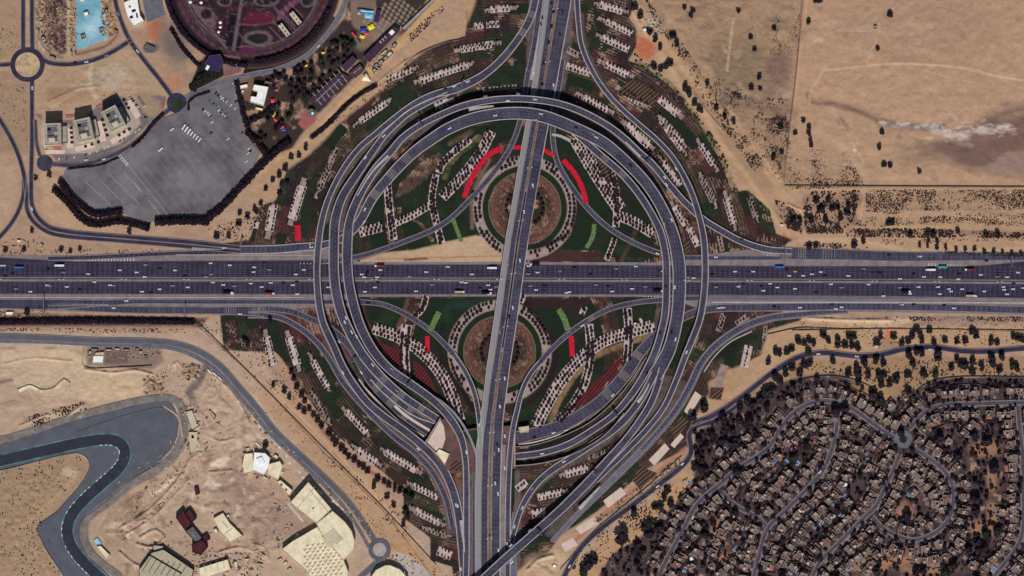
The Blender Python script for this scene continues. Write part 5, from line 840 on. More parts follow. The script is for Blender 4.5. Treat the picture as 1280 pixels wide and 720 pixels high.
for a in (([(75,226),(88,244),(108,262),(118,268),(136,267),(153,265)],8,7,'inner dark tree hedge at the south-west corner of the car park'),([(67,236),(85,254),(106,276),(120,281),(150,277),(170,281),(187,286)],7.5,7,'outer dark tree hedge at the south-west corner of the car park'),([(194,278),(225,276),(262,277)],10,8,'thick dark hedge along the bottom of the car park'),([(258,275),(275,262),(295,241),(325,209),(345,190),(362,176)],9,8,'thick diagonal dark hedge on the east side of the car park'),([(296,103),(300,122),(305,146),(310,160)],6,6,'dark hedge between the car park and the white building'),([(308,165),(322,178),(332,192)],7,7,'dark hedge at the bend east of the car park'),([(312,152),(332,142),(342,132)],6,6,'dark hedge below the white building'),([(-60,402.5),(0,402.5),(120,401),(243,402.5)],6.5,5,'long purplish double hedge south of the motorway'),([(204,142),(190,156),(178,172),(165,184)],3,3,'clipped dark hedge beside the road near the apartments'),([(150,196),(125,206),(85,211)],1.6,2,'thin clipped hedge below the curved road'),([(236,138),(236,128),(244,121),(262,114)],2.2,2.5,'low hedge in the corner beside the palm roundabout'),([(470,106),(440,125),(410,155),(390,172)],5.5,1.2,'dark green swale strip in the sandy track'),([(214,36),(228,60),(250,84)],4,4,'hedge bank beside the grey plot')):
    hedge(*a)
for a0, a1, lab in ((93, 172, 'western'), (22, 88, 'eastern')):
    hedge([(GC[0]+103.5*math.cos(math.radians(t)) if False else GC[0]+(109 if lab == 'western' else 103.5)*math.cos(math.radians(t)), GC[1]+(109 if lab == 'western' else 103.5)*math.sin(math.radians(t))) for t in np.linspace(a0, a1, 12)], 6.5, 5, lab+' curved hedge enclosing the round flower garden')
hedge([(240,112),(252,98),(262,92),(276,92)], 12, 5, 'mass of dark planting beside the purple canopy', 'leaf2')
def trees(pts, r, place, grp=None):
    pts = sorted(pts, key=(lambda p: p[0]) if place.startswith('from the west') else (lambda p: p[1]))
    for i, p in enumerate(pts):
        global TN; TN += 1; tree(p[0], p[1], (p[2] if len(p) > 2 else r)*random.uniform(.88,1.12), '%s dark tree %s' % (nth(i), place), grp or 'trees '+place)
TN = 0
def T(s): a = [float(q) for q in s.replace(';', ' ').replace(',', ' ').split()]; return list(zip(a[::2], a[1::2]))
trees(T('793,10 800,20 812,40 819,50 825,60 817,84 826,87 833,82 838,79 841,45 846,56 856,110 860,117 868,129 874,138'), 3.6, 'from the north along the inner sand track')
trees(T('855,10 866,14 864,20 923,14 938,47 943,62 884,105 895,136 906,147 917,152 949,97 939,110 950,111'), 2.8, 'from the north-west on the scrubby field')
trees(T('967,36 975,160 966,197 977,191 1004,151 1011,159 1011,167 994,167 1013,177 1014,182'), 2.8, 'from the top beside the fence line')
trees(T('1020,1 1025,2 1011,28 1112,19 1097,61 1102,166 1099,185 1105,207 1112,207 1149,215'), 2.9, 'from the top on the empty desert')
trees(T('1020,252 1035,251 1040,261 1047,260 1060,257 1059,266 1014,276 1032,276 991,276 1000,276 1025,262 1050,272'), 3.4, 'from the west in the scrub block by the fence')
trees(T('1137,294 1160,292 1166,294 1197,289,1232,294 1247,294 1067,306 1079,302 1020,308 1011,309 1111,279 1115,279'), 3.2, 'from the west in the scrub north of the motorway')
trees(T('1149,307 1160,301 1171,302 1159,308 1171,310 1182,310 1195,312 1206,312 1218,312 1230,316 1242,315 1253,315 1264,316 1276,318'), 2.3, 'from the west in the row north of the motorway')
trees(T('7,313 30,312 77,313 88,315 100,312 62,219 45,223 40,289 162,290'), 2.6, 'from the west beside the town roads')
trees(T('299,280 300,267 310,271 318,262 271,296 286,296 321,265 326,255 332,236 341,226 349,219 357,211 352,231 359,229 349,242 364,197 374,195 382,185'), 3, 'from the west beside the car park corner')
trees(T('411,542 416,549 420,555 427,561 432,566 436,572 443,575 449,581 454,585 460,589 472,599 480,602 486,607 493,611 500,614 507,618 514,621'), 3.3, 'from the top in the long row on the south-west edge')
trees(T('364,465 367,474 371,484 377,494 381,502 387,511 392,519 397,525 402,532 342,482 355,489 362,497 374,510 380,515 332,557 467,607 484,621 492,632 310,430 306,426 338,402 34,392 510,646 504,655 506,640'), 3.1, 'from the top on the south-west sand edge')
trees(T('997,427 1005,430 1011,426 989,437 975,442 969,440 1017,430 1029,419 1035,427 1047,425 1047,432 1056,432 1065,432 1072,435 1061,421 1067,421 1095,430 1100,421 1117,421 1127,429 1135,427 1140,420 1150,420 1152,426 1161,413 1167,429 1181,426 1196,427 1206,427 1220,420 1246,429 1238,427 1266,421 1272,423 1277,425 1215,415 1145,413 1010,440 960,452 983,440'), 3.6, 'from the west above the winding road')
trees(T('1012,454 1005,457 1041,451 1000,467 981,467 990,460 975,477 1060,467 1070,460 1072,467 1080,454 1095,451 1104,454 1097,469 1105,470 1101,482 1120,475 1112,480 1134,470 1136,444 1141,455 1152,442 1172,442 1154,468 1169,467 1135,489 1189,460 1200,455 1205,458 1215,452 1215,465 1227,460 1239,446 1252,446 1264,457 1271,460 1249,463 1195,450 1145,440 1172,448 965,485 955,492 968,472 1240,455 1085,470'), 4.1, 'from the west below the winding road')
trees([(777,674,8.5),(793,641),(812,656),(805,660),(819,634),(825,635),(834,615),(830,622),(838,630),(735,707,6),(742,700,6),(730,714,6),(795,682),(803,690),(812,668),(865,522,5),(880,510,6),(907,532),(915,540),(924,525),(940,507),(950,500),(905,550),(890,545),(935,530,6),(945,545),(882,558),(868,585),(872,570),(958,510),(925,510)], 4.2, 'from the west between winding road and houses')
trees(T('689,5 692,15 689,34 686,54 680,80 677.5,106 611.7,588 611.7,628 611.7,648 611.7,668.6 611.7,705'), 1.7, 'from the north in the middle of the north to south road')
# park trees by the amusement ground
pk = []; 
for i in range(400):
    x, y = rng.uniform(322, 445), rng.uniform(45, 185)
    if x+y*.98 < 505 and np.hypot(x-GC[0], y-GC[1]) > 124 and np.hypot(x-352, y-120) > 10 and y > 92-(x-320)*.42 and not (305 < x < 340 and y < 142) and all(np.hypot(x-a, y-b) > 4.6 for a, b in pk): pk.append((x, y))
    if len(pk) >= 62: break
pk.sort()
trees(pk, 3.0, 'from the west in the amusement park grove')
def podium(x, y, a):
    pass
# ------------------------------------------------------------ scrub: one mass of low desert bushes
sb = MB()
def bush(x, y, r):
    X_, Y_, _ = W(x, y); n = 6; a0 = random.uniform(0,6); rr = [r*U*random.uniform(.7,1.2) for _ in range(n)]; h = r*U*.9
    sb.add([(X_+rr[i]*math.cos(a0+i*1.047), Y_+rr[i]*math.sin(a0+i*1.047), -.1) for i in range(n)]+[(X_+.6*rr[i]*math.cos(a0+.4+i*1.047), Y_+.6*rr[i]*math.sin(a0+.4+i*1.047), h*random.uniform(.6,1)) for i in range(n)], [(i,(i+1)%n,(i+1)%n+n,i+n) for i in range(n)]+[tuple(range(n,2*n))])
def scrub(pts, n, r0=.35, r1=.9, cl=1.0):
    n = int(n*2.4); r1 *= 1.12
    xs = [p[0] for p in pts]; ys = [p[1] for p in pts]; k = 0; tr = 0
    while k < n and tr < n*12:
        tr += 1; x, y = rng.uniform(min(xs), max(xs)), rng.uniform(min(ys), max(ys))
        if not inside(x, y, pts): continue
        j, i = min(max(int((x-XS[0])/ST), 0), len(XS)-1), min(max(int((y-YS[0])/ST), 0), len(YS)-1)
        if rng.random() > np.clip((N2[i,j]-.5)*3.4*cl+.5, .05, 1): continue
        bush(x, y, rng.uniform(r0, r1)); k += 1
for a in (([(985,195),(1020,200),(1070,210),(1080,232),(1040,236),(982,238)],420),([(1003,200),(1015,185),(1060,190),(1072,215),(1030,215)],120,.3,.6),([(1012,240),(1075,238),(1070,265),(1060,292),(1008,292),(1004,262)],420,.5,1.3),([(968,250),(985,255),(1002,275),(1002,292),(985,285),(975,270)],160,.5,1.3),([(1082,237),(1280,237),(1290,262),(1140,264),(1120,268),(1083,264)],800,.4,.9),([(1170,266),(1290,266),(1290,276),(1180,275)],60),([(1060,272),(1180,270),(1290,278),(1290,284),(1170,278),(1100,284),(1062,282)],260,.4,.9),([(1058,286),(1160,286),(1290,291),(1290,297),(1150,297),(1058,296)],420,.5,1.2),([(1090,300),(1290,296),(1290,300),(1100,306)],60),([(1165,314),(1290,316),(1290,322),(1170,317)],110,.5,1.1),([(1005,302),(1060,305),(1100,312),(1060,312),(1005,308)],70,.4,1.1),
 ([(805,-5),(850,50),(880,95),(910,140),(940,180),(962,215),(950,225),(915,175),(880,125),(850,75),(815,20)],620,.4,1.1),([(890,110),(900,90),(950,130),(990,180),(975,225),(955,205),(925,150)],420,.4,1.0),([(960,15),(1002,18),(998,70),(962,68)],330,.35,.7),([(958,120),(990,125),(985,165),(962,170)],200,.4,1),([(960,160),(985,170),(982,215),(965,205)],120),([(810,-20),(1000,-20),(990,140),(940,150),(880,90)],360,.3,.6),([(905,110),(950,125),(985,150),(960,150)],150,.5,1.1),([(1000,0),(1280,0),(1280,150),(1010,110)],26,.3,.5),
 ([(0,590),(98,568),(110,580),(50,650),(80,720),(0,720)],230,.35,1.1,.6),([(35,520),(105,502),(108,512),(60,530),(40,540)],90,.5,1.3),([(250,408),(270,415),(350,500),(400,565),(470,640),(530,710),(515,715),(440,630),(340,510)],190,.3,.8),([(400,560),(440,590),(500,640),(515,680),(480,650),(420,600)],60,.4,1),([(0,410),(230,411),(240,416),(100,416),(0,414)],100,.4,.9),([(240,398),(280,400),(300,440),(250,412)],50,.4,.9),
 ([(1100,396),(1290,396),(1290,402),(1100,401)],130,.5,1.2),([(1000,400),(1280,405),(1280,430),(1000,440)],200,.3,.9),([(980,455),(1130,450),(1280,448),(1280,470),(1130,490),(1085,478)],260,.4,1.2),([(705,715),(745,665),(800,625),(855,585),(865,600),(800,660),(760,700)],170,.5,1.2),([(740,650),(800,607),(850,570),(856,582),(800,620),(750,655)],150,.4,1),([(370,190),(480,100),(520,60),(530,66),(480,115),(400,165),(330,240)],180,.4,.9),([(510,45),(550,5),(556,12),(515,52)],60,.5,1),([(55,115),(130,80),(170,90),(150,130),(60,140)],60,.3,.6),([(0,20),(26,20),(26,60),(0,70)],12),([(0,100),(35,110),(35,180),(0,140)],20),([(260,285),(320,270),(320,300),(265,302)],60,.5,1),([(785,60),(830,95),(870,140),(905,190),(925,240),(915,240),(880,175),(840,120)],260,.7,1.6),([(0,312),(200,312),(200,318),(0,320)],40),([(205,455),(260,450),(290,480),(260,520),(180,490)],60,.3,.8),([(300,560),(335,575),(330,600),(300,590)],30,.6,1.4),([(270,410),(340,430),(390,500),(360,520),(300,450)],90,.4,1)):
    scrub(*a)
for a in T('792,63 800,70 808,77 814,83 820,88 826,94 832,99 838,105 843,112 848,118 853,124'): bush(a[0]-5, a[1]+6, 2)
o = sb.build('scrub', 'scrub'); tag(o, 'low dark desert scrub scattered over the sand', 'scrub', kind='stuff')

# rubble and spoil of the building site: uncountable small blocks
rb = MB()
def rubble(pts, n, s0=.4, s1=1.3):
    xs = [p[0] for p in pts]; ys = [p[1] for p in pts]; k = 0
    while k < n:
        x, y = rng.uniform(min(xs), max(xs)), rng.uniform(min(ys), max(ys)); 
        if not inside(x, y, pts): k += .2; continue
        X_, Y_, _ = W(x, y); a = rng.uniform(0, 3.1); l, w_ = rng.uniform(s0, s1)*2, rng.uniform(s0, s1); c_, q_ = math.cos(a), math.sin(a); h = rng.uniform(.5, 1.6)
        rb.prism([(X_+i*l*c_-j*w_*q_, Y_+i*l*q_+j*w_*c_) for i, j in ((-1,-1),(1,-1),(1,1),(-1,1))], -.2, h, 0 if rng.random() < .6 else 1); k += 1
for a in (([(300,555),(330,552),(358,580),(352,600),(300,596)],170),([(225,505),(258,510),(262,575),(236,580)],150),([(180,470),(205,470),(205,492),(180,492)],60),([(228,455),(250,455),(250,475),(228,475)],60),([(255,455),(470,665),(462,672),(395,605),(330,545),(255,465)],420,.3,1),([(150,630),(215,590),(235,575),(240,600),(190,650),(150,680)],150),([(240,690),(330,690),(330,720),(240,720)],140),([(130,560),(345,500),(350,700),(180,700)],260,.3,.8),([(340,610),(372,640),(365,690),(330,680)],60),([(85,0),(96,0),(96,70),(85,70)],60),([(126,0),(148,20),(142,45),(128,45)],70),([(45,0),(56,0),(60,66),(46,40)],50),([(56,0),(84,0),(82,66),(62,62)],110,.3,1),([(110,432),(200,434),(200,450),(110,450)],60,.3,.8),([(5,300),(70,300),(60,312),(0,310)],25),([(460,70),(490,60),(480,85),(455,98)],70,.3,.9),([(0,388),(60,390),(60,398),(0,398)],30),([(463,690),(520,692),(560,720),(510,720)],60,.3,.8),([(798,12),(822,20),(832,45),(815,42)],50,.4,1)): rubble(*a)
o = rb.build('rubble', ['sandy','wall2']); tag(o, 'pale and dark building rubble strewn over the sandy sites', 'rubble', kind='stuff')
# ------------------------------------------------------------ villas
DISTp = DIST
def villa_proto(k):
    t = empty('villa', (0,0,-500)); wm = 'wall' if k%2 else 'wall2'; rm = ['roof','roof2','roof3','roof4','roof','roof3','roof2'][k]
    specs = [[(-5.5,5.5,-4.5,4.5,7),(-7,-5.5,-3.5,1,3.6),(1,6.5,-8,-4.5,3.8)], [(-6,3,-5,4.5,7.2),(3,7,-2,5,3.8),(-4,1.5,-8.5,-5,3.6)], [(-4.5,5,-6,5,6.8),(-7.5,-4.5,-4,3,3.6),(-2,4,5,8,3.5)], [(-6.5,1,-4,5,7),(1,6.5,-5.5,2.5,6.6),(-3,3,-8,-4,3.4)], [(-7,2,-3,5,6.8),(2,5.5,0,7,7.4),(2,7,-6,0,3.6)], [(-4,7,-4,3.5,7.2),(-7,-4,-7,1,3.6),(-1,3,3.5,8,6.4),(3,6,-7,-4,3.2)], [(-5,1.5,-7,3,6.9),(1.5,6.5,-2,6,3.9),(-5,-1,3,6.5,3.4)]][k]
    for i, (x0,x1,y0,y1,h) in enumerate(specs):
        w = MB(); w.box(x0, x1, y0, y1, -.3, h-.7)
        for a in ((x0,x1,y0,y0+.45),(x0,x1,y1-.45,y1),(x0,x0+.45,y0+.45,y1-.45),(x1-.45,x1,y0+.45,y1-.45)): w.box(*a, h-.7, h+.1, 1)
        wo = w.build('wall', [wm,'rim'], t)
        r = MB(); r.box(x0+.45, x1-.45, y0+.45, y1-.45, h-.7, h-.55)
        if i == 0:
            xm = (x0+x1)/2; r.box(xm-.2, xm+.2, y0+.45, y1-2.5, h-.55, h+.05, 1); r.box(xm, x1-.45, 0, .4, h-.55, h+.05, 1); r.box(xm-2.2, xm-.9, -.6, .6, h-.55, h+.5, 1)
        r.build('roof', [rm,'rim'], t)
    s = MB(); x0, x1, y0, y1, h = specs[0]; s.box(x0+.9, x0+3.7, y1-3.9, y1-1.1, h-.5, h+2.1); s.box(x0+.6, x0+4, y1-4.2, y1-.8, h+2.1, h+2.35, 1); s.build('stair_tower', [wm,'rim'], t)
    g = MB()
    for a in ((-8.2,8.2,12,12.25),(-8.2,-8.0,-9,12),(8.0,8.2,-9,12)): g.box(*a, -.2, 1.9)
    g.build('garden_wall', 'rim' if k == 1 else wm, t)
    d = MB(); d.box(-2.6, 2.2, -14.2, -8.6, 0, .14); d.build('driveway', 'conc', t); d = MB(); d.box(*[(-6,3,5.2,9.6),(-2,6,5.4,10.4),(-6.5,-1,8.1,11),(0,6.5,5.6,10),(-6,0,5.2,9),(4,7,4,9),(2,6,6.2,10)][k], 0, .2); d.build('patio', 'conc' if k%2 else 'clay', t)
    return t
VP = [villa_proto(k) for k in range(7)]
ALLST = np.vstack([smooth(p, 4)[:,:2] for _, p in STR.values()])
VIL = []
import re
def short(t): return re.sub(r', counted from the \w+ end', '', t).replace('along the ', 'of ').replace('from the north end of ', 'of ').replace('from the south end of ', 'of ').replace('lone back villa behind ', 'back villa past ')
def can(x, y, d=11.3, ds=10.2): return all(np.hypot(x-a, y-b) > d for a, b, *_ in VIL) and np.min(np.hypot(ALLST[:,0]-x, ALLST[:,1]-y)) > ds and inside(x, y, DISTp)
def villa(x, y, ang, label, grp):
    k = random.randrange(7); q_ = random.uniform(.82,1.12); t = dup(VP[k], W(x,y,0), ang+random.choice([0,0,0,math.pi*.5,-math.pi*.5])*(0), (q_*random.choice([1,-1]), q_*random.uniform(.9,1.1), q_), label=label, cat='villa', group=grp); VIL.append((x, y, label, ang)); return t
for key, (nm_, pts) in STR.items():
    s = smooth(pts, 2); L = arclen(s)
    if key == 'l': continue
    for sg, side in ((1, 'inner'), (-1, 'outer')):
        t = 6; i = 0
        while t < L[-1]-3:
            q, d = at_arc(s, L, t); x, y = q[0]+d[1]*sg*(13.6+1.3*math.sin(t*1.7)), q[1]-d[0]*sg*(13.6+1.3*math.sin(t*1.7))
            if can(x, y) and -8 < x < 1288 and y < 728:
                # outward direction in world: from street to house; front (-y local) faces the street
                ox, oy = d[1]*sg, d[0]*sg; ang = math.atan2(oy, ox)-math.pi/2
                villa(x, y, ang+random.uniform(-.1,.1), '%s villa along %s, counted from the %s end, %s side' % (nth(i), nm_, {'a':'south','b':'north','c':'north','d':'north','e':'west','f':'north'}[key], side if key in 'd' else ({'a':{1:'west',-1:'east'},'b':{1:'east',-1:'west'},'c':{1:'east',-1:'west'},'e':{1:'north',-1:'south'},'f':{1:'east',-1:'west'}}[key][sg])), 'villas along '+nm_); i += 1; t += random.choice([11.6,11.6,12.4,13.5,18.5])
            else: t += 1.5
# second rows
def rowv(pts, place, sp=12.4, face=-1, grp=None, d=10):
    end = 'north' if pts[0][1] <= pts[-1][1] else 'south'
    s = smooth(pts, 2); L = arclen(s); t = 1; i = 0
    while t < L[-1]:
        q, dd = at_arc(s, L, t)
        if can(q[0], q[1], d, 7.5):
            ox, oy = dd[1]*face, dd[0]*face; villa(q[0], q[1], math.atan2(oy, ox)-math.pi/2+random.uniform(-.06,.06), '%s villa from the %s end of %s' % (nth(i), end, place), grp or 'villas of '+place); i += 1; t += sp
        else: t += 1.5
rowv([(872,606),(884,594),(900,580),(925,568),(950,548)], 'the row nearest the winding road', face=1); rowv([(1150,650),(1165,660),(1176,645)], 'the cul-de-sac end'); rowv([(1140,590),(1150,600),(1160,610),(1168,622),(1168,640)], 'the row inside the horseshoe', face=1)
rowv([(1130,600),(1122,620),(1114,636),(1124,652),(1140,660)], 'the inner ring of the horseshoe garden'); rowv([(985,590),(970,606),(952,622),(936,618)], 'the row behind the link lane'); rowv([(1070,560),(1062,585),(1048,610),(1030,632),(1010,655),(990,680),(975,705)], 'the row between second and third lanes')
rowv([(1085,690),(1060,705),(1045,716)], 'the row below the third lane'); rowv([(890,690),(910,655),(925,660)], 'the row round the small park'); rowv([(1080,715),(1100,690),(1130,695),(1160,700),(1190,690),(1205,665)], 'the outer row below the horseshoe'); rowv([(980,560),(1000,545),(1018,530)], 'the row in the northern loop'); rowv([(1085,545),(1075,535)], 'the pair near the tree roundabout'); rowv([(1215,530),(1200,545)], 'the row south of the top lane')
rowv([(1262,690),(1275,700)], 'the corner by the eastern edge'); rowv([(915,700),(930,690),(900,716)], 'the bottom edge row'); rowv([(990,500),(1035,515),(1020,522)], 'the northern tip')
fi = 0
for q in range(4000):
    if len(VIL) >= 272: break
    x, y = rng.uniform(800, 1275), rng.uniform(485, 716)
    if can(x, y, 13.2, 11.5) and not any(math.hypot(x-a, (y-b)*.8) < r for a, b, r in ((893,668,16),(1235,600,32),(1232,560,30),(1225,660,22),(1130,640,16),(1090,485,24),(1110,705,26),(880,545,22),(910,530,22),(940,510,22),(960,500,18),(800,690,30),(1225,545,26),(860,580,14))): 
        nb = min([v_ for v_ in VIL if 'back villa behind' not in v_[2]], key=lambda v_: math.hypot(v_[0]-x, v_[1]-y)); fi += 1; villa(x, y, nb[3]+math.pi, 'lone back villa behind '+short(nb[2]), 'back villas away from the lanes')
print('villas', len(VIL))
# gardens: pools, trees
PSEEN = set()
PL = T('968,577 968,580 883,580 861,602 983,577 997,579 964,609 1026,638 1027,654 1057,620 1084,576 856,712 930,661 919,687 1061,711 1242,712 1262,712 1098,719 996,672 1010,648 1150,582 1135,618 988,716 1054,646 953,622 998,716 905,562')
for i, (x, y) in enumerate(PL):
    j = min(range(len(VIL)), key=lambda q: np.hypot(VIL[q][0]-x, VIL[q][1]-y)); vx_, vy_, lb, an = VIL[j]; dd = np.hypot(x-vx_, y-vy_)
    if lb in PSEEN or min(np.hypot(v_[0]-x, v_[1]-y) for v_ in VIL) > 16: continue
    PSEEN.add(lb)
    if dd < 7.6: kx = 7.6/max(dd, .1); x, y = vx_+(x-vx_)*kx, vy_+(y-vy_)*kx
    t = empty('swimming_pool', W(x,y,0), an, label='blue pool by '+short(lb), cat='pool')
    a, b = random.choice([(4.2,2.2),(3.4,2.4),(2.6,2.6)]); mb = MB(); mb.box(-a, a, -b, b, -.2, .35); mb.build('pool_deck', 'poolrim', t); mb = MB(); mb.box(-a+.9, a-.9, -b+.8, b-.8, .2, .42); mb.build('water', 'pool', t)
nt_ = 0; placed = []; TSEEN = set()
for q in range(6000):
    if nt_ >= 520: break
    x, y = rng.uniform(745, 1283), rng.uniform(475, 722)
    if not inside(x, y, DISTp): continue
    dv = [np.hypot(x-a, y-b) for a, b, *_ in VIL]; j = int(np.argmin(dv)); ds = np.min(np.hypot(ALLST[:,0]-x, ALLST[:,1]-y))
    if dv[j] < 6.6 or ds < 3.6 or any(np.hypot(x-a, y-b) < 4.2 for a, b in placed) or any(np.hypot(x-a, y-b) < 5.5 for a, b in PL): continue
    placed.append((x, y)); nt_ += 1; far = dv[j] > 12
    k = sum(1 for z_ in placed if 0) ; r = rng.uniform(2.0, 3.2) if not far else rng.uniform(3.4, 6)
    if j in TSEEN: TREES.append((min(r, 2.6)*1.15, x, y, None, None)); continue
    TSEEN.add(j); tree(x, y, r, '%s tree by %s' % ('broad' if far else 'dark', short(VIL[j][2])), 'garden trees in the housing quarter')
more = MB(); rw = MB()
vt, ft = sph(1, 90, 5)
for q in range(9000):
    x, y = rng.uniform(745, 1283), rng.uniform(475, 722)
    if not inside(x, y, DISTp): continue
    if min(np.hypot(x-a, y-b) for a, b, *_ in VIL) < 6 or np.min(np.hypot(ALLST[:,0]-x, ALLST[:,1]-y)) < 3.2 or any(np.hypot(x-a, y-b) < 2.6 for a, b in placed): continue
    placed.append((x, y)); R = rng.uniform(1.1, 2.1)*U; X_, Y_, _ = W(x, y); more.add([(X_+a*R, Y_+b*R, R*.7+c*R*.9) for a, b, c in vt], ft)
    if len(placed) > 1050: break
o = more.build('shrubbery', 'leaf'); tag(o, 'dense low garden bushes filling the gaps between the villas', 'bushes', kind='stuff')
for q in range(0, len(ALLST), 2):
    x, y = ALLST[q]+rng.normal(size=2)*.8; a = rng.choice([-1,1]); k = min(q+1, len(ALLST)-1); d_ = ALLST[k]-ALLST[q]; n_ = np.linalg.norm(d_)
    if 0 < n_ < 8 and rng.random() < .62: TREES.append((rng.uniform(1.3,2.3), x+a*d_[1]/n_*4.6, y-a*d_[0]/n_*4.6, None, None))
TREES.sort(key=lambda t: -t[0] if t[3] else 0)
for a in TREES[:297]: tree_now(*a)
gw = [sph(1, 200, 70+i) for i in range(4)]
for i, (r, x, y, *_) in enumerate(TREES[297:]):
    X_, Y_, _ = W(x, y); R = r*U; a = random.uniform(0,6.28); c_, s_ = math.cos(a)*R, math.sin(a)*R; rw.add([(X_+p*c_-q*s_, Y_+p*s_+q*c_, 1.6+R*.62+z*R*.8) for p, q, z in gw[i%4][0]], gw[i%4][1]); rw.cyl(X_, Y_, .2, -.3, 2+R*.3, 5, 1, .14)
o = rw.build('trees', ['leaf','bark']); tag(o, 'the many smaller dark trees of gardens, road edges and desert', 'trees', kind='stuff')
LW = MB()
for q in range(130):
    v_ = VIL[int(rng.integers(len(VIL)))]; a = v_[3]; x, y = v_[0]-math.sin(a)*rng.uniform(7,9), v_[1]-math.cos(a)*rng.uniform(7,9); X_, Y_, _ = W(x, y); l, w_ = rng.uniform(2.5,5.5), rng.uniform(1.6,3.4); c_, q2 = math.cos(a), math.sin(a); LW.add([(X_+i*l*c_-j*w_*q2, Y_+i*l*q2+j*w_*c_, .05+q*.0008) for i, j in ((-1,-1),(1,-1),(1,1),(-1,1))], [(0,1,2,3)])
tag(LW.build('lawn_grass', 'leaf2'), 'patches of dark garden grass behind the villas', 'grass', kind='stuff')
# patches of paving / awnings that stand out in the quarter
for x, y, a, l, w_, m_, lab in ((1174,566,60,12,4,'cream','long cream awning beside the horseshoe lane'),(917,644,60,7,4,'yellow' if False else 'cream','pale yellow awning south of the link lane'),(1056,606,20,6,4,'white' if False else 'whiteroof','white L-shaped garden roof by the second lane'),(999,639,30,4,5,'whiteroof','white garden roof near the crossing of lanes'),(1040,644,-30,9,4,'cream2','beige garden roof between second and third lanes'),(1066,571,30,12,5,'cream2','pale terrace by the third lane'),(951,622,30,8,7,'poolrim','rounded pale terrace by the link lane'),(992,561,20,8,5,'clay','orange tiled terrace by the second lane'),(865,698,20,6,4,'whiteroof','white garden roof near the bottom edge'),(918,550,40,7,3,'shed','pale carport on the western lane')):
    t = empty('canopy', W(x,y,0), math.radians(a), label=lab, cat='canopy'); mb = MB(); mb.box(-l*.55, l*.55, -w_*.55, w_*.55, 2.9, 3.1); mb.build('roof', m_, t)
    for sx in (-1, 1):
        for sy in (-1, 1): mb = MB(); mb.cyl(sx*l*.5, sy*w_*.5, .12, -.2, 2.9, 6); mb.build('post', 'steel', t)
# ------------------------------------------------------------ larger buildings
def inset(p, d):
    cx = sum(a for a, b in p)/len(p); cy = sum(b for a, b in p)/len(p); out = []
    for a, b in p:
        r = math.hypot(a-cx, b-cy); out.append((cx+(a-cx)*max(.3,1-d*1.4/r), cy+(b-cy)*max(.3,1-d*1.4/r)))
    return out
def bld(name, label, cat, blocks, units=(), group=None):
    """blocks: (plan points, height, wall, roof, base height); units: (x, y, len, wid, h, z, ang, mat, name)"""
    t = empty(name, W(*blocks[0][0][0], 0), label=label, cat=cat, group=group); ox, oy, _ = W(*blocks[0][0][0])
    for b in blocks:
        p = P2(b[0]); h = b[1]; wm = b[2]; rm = b[3]; z0 = b[4] if len(b) > 4 else -.3; q = inset(p, .6); n = len(p); mb = MB(); mb.prism(p, z0, h-.9, 0)
        mb.add([(x,y,h-.9) for x,y in p]+[(x,y,h) for x,y in p]+[(x,y,h) for x,y in q]+[(x,y,h-.9) for x,y in q], [(i,(i+1)%n,(i+1)%n+n,i+n) for i in range(n)]+[(i+n,(i+1)%n+n,(i+1)%n+2*n,i+2*n) for i in range(n)]+[(i+2*n,(i+1)%n+2*n,(i+1)%n+3*n,i+3*n) for i in range(n)], 0)
        mb.v = [(x-ox,y-oy,z) for x,y,z in mb.v]; mb.build('wall', wm, t)
        mb = MB(); mb.prism([(x-ox,y-oy) for x,y in inset(p,.75)], h-1.0, h-.75); mb.build('roof', rm, t)
    for u in units:
        x, y, l, w_, h, z, a, m_, nm_ = u; X_, Y_, _ = W(x, y); a = math.radians(a); c, s_ = math.cos(a), math.sin(a); pts = [(X_-ox+i*l/2*U*c-j*w_/2*U*s_, Y_-oy+i*l/2*U*s_+j*w_/2*U*c) for i, j in ((-1,-1),(1,-1),(1,1),(-1,1))]
        mb = MB(); mb.prism(pts, z, z+h); mb.build(nm_, m_, t)
    return t
def rrect(x, y, l, w_, a):
    a = math.radians(a); c, s_ = math.cos(a), math.sin(a); return [(x+i*l/2*c+j*w_/2*s_, y-i*l/2*s_+j*w_/2*c) for i, j in ((-1,-1),(1,-1),(1,1),(-1,1))]
for (x, y, l, w_, a, lab) in ((67.8,168.5,21,27,2,'westernmost'),(106.5,163,21,28,13,'middle'),(143.5,149,20,28,28,'easternmost')):
    R_ = math.radians(a); un = []
    for i, j, ll, ww, h, m_, nm_ in ((-4,-6,4,3,2.4,'dark','shaft'),(2,-7,5,3,1.4,'grey2','plant_unit'),(-3,2,9,1.2,1,'dark','pipe_duct'),(4,-1,4,4,1.6,'grey','stair_tower'),(-1,7,8,5,1.8,'cream2','plant_unit'),(4,5,3,3,2.2,'grey2','plant_unit'),(-5,-1,3,2,1,'grey2','plant_unit'),(5,-9,2,2,1,'grey2','plant_unit'),(0,-2,2,3,1.3,'steel','plant_unit')):
        un.append((x+i*math.cos(R_)+j*math.sin(R_), y-i*math.sin(R_)+j*math.cos(R_), ll, ww, h, 19.6, a, m_, nm_))
    bld('apartment_block', lab+' of three tall grey flat-roofed apartment blocks by the car park', 'apartment block', [(rrect(x,y,l,w_,a),20.5,'creamwall','grey'),(rrect(x,y,l*.66,w_*.72,a),21.2,'creamwall','grey2',19),(rrect(x+ (l*.5+3)*math.cos(R_), y-(l*.5+3)*math.sin(R_), 6, w_*.8, a),5,'wall2','grey')], un, 'three apartment blocks')
def slabs(pts, label, m='cream2'):
    pass
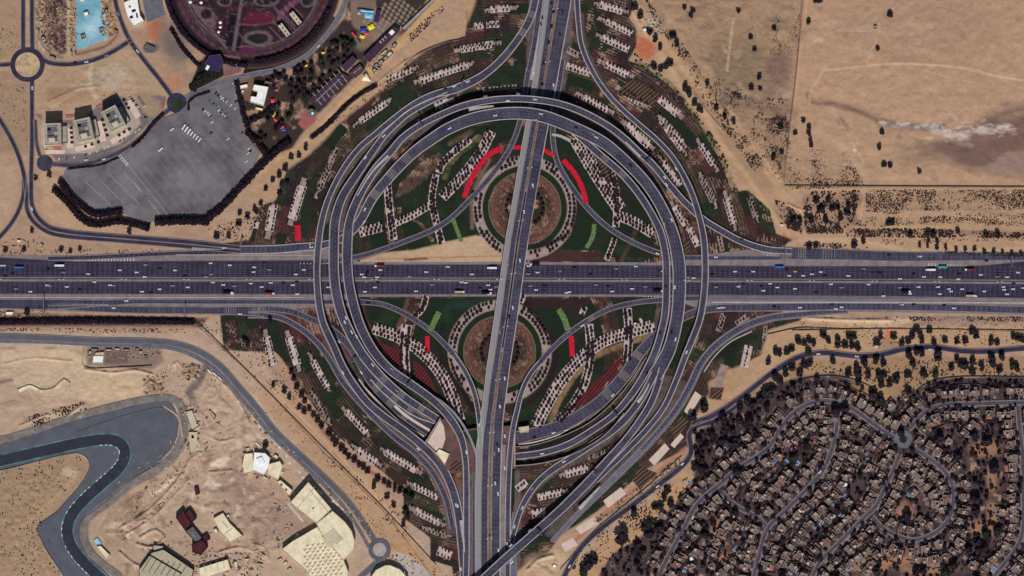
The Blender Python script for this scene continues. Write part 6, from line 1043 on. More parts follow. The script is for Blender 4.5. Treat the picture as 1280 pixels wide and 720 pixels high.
bld('white_roofed_building', 'white flat-roofed building with dark courtyards at the top', 'building', [([(155,4),(172,-4),(176,20),(181,27),(168,34),(160,22)],9,'creamwall','whiteroof')], [(168,14,5,3,.6,8.2,20,'dark','roof_opening'),(165,22,4,3,.6,8.2,20,'dark','roof_opening'),(172,20,2,6,.6,8.2,10,'dark','roof_opening'),(163,9,3,2,.6,8.2,0,'grey2','roof_opening')])
bld('site_office', 'burnt dark small building on the orange sand plot', 'hut', [(rrect(187,60,12,7,-25),3,'grey2','grey2')])
bld('pavilion', 'large white U-shaped hall east of the car park', 'hall', [([(318,106),(336,109),(330,133),(313,128),(314,121),(321,122),(323,115),(316,113)],9,'creamwall','whiteroof')], [(330,122,.6,14,.5,8.6,-5,'aqua','roof_seam')])
bld('kiosk', 'small white flat-roofed kiosk beside the white hall', 'kiosk', [(rrect(305,108.5,10,4.5,12),4,'creamwall','whiteroof')]); bld('kiosk', 'tiny white box hut below the small kiosk', 'kiosk', [(rrect(303,114.5,3.5,3.5,0),3,'creamwall','whiteroof')])
bld('annex', 'blue-grey flat annex north of the white hall', 'annex', [(rrect(336,104,10,4,-10),5,'wall2','grey2')]); bld('annex', 'small yellowish annex at the foot of the white hall', 'annex', [(rrect(324,136.5,9,3,-12),3,'creamwall','cream')])
bld('theatre', 'dark building with a bright white rooftop box beside the garden entrance', 'theatre', [([(262,70),(276,68),(280,78),(275,90),(262,88),(256,80)],8,'wall2','purple')], [(260,85,6,3.6,2,7.5,60,'whiteroof','rooftop_box')])
for (x, y, lab) in ((357,23,'eastern'),(355.5,38,'western')):
    bld('garden_pavilion', '%s of two oblong cream-roofed garden pavilions' % lab if lab == 'eastern' else 'lower left one of two oblong cream-roofed garden pavilions', 'pavilion', [(rrect((369.5 if lab == 'eastern' else 355.5),(23 if lab == 'eastern' else 38),20,7,-52),5,'dark','cream2')], [((369.5 if lab == 'eastern' else 355.5)+i*2.6,(23 if lab == 'eastern' else 38)+i*3.3,2.2,1.6,.5,4.4,-52,'grey2','roof_light') for i in (-2,-.8,.5,1.7)])
for (x, y, r, lab) in ((238,2.5,2,'left white round tent near the top edge'),(251.5,3.2,2,'right white round tent near the top edge'),(275.5,28,1.9,'red rimmed round tent'),(275.5,34,1.8,'white round tent below the red one'),(273.5,39.8,1.7,'lowest white round tent of the trio')):
    t = empty('tent', W(x,y,0), label=lab, cat='tent'); mb = MB(); mb.cyl(0,0,r*U,2,3.6,16,0,.1); mb.build('canopy', 'whiteroof', t); mb = MB(); mb.cyl(0,0,.12,-.2,3.6,6); mb.build('pole', 'steel', t)
    if 'red' in lab and 'below' not in lab: mb = MB(); mb.cyl(0,0,r*U+.7,1.4,2,16,0,r*U); mb.build('canopy_rim', 'red2', t)
mb = MB(); mb.cyl(*W(295,80)[:2], 4.4, 0, 4.5, 12, 0, 1.5); o = mb.build('fountain', 'whiteroof'); tag(o, 'round white fountain at the entrance of the flower garden', 'fountain')
# amusement park pieces
for (x, y, l, w_, a, m_, nm_, lab) in ((458,14,18,3,-8,'aqua','water_slide','long pale blue roof of the water ride'),(461,20,10,6,-8,'aqua','water_ride','broad pale blue tank of the water ride'),(449,15,5,7,0,'steel','ride_platform','grey platform west of the water ride'),(472,20,6,16,-12,'purple','ride_tower','dark purple ride building'),(464,34,8,6,30,'yellow','sail_canopy','upper yellow shade sail'),(453,46,6,4,-20,'yellow','sail_canopy','lower yellow shade sail'),(454,38,8,6,0,'blue','ride_canopy','small dark blue ride canopy'),(458,42,6,4,20,'red2','ride_canopy','red ride canopy beside the blue one'),(443,44,3,9,40,'red2','slide_roof','slim red roof west of the sails'),(447,51,4,9,35,'grey2','slide_roof','slim grey roof west of the sails'),(341,126,5,5,5,'red2','bouncy_castle','upper red bouncy castle'),(341,132,5,5,5,'blue','bouncy_castle','blue bouncy castle below the red one'),(342.5,143,4.5,6,15,'yellow','bouncy_castle','yellow bouncy castle between red ones'),(344.5,149,4,5,15,'red2','bouncy_castle','lower red bouncy castle'),(353,159,5,4,10,'red2','bouncy_castle','third red castle near the hedge'),(354.5,162,6,4,10,'blue','bouncy_castle','dark blue castle near the hedge'),(382,82,5,3,10,'yellow','sail_canopy','yellow sail in the grove'),(346,112.5,4,3,10,'red2','kiosk','red kiosk roof by the grove'),(404,66,4,2.5,0,'yellow','sail_canopy','small yellow sail beside the garden road')):
    t = empty(nm_, W(x,y,0), math.radians(a), label=lab, cat=nm_.split('_')[-1]); mb = MB(); L_, W_ = l*.6, w_*.6; mb.prism([(-L_,-W_),(L_,-W_),(L_,W_),(-L_,W_)], 2.2, 2.9); mb.add([(-L_,-W_,2.9),(L_,-W_,2.9),(L_,W_,2.9),(-L_,W_,2.9),(0,0,4.2)], [(0,1,4),(1,2,4),(2,3,4),(3,0,4)]); mb.build('roof', m_, t)
    for sx in (-1,1):
        mb = MB(); mb.cyl(sx*L_*.8, 0, .3, -.2, 2.3, 6); mb.build('post', 'steel', t)
bld('promenade_block', 'long dark roofed block with three roof lights beside the sand track', 'building', [([(455,71),(493,34),(500,38),(462,78)],8,'wall2','seat')], [(476,53,2,3.6,1,7.4,45,'grey','roof_light'),(479,50,2,3.6,1,7.4,45,'grey','roof_light'),(482,47,2,3.6,1,7.4,45,'grey','roof_light'),(490,41,6,5,1.4,7.4,45,'whiteroof','rooftop_box')])
bld('promenade_block', 'shorter dark roofed block west of the long one', 'building', [([(427,83),(441,70),(446,76),(432,90)],7,'wall2','seat')])
bld('maze_building', 'sprawling brown roofed building with pale ribs beside the park', 'building', [([(388,123),(424,90),(436,96),(403,136)],5,'wall2','seat')], [(396+i*5.2+j*1.6,123-i*4.9+j*2.2,1,5,1,4.3,42,'grey','roof_rib') for i in range(7) for j in (-2,1,3)]+[(398+i*6,124-i*5.6,9,.8,1,4.3,42,'grey','roof_rib') for i in range(5)])
bld('maze_building', 'cluster of small brown roofs next to the fan-shaped roof', 'building', [([(436,92),(450,80),(456,88),(444,98)],4.5,'wall2','roof2')], [(444,90,5,1,1,3.8,42,'grey','roof_rib'),(449,86,5,1,1,3.8,42,'grey','roof_rib')])
mb = MB(); mb.cyl(*W(389,141)[:2], 6, 0, 6, 20); t = empty('rotunda', (0,0,0), label='small round grey roofed tower by the clay coloured court', cat='rotunda'); mb.build('drum', 'grey2', t); mb = MB(); mb.cyl(*W(391,142)[:2], 2, 6, 7, 6); mb.build('rooftop_box', 'whiteroof', t)
mb = MB(); mb.add([W(453,93,1), W(458,92,5.5), W(464,102,3), W(452,101,1.5), W(456,96,7)], [(0,1,4),(1,2,4),(2,3,4),(3,0,4)]); o = mb.build('sail_canopy', 'cream'); tag(o, 'fan-shaped cream sail at the head of the dark swale', 'sail')
for i, (x, y, l, w_, a) in enumerate(sorted(((470,82,6,3,40),(476,78,7,4,40),(482,73,6,4,40),(487,68,8,5,45),(480,66,10,3,40),(493,57,6,4,50),(468,88,5,3,30),(474,86,4,3,20)))):
    bld('site_cabin', '%s grey cabin from the left in the camp on the sand track' % nth(i), 'cabin', [(rrect(x,y,l,w_,a),3,'wall2','grey' if i%2 else 'cream2')], group='cabins on the sand track')
bld('lattice_wall_building', 'slim pale wall building along the chequered court', 'building', [([(502,36),(543,-3),(546,-1),(505,39)],4,'wall2','grey')])
# lagoon plot
for i, (x, y) in enumerate(sorted(T('104,47 103,0 108,18 127,39'))): bld('site_hut', '%s pale hut from the left on the blue construction plot' % nth(i), 'hut', [(rrect(x,y,5.5,5.5,20),4,'creamwall','whiteroof' if i%2 == 0 else 'grey2')])
for i, (x, y, l, w_, a) in enumerate(sorted(((52,30,3,7,5),(54,48,5,4,30),(146,40,3,4,20),(133,14,4,3,40),(66,72,8,2,-20)))): bld('site_hut', '%s small hut from the left around the dark pit' % nth(i), 'hut', [(rrect(x,y,l,w_,a),3.5,'wall2',['cream2','grey','shed'][i%3])])
# terraces, planters and beds round the apartment blocks
for i, (x, y, l, w_, a, m_, h) in enumerate(sorted(((69,190,24,5,0,'slab',.5),(72,184.5,10,5,2,'clay',.6),(87,172,8,26,4,'slab',.5),(106,184,24,7,14,'slab',.5),(126,164,8,26,16,'slab',.5),(150,171,26,7,30,'slab',.5),(167,136,8,24,30,'slab',.5),(56,172,3,26,0,'slab',.5),(88,145,12,4,5,'clay',.7),(125,133,10,4,12,'clay',.7)))):
    mb = MB(); mb.prism(P2(rrect(x,y,l,w_,a)), -.1, h); tag(mb.build('terrace', m_), '%s paved terrace from the left beside the apartment blocks' % nth(i), 'terrace', kind='structure')
pl = []
for (x0, y0, a, n, dx, dy) in ((107,183,14,3,8,-2.6),(149,169,30,3,6.4,-3.8),(155,125,30,3,3,5),(89,160,4,4,.4,6),(128,150,16,4,2,6.4)):
    pl += [(x0+k*dx, y0+k*dy, a) for k in range(n)]
for i, (x, y, a) in enumerate(sorted(pl)):
    mb = MB(); mb.prism(P2(rrect(x,y,3.6,3.2,a)), .2, 1.1); tag(mb.build('planter', 'hedge'), '%s dark square planter from the left by the apartment blocks' % nth(i), 'planter', 'planters by the apartment blocks')
# south-west halls
bld('convention_hall', 'large cream hall with a dark slot and a sunken square court beside the site road', 'hall', [([(363,628),(386,602),(415,636),(396,654)],13,'creamwall','cream'),([(396,654),(416,638),(432,652),(440,663),(444,676),(442,688),(430,700),(403,668)],13.05,'creamwall','cream'),([(353,686),(366,676),(380,668),(397,658),(403,668),(430,700),(436,715),(432,740),(395,740),(385,715)],10,'creamwall','cream')],
  [(415,672,20,16,.4,12.4,38,'creamwall','court_rim'),(421,672,11,13,.35,12.6,42,'cream2','court_floor'),(392,635,1.6,1.6,.8,12.6,0,'dark','roof_hatch')]+[(378+i*6.5+(j%2)*3+dx,692+j*4.4-i*.8+dy,2.6,.8,1.1,9.3,an,'creamwall','roof_fin') for dx, dy, an in ((0,0,-38),(1.6,-1.2,52)) for i in range(8) for j in range(-2,8) if 0 < (i*6.5+ (j%2)*3) < 54 and 692+j*4.4-i*.8 > 675-i*1.2+abs(i-3)*2]+[(rng.uniform(372,405),rng.uniform(612,645),.8,.8,.5,12.4,0,'grey','roof_vent') for i in range(26)]+[(401,628,44,.5,.5,12.4,-51,'cream2','roof_seam'),(383,622,.5,36,.5,12.4,-38,'cream2','roof_seam'),(370,640,30,3,.4,12.4,-50,'cream2','roof_walk')])
bld('court_building', 'low roofless room with cream lumps west of the large cream hall', 'ruin', [([(354,686),(372,667),(381,673),(366,692)],4,'creamwall','cream2')], [(364,684,9,5,1.6,3.3,30,'cream','roof_block')])
bld('canteen', 'small oblong cream building north of the large hall', 'building', [([(346,602),(351,600),(366,613),(362,620)],6,'creamwall','cream')], [(352,606,2,3,.8,5.3,45,'grey2','roof_vent'),(358,612,2,3,.8,5.3,45,'grey2','roof_vent')])
bld('domed_hall', 'lumpy bright cream building group topped by a pale dome', 'building', [([(306,567),(316,566),(318,590),(306,592),(303,582)],6,'creamwall','cream'),([(318,565),(332,566),(338,572),(336,586),(330,594),(316,588)],8,'creamwall','whiteroof'),([(336,580),(350,576),(354,582),(348,600),(335,594)],6.5,'creamwall','cream')], [(326,576,8,9,1.5,7.5,20,'whiteroof','dome')])
bld('round_hall', 'large fan-shaped cream hall at the bottom edge', 'hall', [([(463,722),(470,712),(482,706),(488,706),(500,711),(510,722),(512,760),(460,760)],9,'creamwall','cream')], [(470+i*6,715+abs(i-3)*1.2,.6,10,.4,8.3,0,'cream2','roof_rib') for i in range(7)])
bld('wedding_hall', 'cream roofed building with steps on the rocky plot', 'building', [([(267,648),(279,641),(288,654),(304,670),(288,678),(275,664)],6,'creamwall','cream')], [(282,656,12,.8,.5,5.4,-50,'cream2','roof_rib'),(286,664,12,.8,.5,5.4,35,'cream2','roof_rib')])
bld('wedding_hall', 'long cream roofed building with small steps near the bottom', 'building', [([(249,710),(285,699),(289,712),(262,721),(250,722)],6,'creamwall','cream')], [(256+i*8,710-i*1.6,.7,9,.5,5.4,10,'cream2','roof_rib') for i in range(4)])
bld('grandstand_shed', 'ribbed beige shed with dark edges at the bottom left', 'shed', [([(174,712),(190,690),(205,686),(243,712),(236,740),(176,740)],8,'dark','shed'),([(191,690),(192,681),(205,682),(204,692)],6,'dark','shed')], [(184+i*7.5,705+i*1.5,.7,20,.6,7.4,-32,'grey2','roof_rib') for i in range(7)]+[(206,704,50,1.4,.9,7.4,-30,'dark','roof_slot')])
bld('villa_complex', 'maroon roofed house with tower rooms and grey terraces', 'house', [([(220,646),(229,637),(240,654),(232,663)],8,'dark','mroof'),([(232,641),(238,636),(246,648),(240,653)],7,'dark','mroof'),([(232,664),(241,657),(253,672),(247,680)],6,'dark','grey2'),([(240,680),(254,674),(260,684),(252,693),(241,690)],7,'dark','mroof'),([(251,672),(259,667),(263,674),(256,678)],5,'dark','mroof')], [(242,668,8,1,.8,5.4,-55,'grey','roof_rib')])
for pts, h, m_, w_, lab in (([(232,514),(240,512),(249,533),(240,538)],3,'cream2','dark','half built shell with dark walls beside the track'),([(236,540),(247,540),(246,560),(239,568)],3,'cream2','creamwall','half built cream shell north-east of the track'),([(237,570),(247,564),(252,566),(240,577)],2.4,'shed','creamwall','small shell with stepped walls'),([(261,513),(263,512),(270,521),(268,524)],3,'shed','dark','slim dark framed shed on the site'),([(243,609),(248,608),(250,617),(245,619)],4,'mroof','dark','tiny maroon roofed hut on the site'),([(121,683),(126,682),(138,694),(133,699)],4,'cream','creamwall','small cream hut inside the track bend'),([(117,676),(122,672),(127,680),(122,684)],2,'aqua','creamwall','pale green pond roof by the track bend'),([(198,632),(204,627),(206,629),(200,635)],2.5,'shed','dark','little frame hut on the mound')):
    bld('site_building', lab, 'building', [(pts,h,w_,m_)])
for i, (x, y, l, w_, a, h, m_) in enumerate(sorted(((243,522,3,12,-12,2.4,'cream2'),(247,529,4,3,0,3,'dark'),(241,546,4,5,5,3,'cream'),(245,553,3,5,-5,2.5,'shed'),(272,531,6,3,-30,2,'shed'),(310,562,5,4,20,4,'cream2'),(322,556,8,3,-40,3,'cream'),(345,571,5,4,-40,3.5,'cream'),(331,598,6,4,-30,3,'cream2'),(352,592,3,6,-30,3,'creamwall'),(285,645,4,3,30,3,'cream'),(298,672,6,3,-35,3,'cream2'),(270,664,4,6,30,4,'cream'),(320,690,6,4,20,3,'shed'),(330,695,4,3,-20,3,'cream2'),(308,700,4,3,10,3,'cream'),(325,706,7,3,-10,3,'shed'),(350,700,5,3,35,3,'cream2'),(357,704,4,3,35,3,'cream'),(362,712,5,3,35,3,'cream2'),(295,706,3,8,10,3,'cream'),(243,683,3,3,0,3,'grey2'),(214,655,3,3,0,3,'dark'),(262,668,7,1.6,30,1.6,'shed')), key=lambda q: q[1])): bld('site_building', '%s small broken pale structure from the top on the building site' % nth(i), 'structure', [(rrect(x,y,l,w_,a),h,'creamwall',m_)], group='small structures on the building site')
bld('yard_house', 'white roofed little house in the fenced yard', 'house', [([(117,445),(130,445),(129,454),(116,454)],4,'creamwall','whiteroof'),([(120,441),(130,440),(130,445),(118,445)],3.5,'creamwall','cream2')])
for i, (x, y, l, w_) in enumerate(sorted(((118,437.5,8,3),(136,438,9,3),(147,437,7,3),(158,438,8,2.6),(176,441,4,5),(182,446,4,3),(113,441,3,5),(171,437,4,3)))): bld('yard_shed', '%s small shed from the left in the fenced yard' % nth(i), 'shed', [(rrect(x,y,l,w_,-2),2.8,'wall2',['cream2','grey','shed'][i%3])], group='sheds in the fenced yard')
for pts, lab in (([(105,433),(105,457),(150,459),(190,457)],'pale low wall around the fenced yard'),([(22,487),(37,481),(52,487),(68,484),(80,473),(88,478),(87,483)],'winding dark wall above the curved foundation'),([(990,413),(1100,411),(1280,413)],'long low wall on the sand south of the motorway'),([(981,232),(1150,233),(1400,234)],'long fence wall across the eastern desert'),([(1007,-40),(1002,20),(995,90),(988,150),(980,232)],'long fence running down the eastern desert'),([(960,418),(1000,410),(1060,412)],'short wall on the sandy bank'),([(246,402),(285,440),(345,500),(400,556),(480,636),(545,706)],'long boundary fence beside the grey site road'),([(985,488),(1000,476),(1040,470),(1085,482),(1112,506),(1122,507),(1140,492),(1170,475),(1290,471)],'boundary wall along the north side of the housing quarter'),([(700,712),(745,662),(800,616),(852,570)],'low wall between slabs and descending road'),([(785,24),(795,38),(795,56),(785,76),(830,104)],'low dark wall stepping round the north-east planting'),([(583,16),(583,46),(560,52),(525,66),(505,82)],'low dark wall stepping round the north-west planting')):
    wallob(pts, 2, .45, lab, 'boundary_wall', 'grey2')
mb = MB(); s = smooth([(24,488),(38,482),(50,488),(65,489),(78,479),(84,474)], 4); beam(mb, s, -2.4, 2.4, .5, -.1); tag(mb.build('foundation', 'cream'), 'curved cream building foundation on the western sand', 'foundation')
bld('guard_hut', 'tiny white hut with a tree by the winding road', 'hut', [(rrect(1095,433,3.5,3.5,0),3,'creamwall','whiteroof')]); bld('guard_hut', 'tiny square white kiosk on the bare sand at the south', 'hut', [(rrect(693,708,5,5,45),3,'creamwall','whiteroof')]); bld('guard_hut', 'lonely small hut on the north-east desert', 'hut', [(rrect(1094,34,4,4,0),3,'wall2','grey')]); bld('guard_hut', 'small white hut in the tree column, south-east garden', 'hut', [(rrect(794,404.5,4,2,0),3,'creamwall','whiteroof')]); bld('pump_house', 'cream roofed block below the western tunnel mouth', 'building', [([(545,566),(549,561),(562,567),(556,581)],8.5,'creamwall','cream')]); bld('pump_house', 'small cream block above the eastern tunnel mouth', 'building', [([(648,534),(661,532),(661,540),(650,541)],8.5,'creamwall','cream2')]); bld('guard_hut', 'small white hut on the orange soil near the loose rocks', 'hut', [(rrect(806,38,4,5,30),3,'creamwall','whiteroof')]); bld('guard_hut', 'white hut at the junction of sand tracks', 'hut', [(rrect(977,282,4,3,0),3,'creamwall','whiteroof')]); bld('guard_hut', 'small pale hut beside the western trees near the motorway', 'hut', [(rrect(24,302,5,4,0),3,'creamwall','cream')]); bld('guard_hut', 'pale shed south of the motorway at the far left', 'hut', [(rrect(12,392,9,4,0),3,'creamwall','whiteroof')])
# ------------------------------------------------------------ gantries and lamps
def gantry(x0, y0, x1, y1, z, label):
    X0, Y0, _ = W(x0, y0); X1, Y1, _ = W(x1, y1); L_ = math.hypot(X1-X0, Y1-Y0); t = empty('sign_gantry', (X0, Y0, z), math.atan2(Y1-Y0, X1-X0), label=label, cat='gantry')
    for x in (0, L_): mb = MB(); mb.box(x-.35, x+.35, -.35, .35, 0, 7); mb.build('post', 'steel', t)
    mb = MB(); mb.box(0, L_, -.5, .5, 6.6, 7.6); mb.build('beam', 'steel', t); mb = MB(); mb.box(L_*.12, L_*.88, -.95, -.6, 5.2, 9.2); mb.build('sign_panel', 'blue', t)
for a in ((55.5,370,55.5,392,.6,'sign gantry on the south side road near the left edge'),(232,381,232,395,.6,'sign gantry on the south side road left of the rumble stripes'),(981.5,306,981.5,329,.8,'sign gantry over the north side road at the striped stretch'),(1264,320,1264,334,.6,'sign gantry near the right edge of the motorway'),(303,298,301,309,.6,'small gantry where the town roads meet the slip road'),(441,452,451,444,.8,'gantry over the sunken south-west approach'),(508,484,515,474,7,'gantry on the ring above the striped trench'),(765,512,772,521,.9,'gantry on the inner road by the eastern trench'),(806,204,814,197,6.4,'gantry on the north-eastern ring road'),(577,107,580,99,1.2,'gantry on the north-west ramp'),(523,150,528,160,9.6,'gantry on the ring in the north-west'),(745,594,738,590,7,'gantry on the diagonal flyover merge'),(671,662,677,668,13,'gantry on the diagonal flyover')): gantry(*a)
def lamp(x, y, z, ang, label, grp):
    if not LP: 
        t = empty('street_lamp', (0,0,-500)); mb = MB(); mb.cyl(0,0,.28,-.3,13,6,0,.15); mb.build('pole', 'steel', t); mb = MB(); mb.box(-3.4,3.4,-.15,.15,12.8,13.05); mb.build('arm', 'steel', t)
        for s_ in (-1, 1): mb = MB(); mb.box(s_*3.4-.9, s_*3.4+.9, -.35, .35, 12.7, 13.1); mb.build('lamp_head', 'whiteroof', t)
        LP.append(t)
    dup(LP[0], W(x,y,z), ang, label=label, cat='street lamp', group=grp)
LP = []
for i in range(17): lamp(-8+i*78+72-64, np.interp(i*78, [0,640,1280], [349.2,349.4,352.3]), 1, 0 if i%2 else .0, '%s double lamp from the left edge on the motorway median' % nth(i), 'lamps on the motorway median')
i = 0
for y in range(12, 720, 66):
    if 112 < y < 160: continue
    lamp(float(np.interp(y, mid[:,1], mid[:,0])), y, float(np.interp(y, NSY, NSZ)), .15, '%s double lamp from the top on the bridge median' % nth(i), 'lamps on the bridge median'); i += 1
# ------------------------------------------------------------ vehicles
def car_proto(c):
    mb = MB(); mb.prism([(-2.35,-.85),(-2.1,-1.0),(2.1,-1.0),(2.4,-.7),(2.4,.7),(2.1,1.0),(-2.1,1.0),(-2.35,.85)], .3, .85); b = 0
    v = [(-1.9,-.9,.85),(1.1,-.9,.85),(1.1,.9,.85),(-1.9,.9,.85),(-1.4,-.72,1.45),(.4,-.72,1.45),(.4,.72,1.45),(-1.4,.72,1.45)]
    mb.add(v, [(0,1,5,4),(1,2,6,5),(2,3,7,6),(3,0,4,7)], 1); mb.add(v[4:], [(0,1,2,3)], 0)
    for x in (-1.45, 1.45):
        for y in (-.95, .95): mb.box(x-.33, x+.33, y-.1, y+.1, 0, .62, 2)
    o = mb.build('car', ['car_'+c, 'glass', 'tyre']); o.location = (0,0,-500); return o
def bus_proto(c, l=12, w=2.6, h=3.1, cab=None):
    t = empty('bus' if not cab else 'lorry', (0,0,-500)); mb = MB()
    if cab: mb.box(-l/2, l/2-2.8, -w/2, w/2, .9, h+.6); mb.build('cargo_box', 'car_'+c, t); mb = MB(); mb.prism([(l/2-2.4,-w/2+.1),(l/2-.3,-w/2+.1),(l/2,-.7),(l/2,.7),(l/2-.3,w/2-.1),(l/2-2.4,w/2-.1)], .6, 2.9); mb.build('cab', 'car_'+cab, t)
    else: mb.box(-l/2, l/2, -w/2, w/2, .5, h); mb.box(-l/2+2, -l/2+4, -.6, .6, h, h+.3); mb.build('body', 'car_'+c, t); mb = MB(); mb.box(-l/2+.3, l/2+.03, -w/2-.03, w/2+.03, 1.5, 2.4); mb.build('window_band', 'glass', t)
    for x in (-l/2+2, l/2-1.6):
        for y in (-w/2+.1, w/2-.1): m2 = MB(); m2.box(x-.5, x+.5, y-.15, y+.15, 0, 1); m2.build('wheel', 'tyre', t)
    return t
CARP = {c: car_proto(c) for c in ('white','silver','black','red','blue','tan','yellow','teal')}
BUSP = {c: bus_proto(c) for c in ('white','blue','teal')}; LOR = {c: bus_proto(c, 13, 2.7, 3.2, cab) for c, cab in (('white','white'),('tan','white'),('black','white'),('red','white'))}
CN = {}
def nm_veh(c, kind, place):
    k = (c, kind, place); CN.setdefault(k, []).append(1); return nth(len(CN[k])-1)
def veh(x, y, z, ang, kind, c, place, counted, sc=1.0):
    p = {'car': CARP, 'bus': BUSP, 'lorry': LOR}[kind]; p = p.get(c) or p['white']
    o = dup(p, W(x,y,z), ang, sc, label='%s %s %s %s %s' % (nm_veh(c, kind, place), {'tan':'beige','silver':'silver grey'}.get(c, c), kind, counted, place), cat=kind, group='vehicles '+place); return o
NCAR = '''1.5,332 w;5.2,332 w;16,341.5 k;7,345.5 k;74.5,332 w lr;79.5,340.5 s;110.5,342.5 w;150,337.8 w;182,331 s;171,340.5 w;181,346 w;219,338 w;231,345 k;263.5,329 w;287.5,331.5 w;258,346 s;264,343 s;330,328.5 k;337,337.3 s;380,337.3 w;370,343 w;317,340 w;318,334 w;452.5,343 w;459,340.6 k;455.5,346.5 w;471.5,346.5 w;475.5,337.5 w;474.5,332.5 r lr;615,335 w lr;661,332.7 w;668.5,330.5 k lr;672,340.6 w;660,342.5 s;718,334.4 k;795,333 w;826,339 w;825,339 k;859.5,346.4 s;867,347.5 w;919,339.5 w;941.5,339.5 w;974,334 b bus;983,337 k;994,339.5 y;986.5,344.6 w;1004,344.6 w;1015,342.7 w;1026,340 w;1031,344.8 k;1060.5,344.8 w;1125,348.5 w;1142,342.5 k;1163,337.3 w lr;1178,334 t bus;1155,346 w;1175.5,346.4 w;1198,349 w;1199,342.6 k;1212,337.2 r lr;1226,343.5 w;1247,346 s;1259,346.5 w;1272.5,340.6 w;24,334.5 b bus;60,336 k;200,335.5 k;420,344 s;560,333.5 w;590,343 w;533,340 w;512,345.5 s;700,339 s;738,343 k;770,336 s;890,343 k;1080,336 s;1100,341 k'''
SCAR = '''118,352.5 w;59,356.5 w;62,357.5 s;83.5,358.5 w;38,364.5 w;137.5,356.5 w;142,357 s;177.5,364.5 w;189,365.5 k;199.5,361.5 w;215.5,357.2 s;234.5,359.2 w;266,353 w;279,356 w;285,366 k lr;290,367 w;313.5,354.4 w;293,357.5 s;338.5,353.5 w;371,352.5 k;366,356.3 w;354,353.7 k;327,358.7 w;337,367 r lr;371.5,367.5 w;472.5,353 k;468.5,359.2 w;456,364.5 w;576.8,352.7 w;582,353.5 w;610,356.4 w;600,360 k;613,362 w;620,358.4 s;574.5,365 t lr;608.5,366.5 k lr;611,367.8 w;663,357.5 s;670,362.3 w;680.5,357 k;680.5,364 r;711.5,365 w;708,366 w;765,364.3 w;745,356 s;822.5,364 k lr;855,367.5 k;806.5,358.5 s;895,358.8 s;923,358.2 w;929.5,354.8 k;951.5,358 k;954,363.3 w;962.5,354.5 w;971.5,359.3 w;993.5,361 w;1038.5,355.3 w;1085.5,355.5 w;1051.5,359.6 s;1104,370 w;1132,364.7 k lr;1137.5,367.2 w;1148,358.7 w;1172.3,358.7 w;1186,361.3 w;1188.5,364.2 w;1174.5,367.6 w;1202.5,361.4 w;1213,369.8 t lr;1219,370.3 w;1230,364.2 w;1254,358.7 w;1255,362.2 w;1258.5,367.8 w;1266,361.4 w;1267,354.5 k;1279,360 w;1125,359.5 s;20,361 s;100,362 k;410,359 w;520,364 w;540,356 s;760,358 k;790,361 w;1020,366 k'''
CC = dict(w='white', k='black', s='silver', r='red', b='blue', t='tan', y='yellow')
for data, place, ang in ((NCAR, 'on the northern motorway carriageway', math.pi), (SCAR, 'on the southern motorway carriageway', 0)):
    rows = []
    for e in data.split(';'):
        a = e.split(); x, y = map(float, a[0].split(',')); rows.append((x, y, a[1], a[2] if len(a) > 2 else 'car'))
    for x, y, c, k in sorted(rows):
        k = 'lorry' if k == 'lr' else k; c = CC[c]; c = 'teal' if k == 'bus' and c == 'tan' else c
        veh(x, y, ZM-.02, ang, k, c, place, 'from the left edge', 1.12)
def onroad(key, pts, place, rev=False, counted='from the top'):
    s, z0, w_ = ROADS[key]
    for (x, y, c) in sorted(pts, key=lambda p: p[1]):
        i = int(np.argmin(np.hypot(s[:,0]-x, s[:,1]-y))); d = (s[min(i+1,len(s)-1)]-s[max(i-1,0)])[:2]; zz = s[i,2] if z0 == 0 else z0
        veh(x, y, zz, math.atan2(-d[1], d[0])+(math.pi if rev else 0), 'car', CC[c], place, counted, 1.15)
def Tc(s): return [(float(a.split(',')[0]), float(a.split(',')[1]), b) for a, b in zip(s.split()[::2], s.split()[1::2])]
onroad('ring_b', Tc('433,397 w 431.5,402.5 w 440,415 w 446,420 w 458,351 s 466,456 w 496,488 s 457,197 w'), 'on the middle western flyover'); onroad('ring_a', Tc('429,465.5 w 585,102 w 568,108 w 556.5,111 k 523,561 w 480,170 w 570,631 w 572,632 w 576,711 w'), 'on the outermost western flyover')
onroad('g', Tc('423.5,427 w 451.5,465.5 w 388,306 w'), 'on the sunken south-west approach'); onroad('ring_c', Tc('635,126.5 w 669,125 w 831,222 w 833,231 w 490,461 s 607,121 s 648,118 s 927,299 k 583,565 w'), 'on the long outer ring flyover')
onroad('ring_e', Tc('557,163 b 562,161 w 619,145 w 669,150 s 676,143 w 720,160 k 745,172 w 741,168 s 788,207 k 839,275 w 843,359 w 839,415 k 844,424 w 389,309 w 456,262 w 455,278 w'), 'on the broad ring flyover'); onroad('ring_d', Tc('825,416 k 809,466 k 832,358 k 830,280 s'), 'on the inner eastern flyover'); onroad('scr', Tc('766,494 w 692,541 w 699,543 w 708,538 w 668,547 k 899,385 w 904,384.5 w 1000,384.5 w 1045,386 w 1052,384 w 1040,380.5 k 1127,380.8 w 1126,381 s 1142,380.5 k 1180,381.5 k 1192.5,385.3 w 968,383.5 k'), 'on the south-eastern side road')
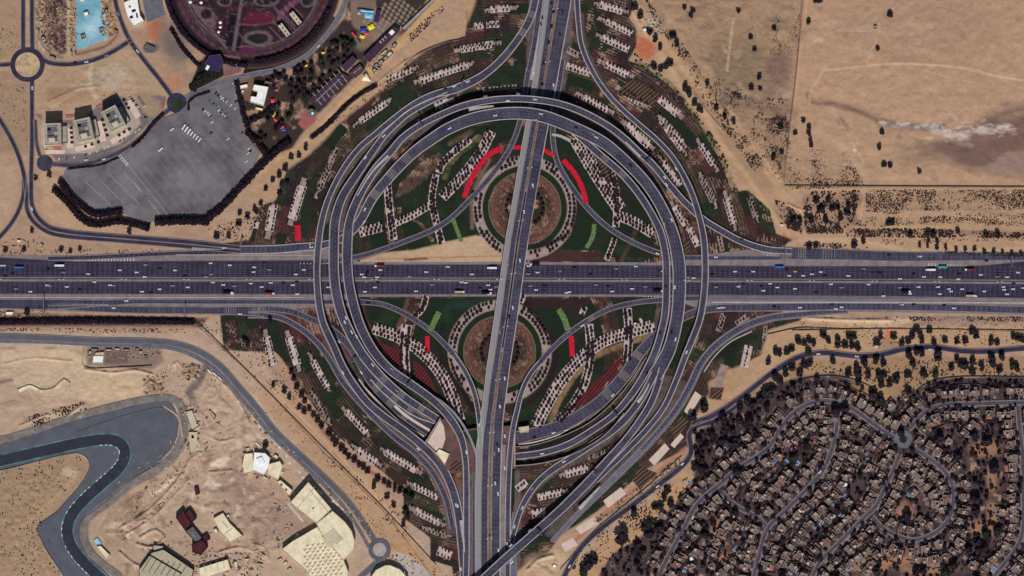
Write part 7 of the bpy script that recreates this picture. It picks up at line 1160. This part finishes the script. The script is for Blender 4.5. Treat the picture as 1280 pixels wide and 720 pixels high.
onroad('ring_d', Tc('678,567 w'), 'near the eastern tunnel mouth'); onroad('ring_m', Tc('705,577 w 653,634.5 w 665,611 s 643,658 w'), 'on the eastern slip ramp'); onroad('ring_n', Tc('638.5,681 w 640,702 w 662,662 s'), 'on the diagonal flyover'); onroad('ring_f', Tc('858,440 w 845,211 w 798,162 k'), 'on the narrow outer eastern flyover'); onroad('knw', Tc('636,182 s 591,240 k'), 'on the north-west inner loop'); onroad('kse', Tc('728,407 w 711,415 s'), 'on the south-east inner loop'); onroad('k_sw', Tc('599,531 w'), 'on the ramp to the lattice strip')
onroad('q', Tc('1023,442.5 w 1071,445.5 w 1163,437 w'), 'on the winding road'); onroad('q2', Tc('853,580 w 822,608 w 712,708 w'), 'on the descending road'); onroad('w3', Tc('108,77.5 w 94,78.5 k 133,69.5 s'), 'on the curved town road'); onroad('w6', Tc('40.5,110 w 40,261 w'), 'on the long town road'); onroad('w4', Tc('148,17 s 172,64 w'), 'on the dark road by the burnt plot'); onroad('w10', Tc('130,199 w 108,200 w'), 'on the road below the apartments'); onroad('w12', Tc('398,58 w 304,96 s'), 'on the flower garden road'); onroad('ncl', Tc('280,310 w'), 'on the north-west slip road'); onroad('scl', Tc('142,385 w 300,392.5 w'), 'on the south-western side road'); onroad('scu', Tc('158,376 w 460,379 k'), 'on the side road into the south-west garden'); onroad('ncr', Tc('1111,318.8 k 1150,320.5 w 1233,326 k'), 'on the north-eastern side road'); onroad('ncr2', Tc('895,321.5 w 822,317 w'), 'on the north-east inner loop'); onroad('vb', Tc('1025,590 w 1046,525 s'), 'on the second lane'); onroad('vl', Tc('906,624 w 910,628 w'), 'on the short link lane'); onroad('va', Tc('866,647 w 840,693 k'), 'on the western lane')
def onns(q, pts, place):
    for x, y, c in sorted(pts, key=lambda p: p[1]): veh(x, y, float(np.interp(y, NSY, NSZ))+.05, math.pi/2+.15, 'car', CC[c], place, 'from the top', 1.15)
onns('nb', Tc('703,15 k 700,43 k 692,107 w 666,232 w 655,265 w 650,326 w 641,384.7 w 636.5,396 k 631,473 w 625,508 w 621.5,555 k 623.5,562 w 618,567 s 619,604 w 622.5,617 w 623,688 w 692,110 s'), 'on the wide northbound side of the bridge'); onns('pale', Tc('625,415 s 667,92 w 676,30 k 678,22 k 635,330 s'), 'on the lattice strip side of the bridge'); onns('kse', Tc('631,545 w 631,585 w 634,680 w 638,680 w'), 'on the carriageway east of the bridge')
# parked
for i in range(7): veh(229.8+i*3.3, 159+i*2.7, LAYER[0]*0+.75, math.radians(56), 'bus', 'white', 'in the diagonal row on the car park', 'from the north-west', .62 if i > 2 else .78)
veh(215,162,.75, math.radians(35), 'bus', 'white', 'alone west of the bus row', 'from the left', .6); veh(201,187,.75, math.radians(40), 'bus', 'white', 'alone in the southern half of the car park', 'from the left', .7)
qn = 0
for r0, (x0, y0, n, place) in enumerate(((254,137,5,'in the lowest row of the car park'),(262,126,9,'in the third row of the car park'),(264.5,128.5,9,'in the middle double row of the car park'),(274,138,5,'in the short row of the car park'),(270,117,6,'in the upper row of the car park'),(276,121,8,'in the topmost row of the car park'),(267.5,114,2,'by the car park entrance'))):
    for k in range(n):
        c = random.choices(['white','silver','black','red','blue','yellow'], [6,2,3,.5,.5,.3])[0]; veh(x0+k*2.55+rng.uniform(-.2,.2), y0+k*2.15, .75, math.radians(48), 'car', c, place, 'from the top', .95)
for x, y, c in sorted(Tc('292,104 w 293,107 s 295,127 k 303,166 r 311,186 w 313,189 k 310,192 w 308,202 w 285,174 w 264,166 k 265,153 w 150,195 w 152,197.5 w 154,200 w 156,202 w 158,204 w 159,206 w')): veh(x, y, .75, math.radians(40), 'car', CC[c], 'scattered at the edge of the car park', 'from the left', 1.0)
for k in range(13):
    if k not in (4, 9): veh(161+k*1.9-(k%2)*.2, 119+k*2.5, .3, math.radians(28), 'car', random.choice(['white','black','silver','white']), 'in the right bay of the eastern apartment block', 'from the top', .9)
for k in range(6): veh(173.5+k*1.5, 122+k*2.2, .3, math.radians(28), 'car', random.choice(['white','silver']), 'in the outer bay of the eastern apartment block', 'from the top', .9)
for k in range(22):
    t_ = k/21; x = 74+t_*100; y = 199-4*math.sin(t_*1.5)-t_*t_*33
    if k not in (3, 9, 14, 19): veh(x, y, .3, math.radians(80-t_*30), 'car', random.choice(['white','red','black','white','silver']), 'in the curved bay below the apartment blocks', 'from the left', .9)
for x, y, c in Tc('262,464 w 269,468 w 275,473 w 281,482 w'): veh(x, y, .3, math.radians(-45), 'lorry', 'white', 'parked on the rubble strip beside the grey road', 'from the top', .6)
hid = [o for o in bpy.data.objects if o.parent is None and abs(o.location.z+500) < 1]      # the models every copy was made from
for o in [c for h in hid for c in h.children]+hid: bpy.data.objects.remove(o)
for o in bpy.data.objects:
    if o.parent is None and 'label' in o and not 4 <= len(o['label'].split()) <= 16: print('LABEL', len(o['label'].split()), o['label'])
print('objects', len(bpy.data.objects), 'palms', len(PALMS), 'trees', TN+nt_)
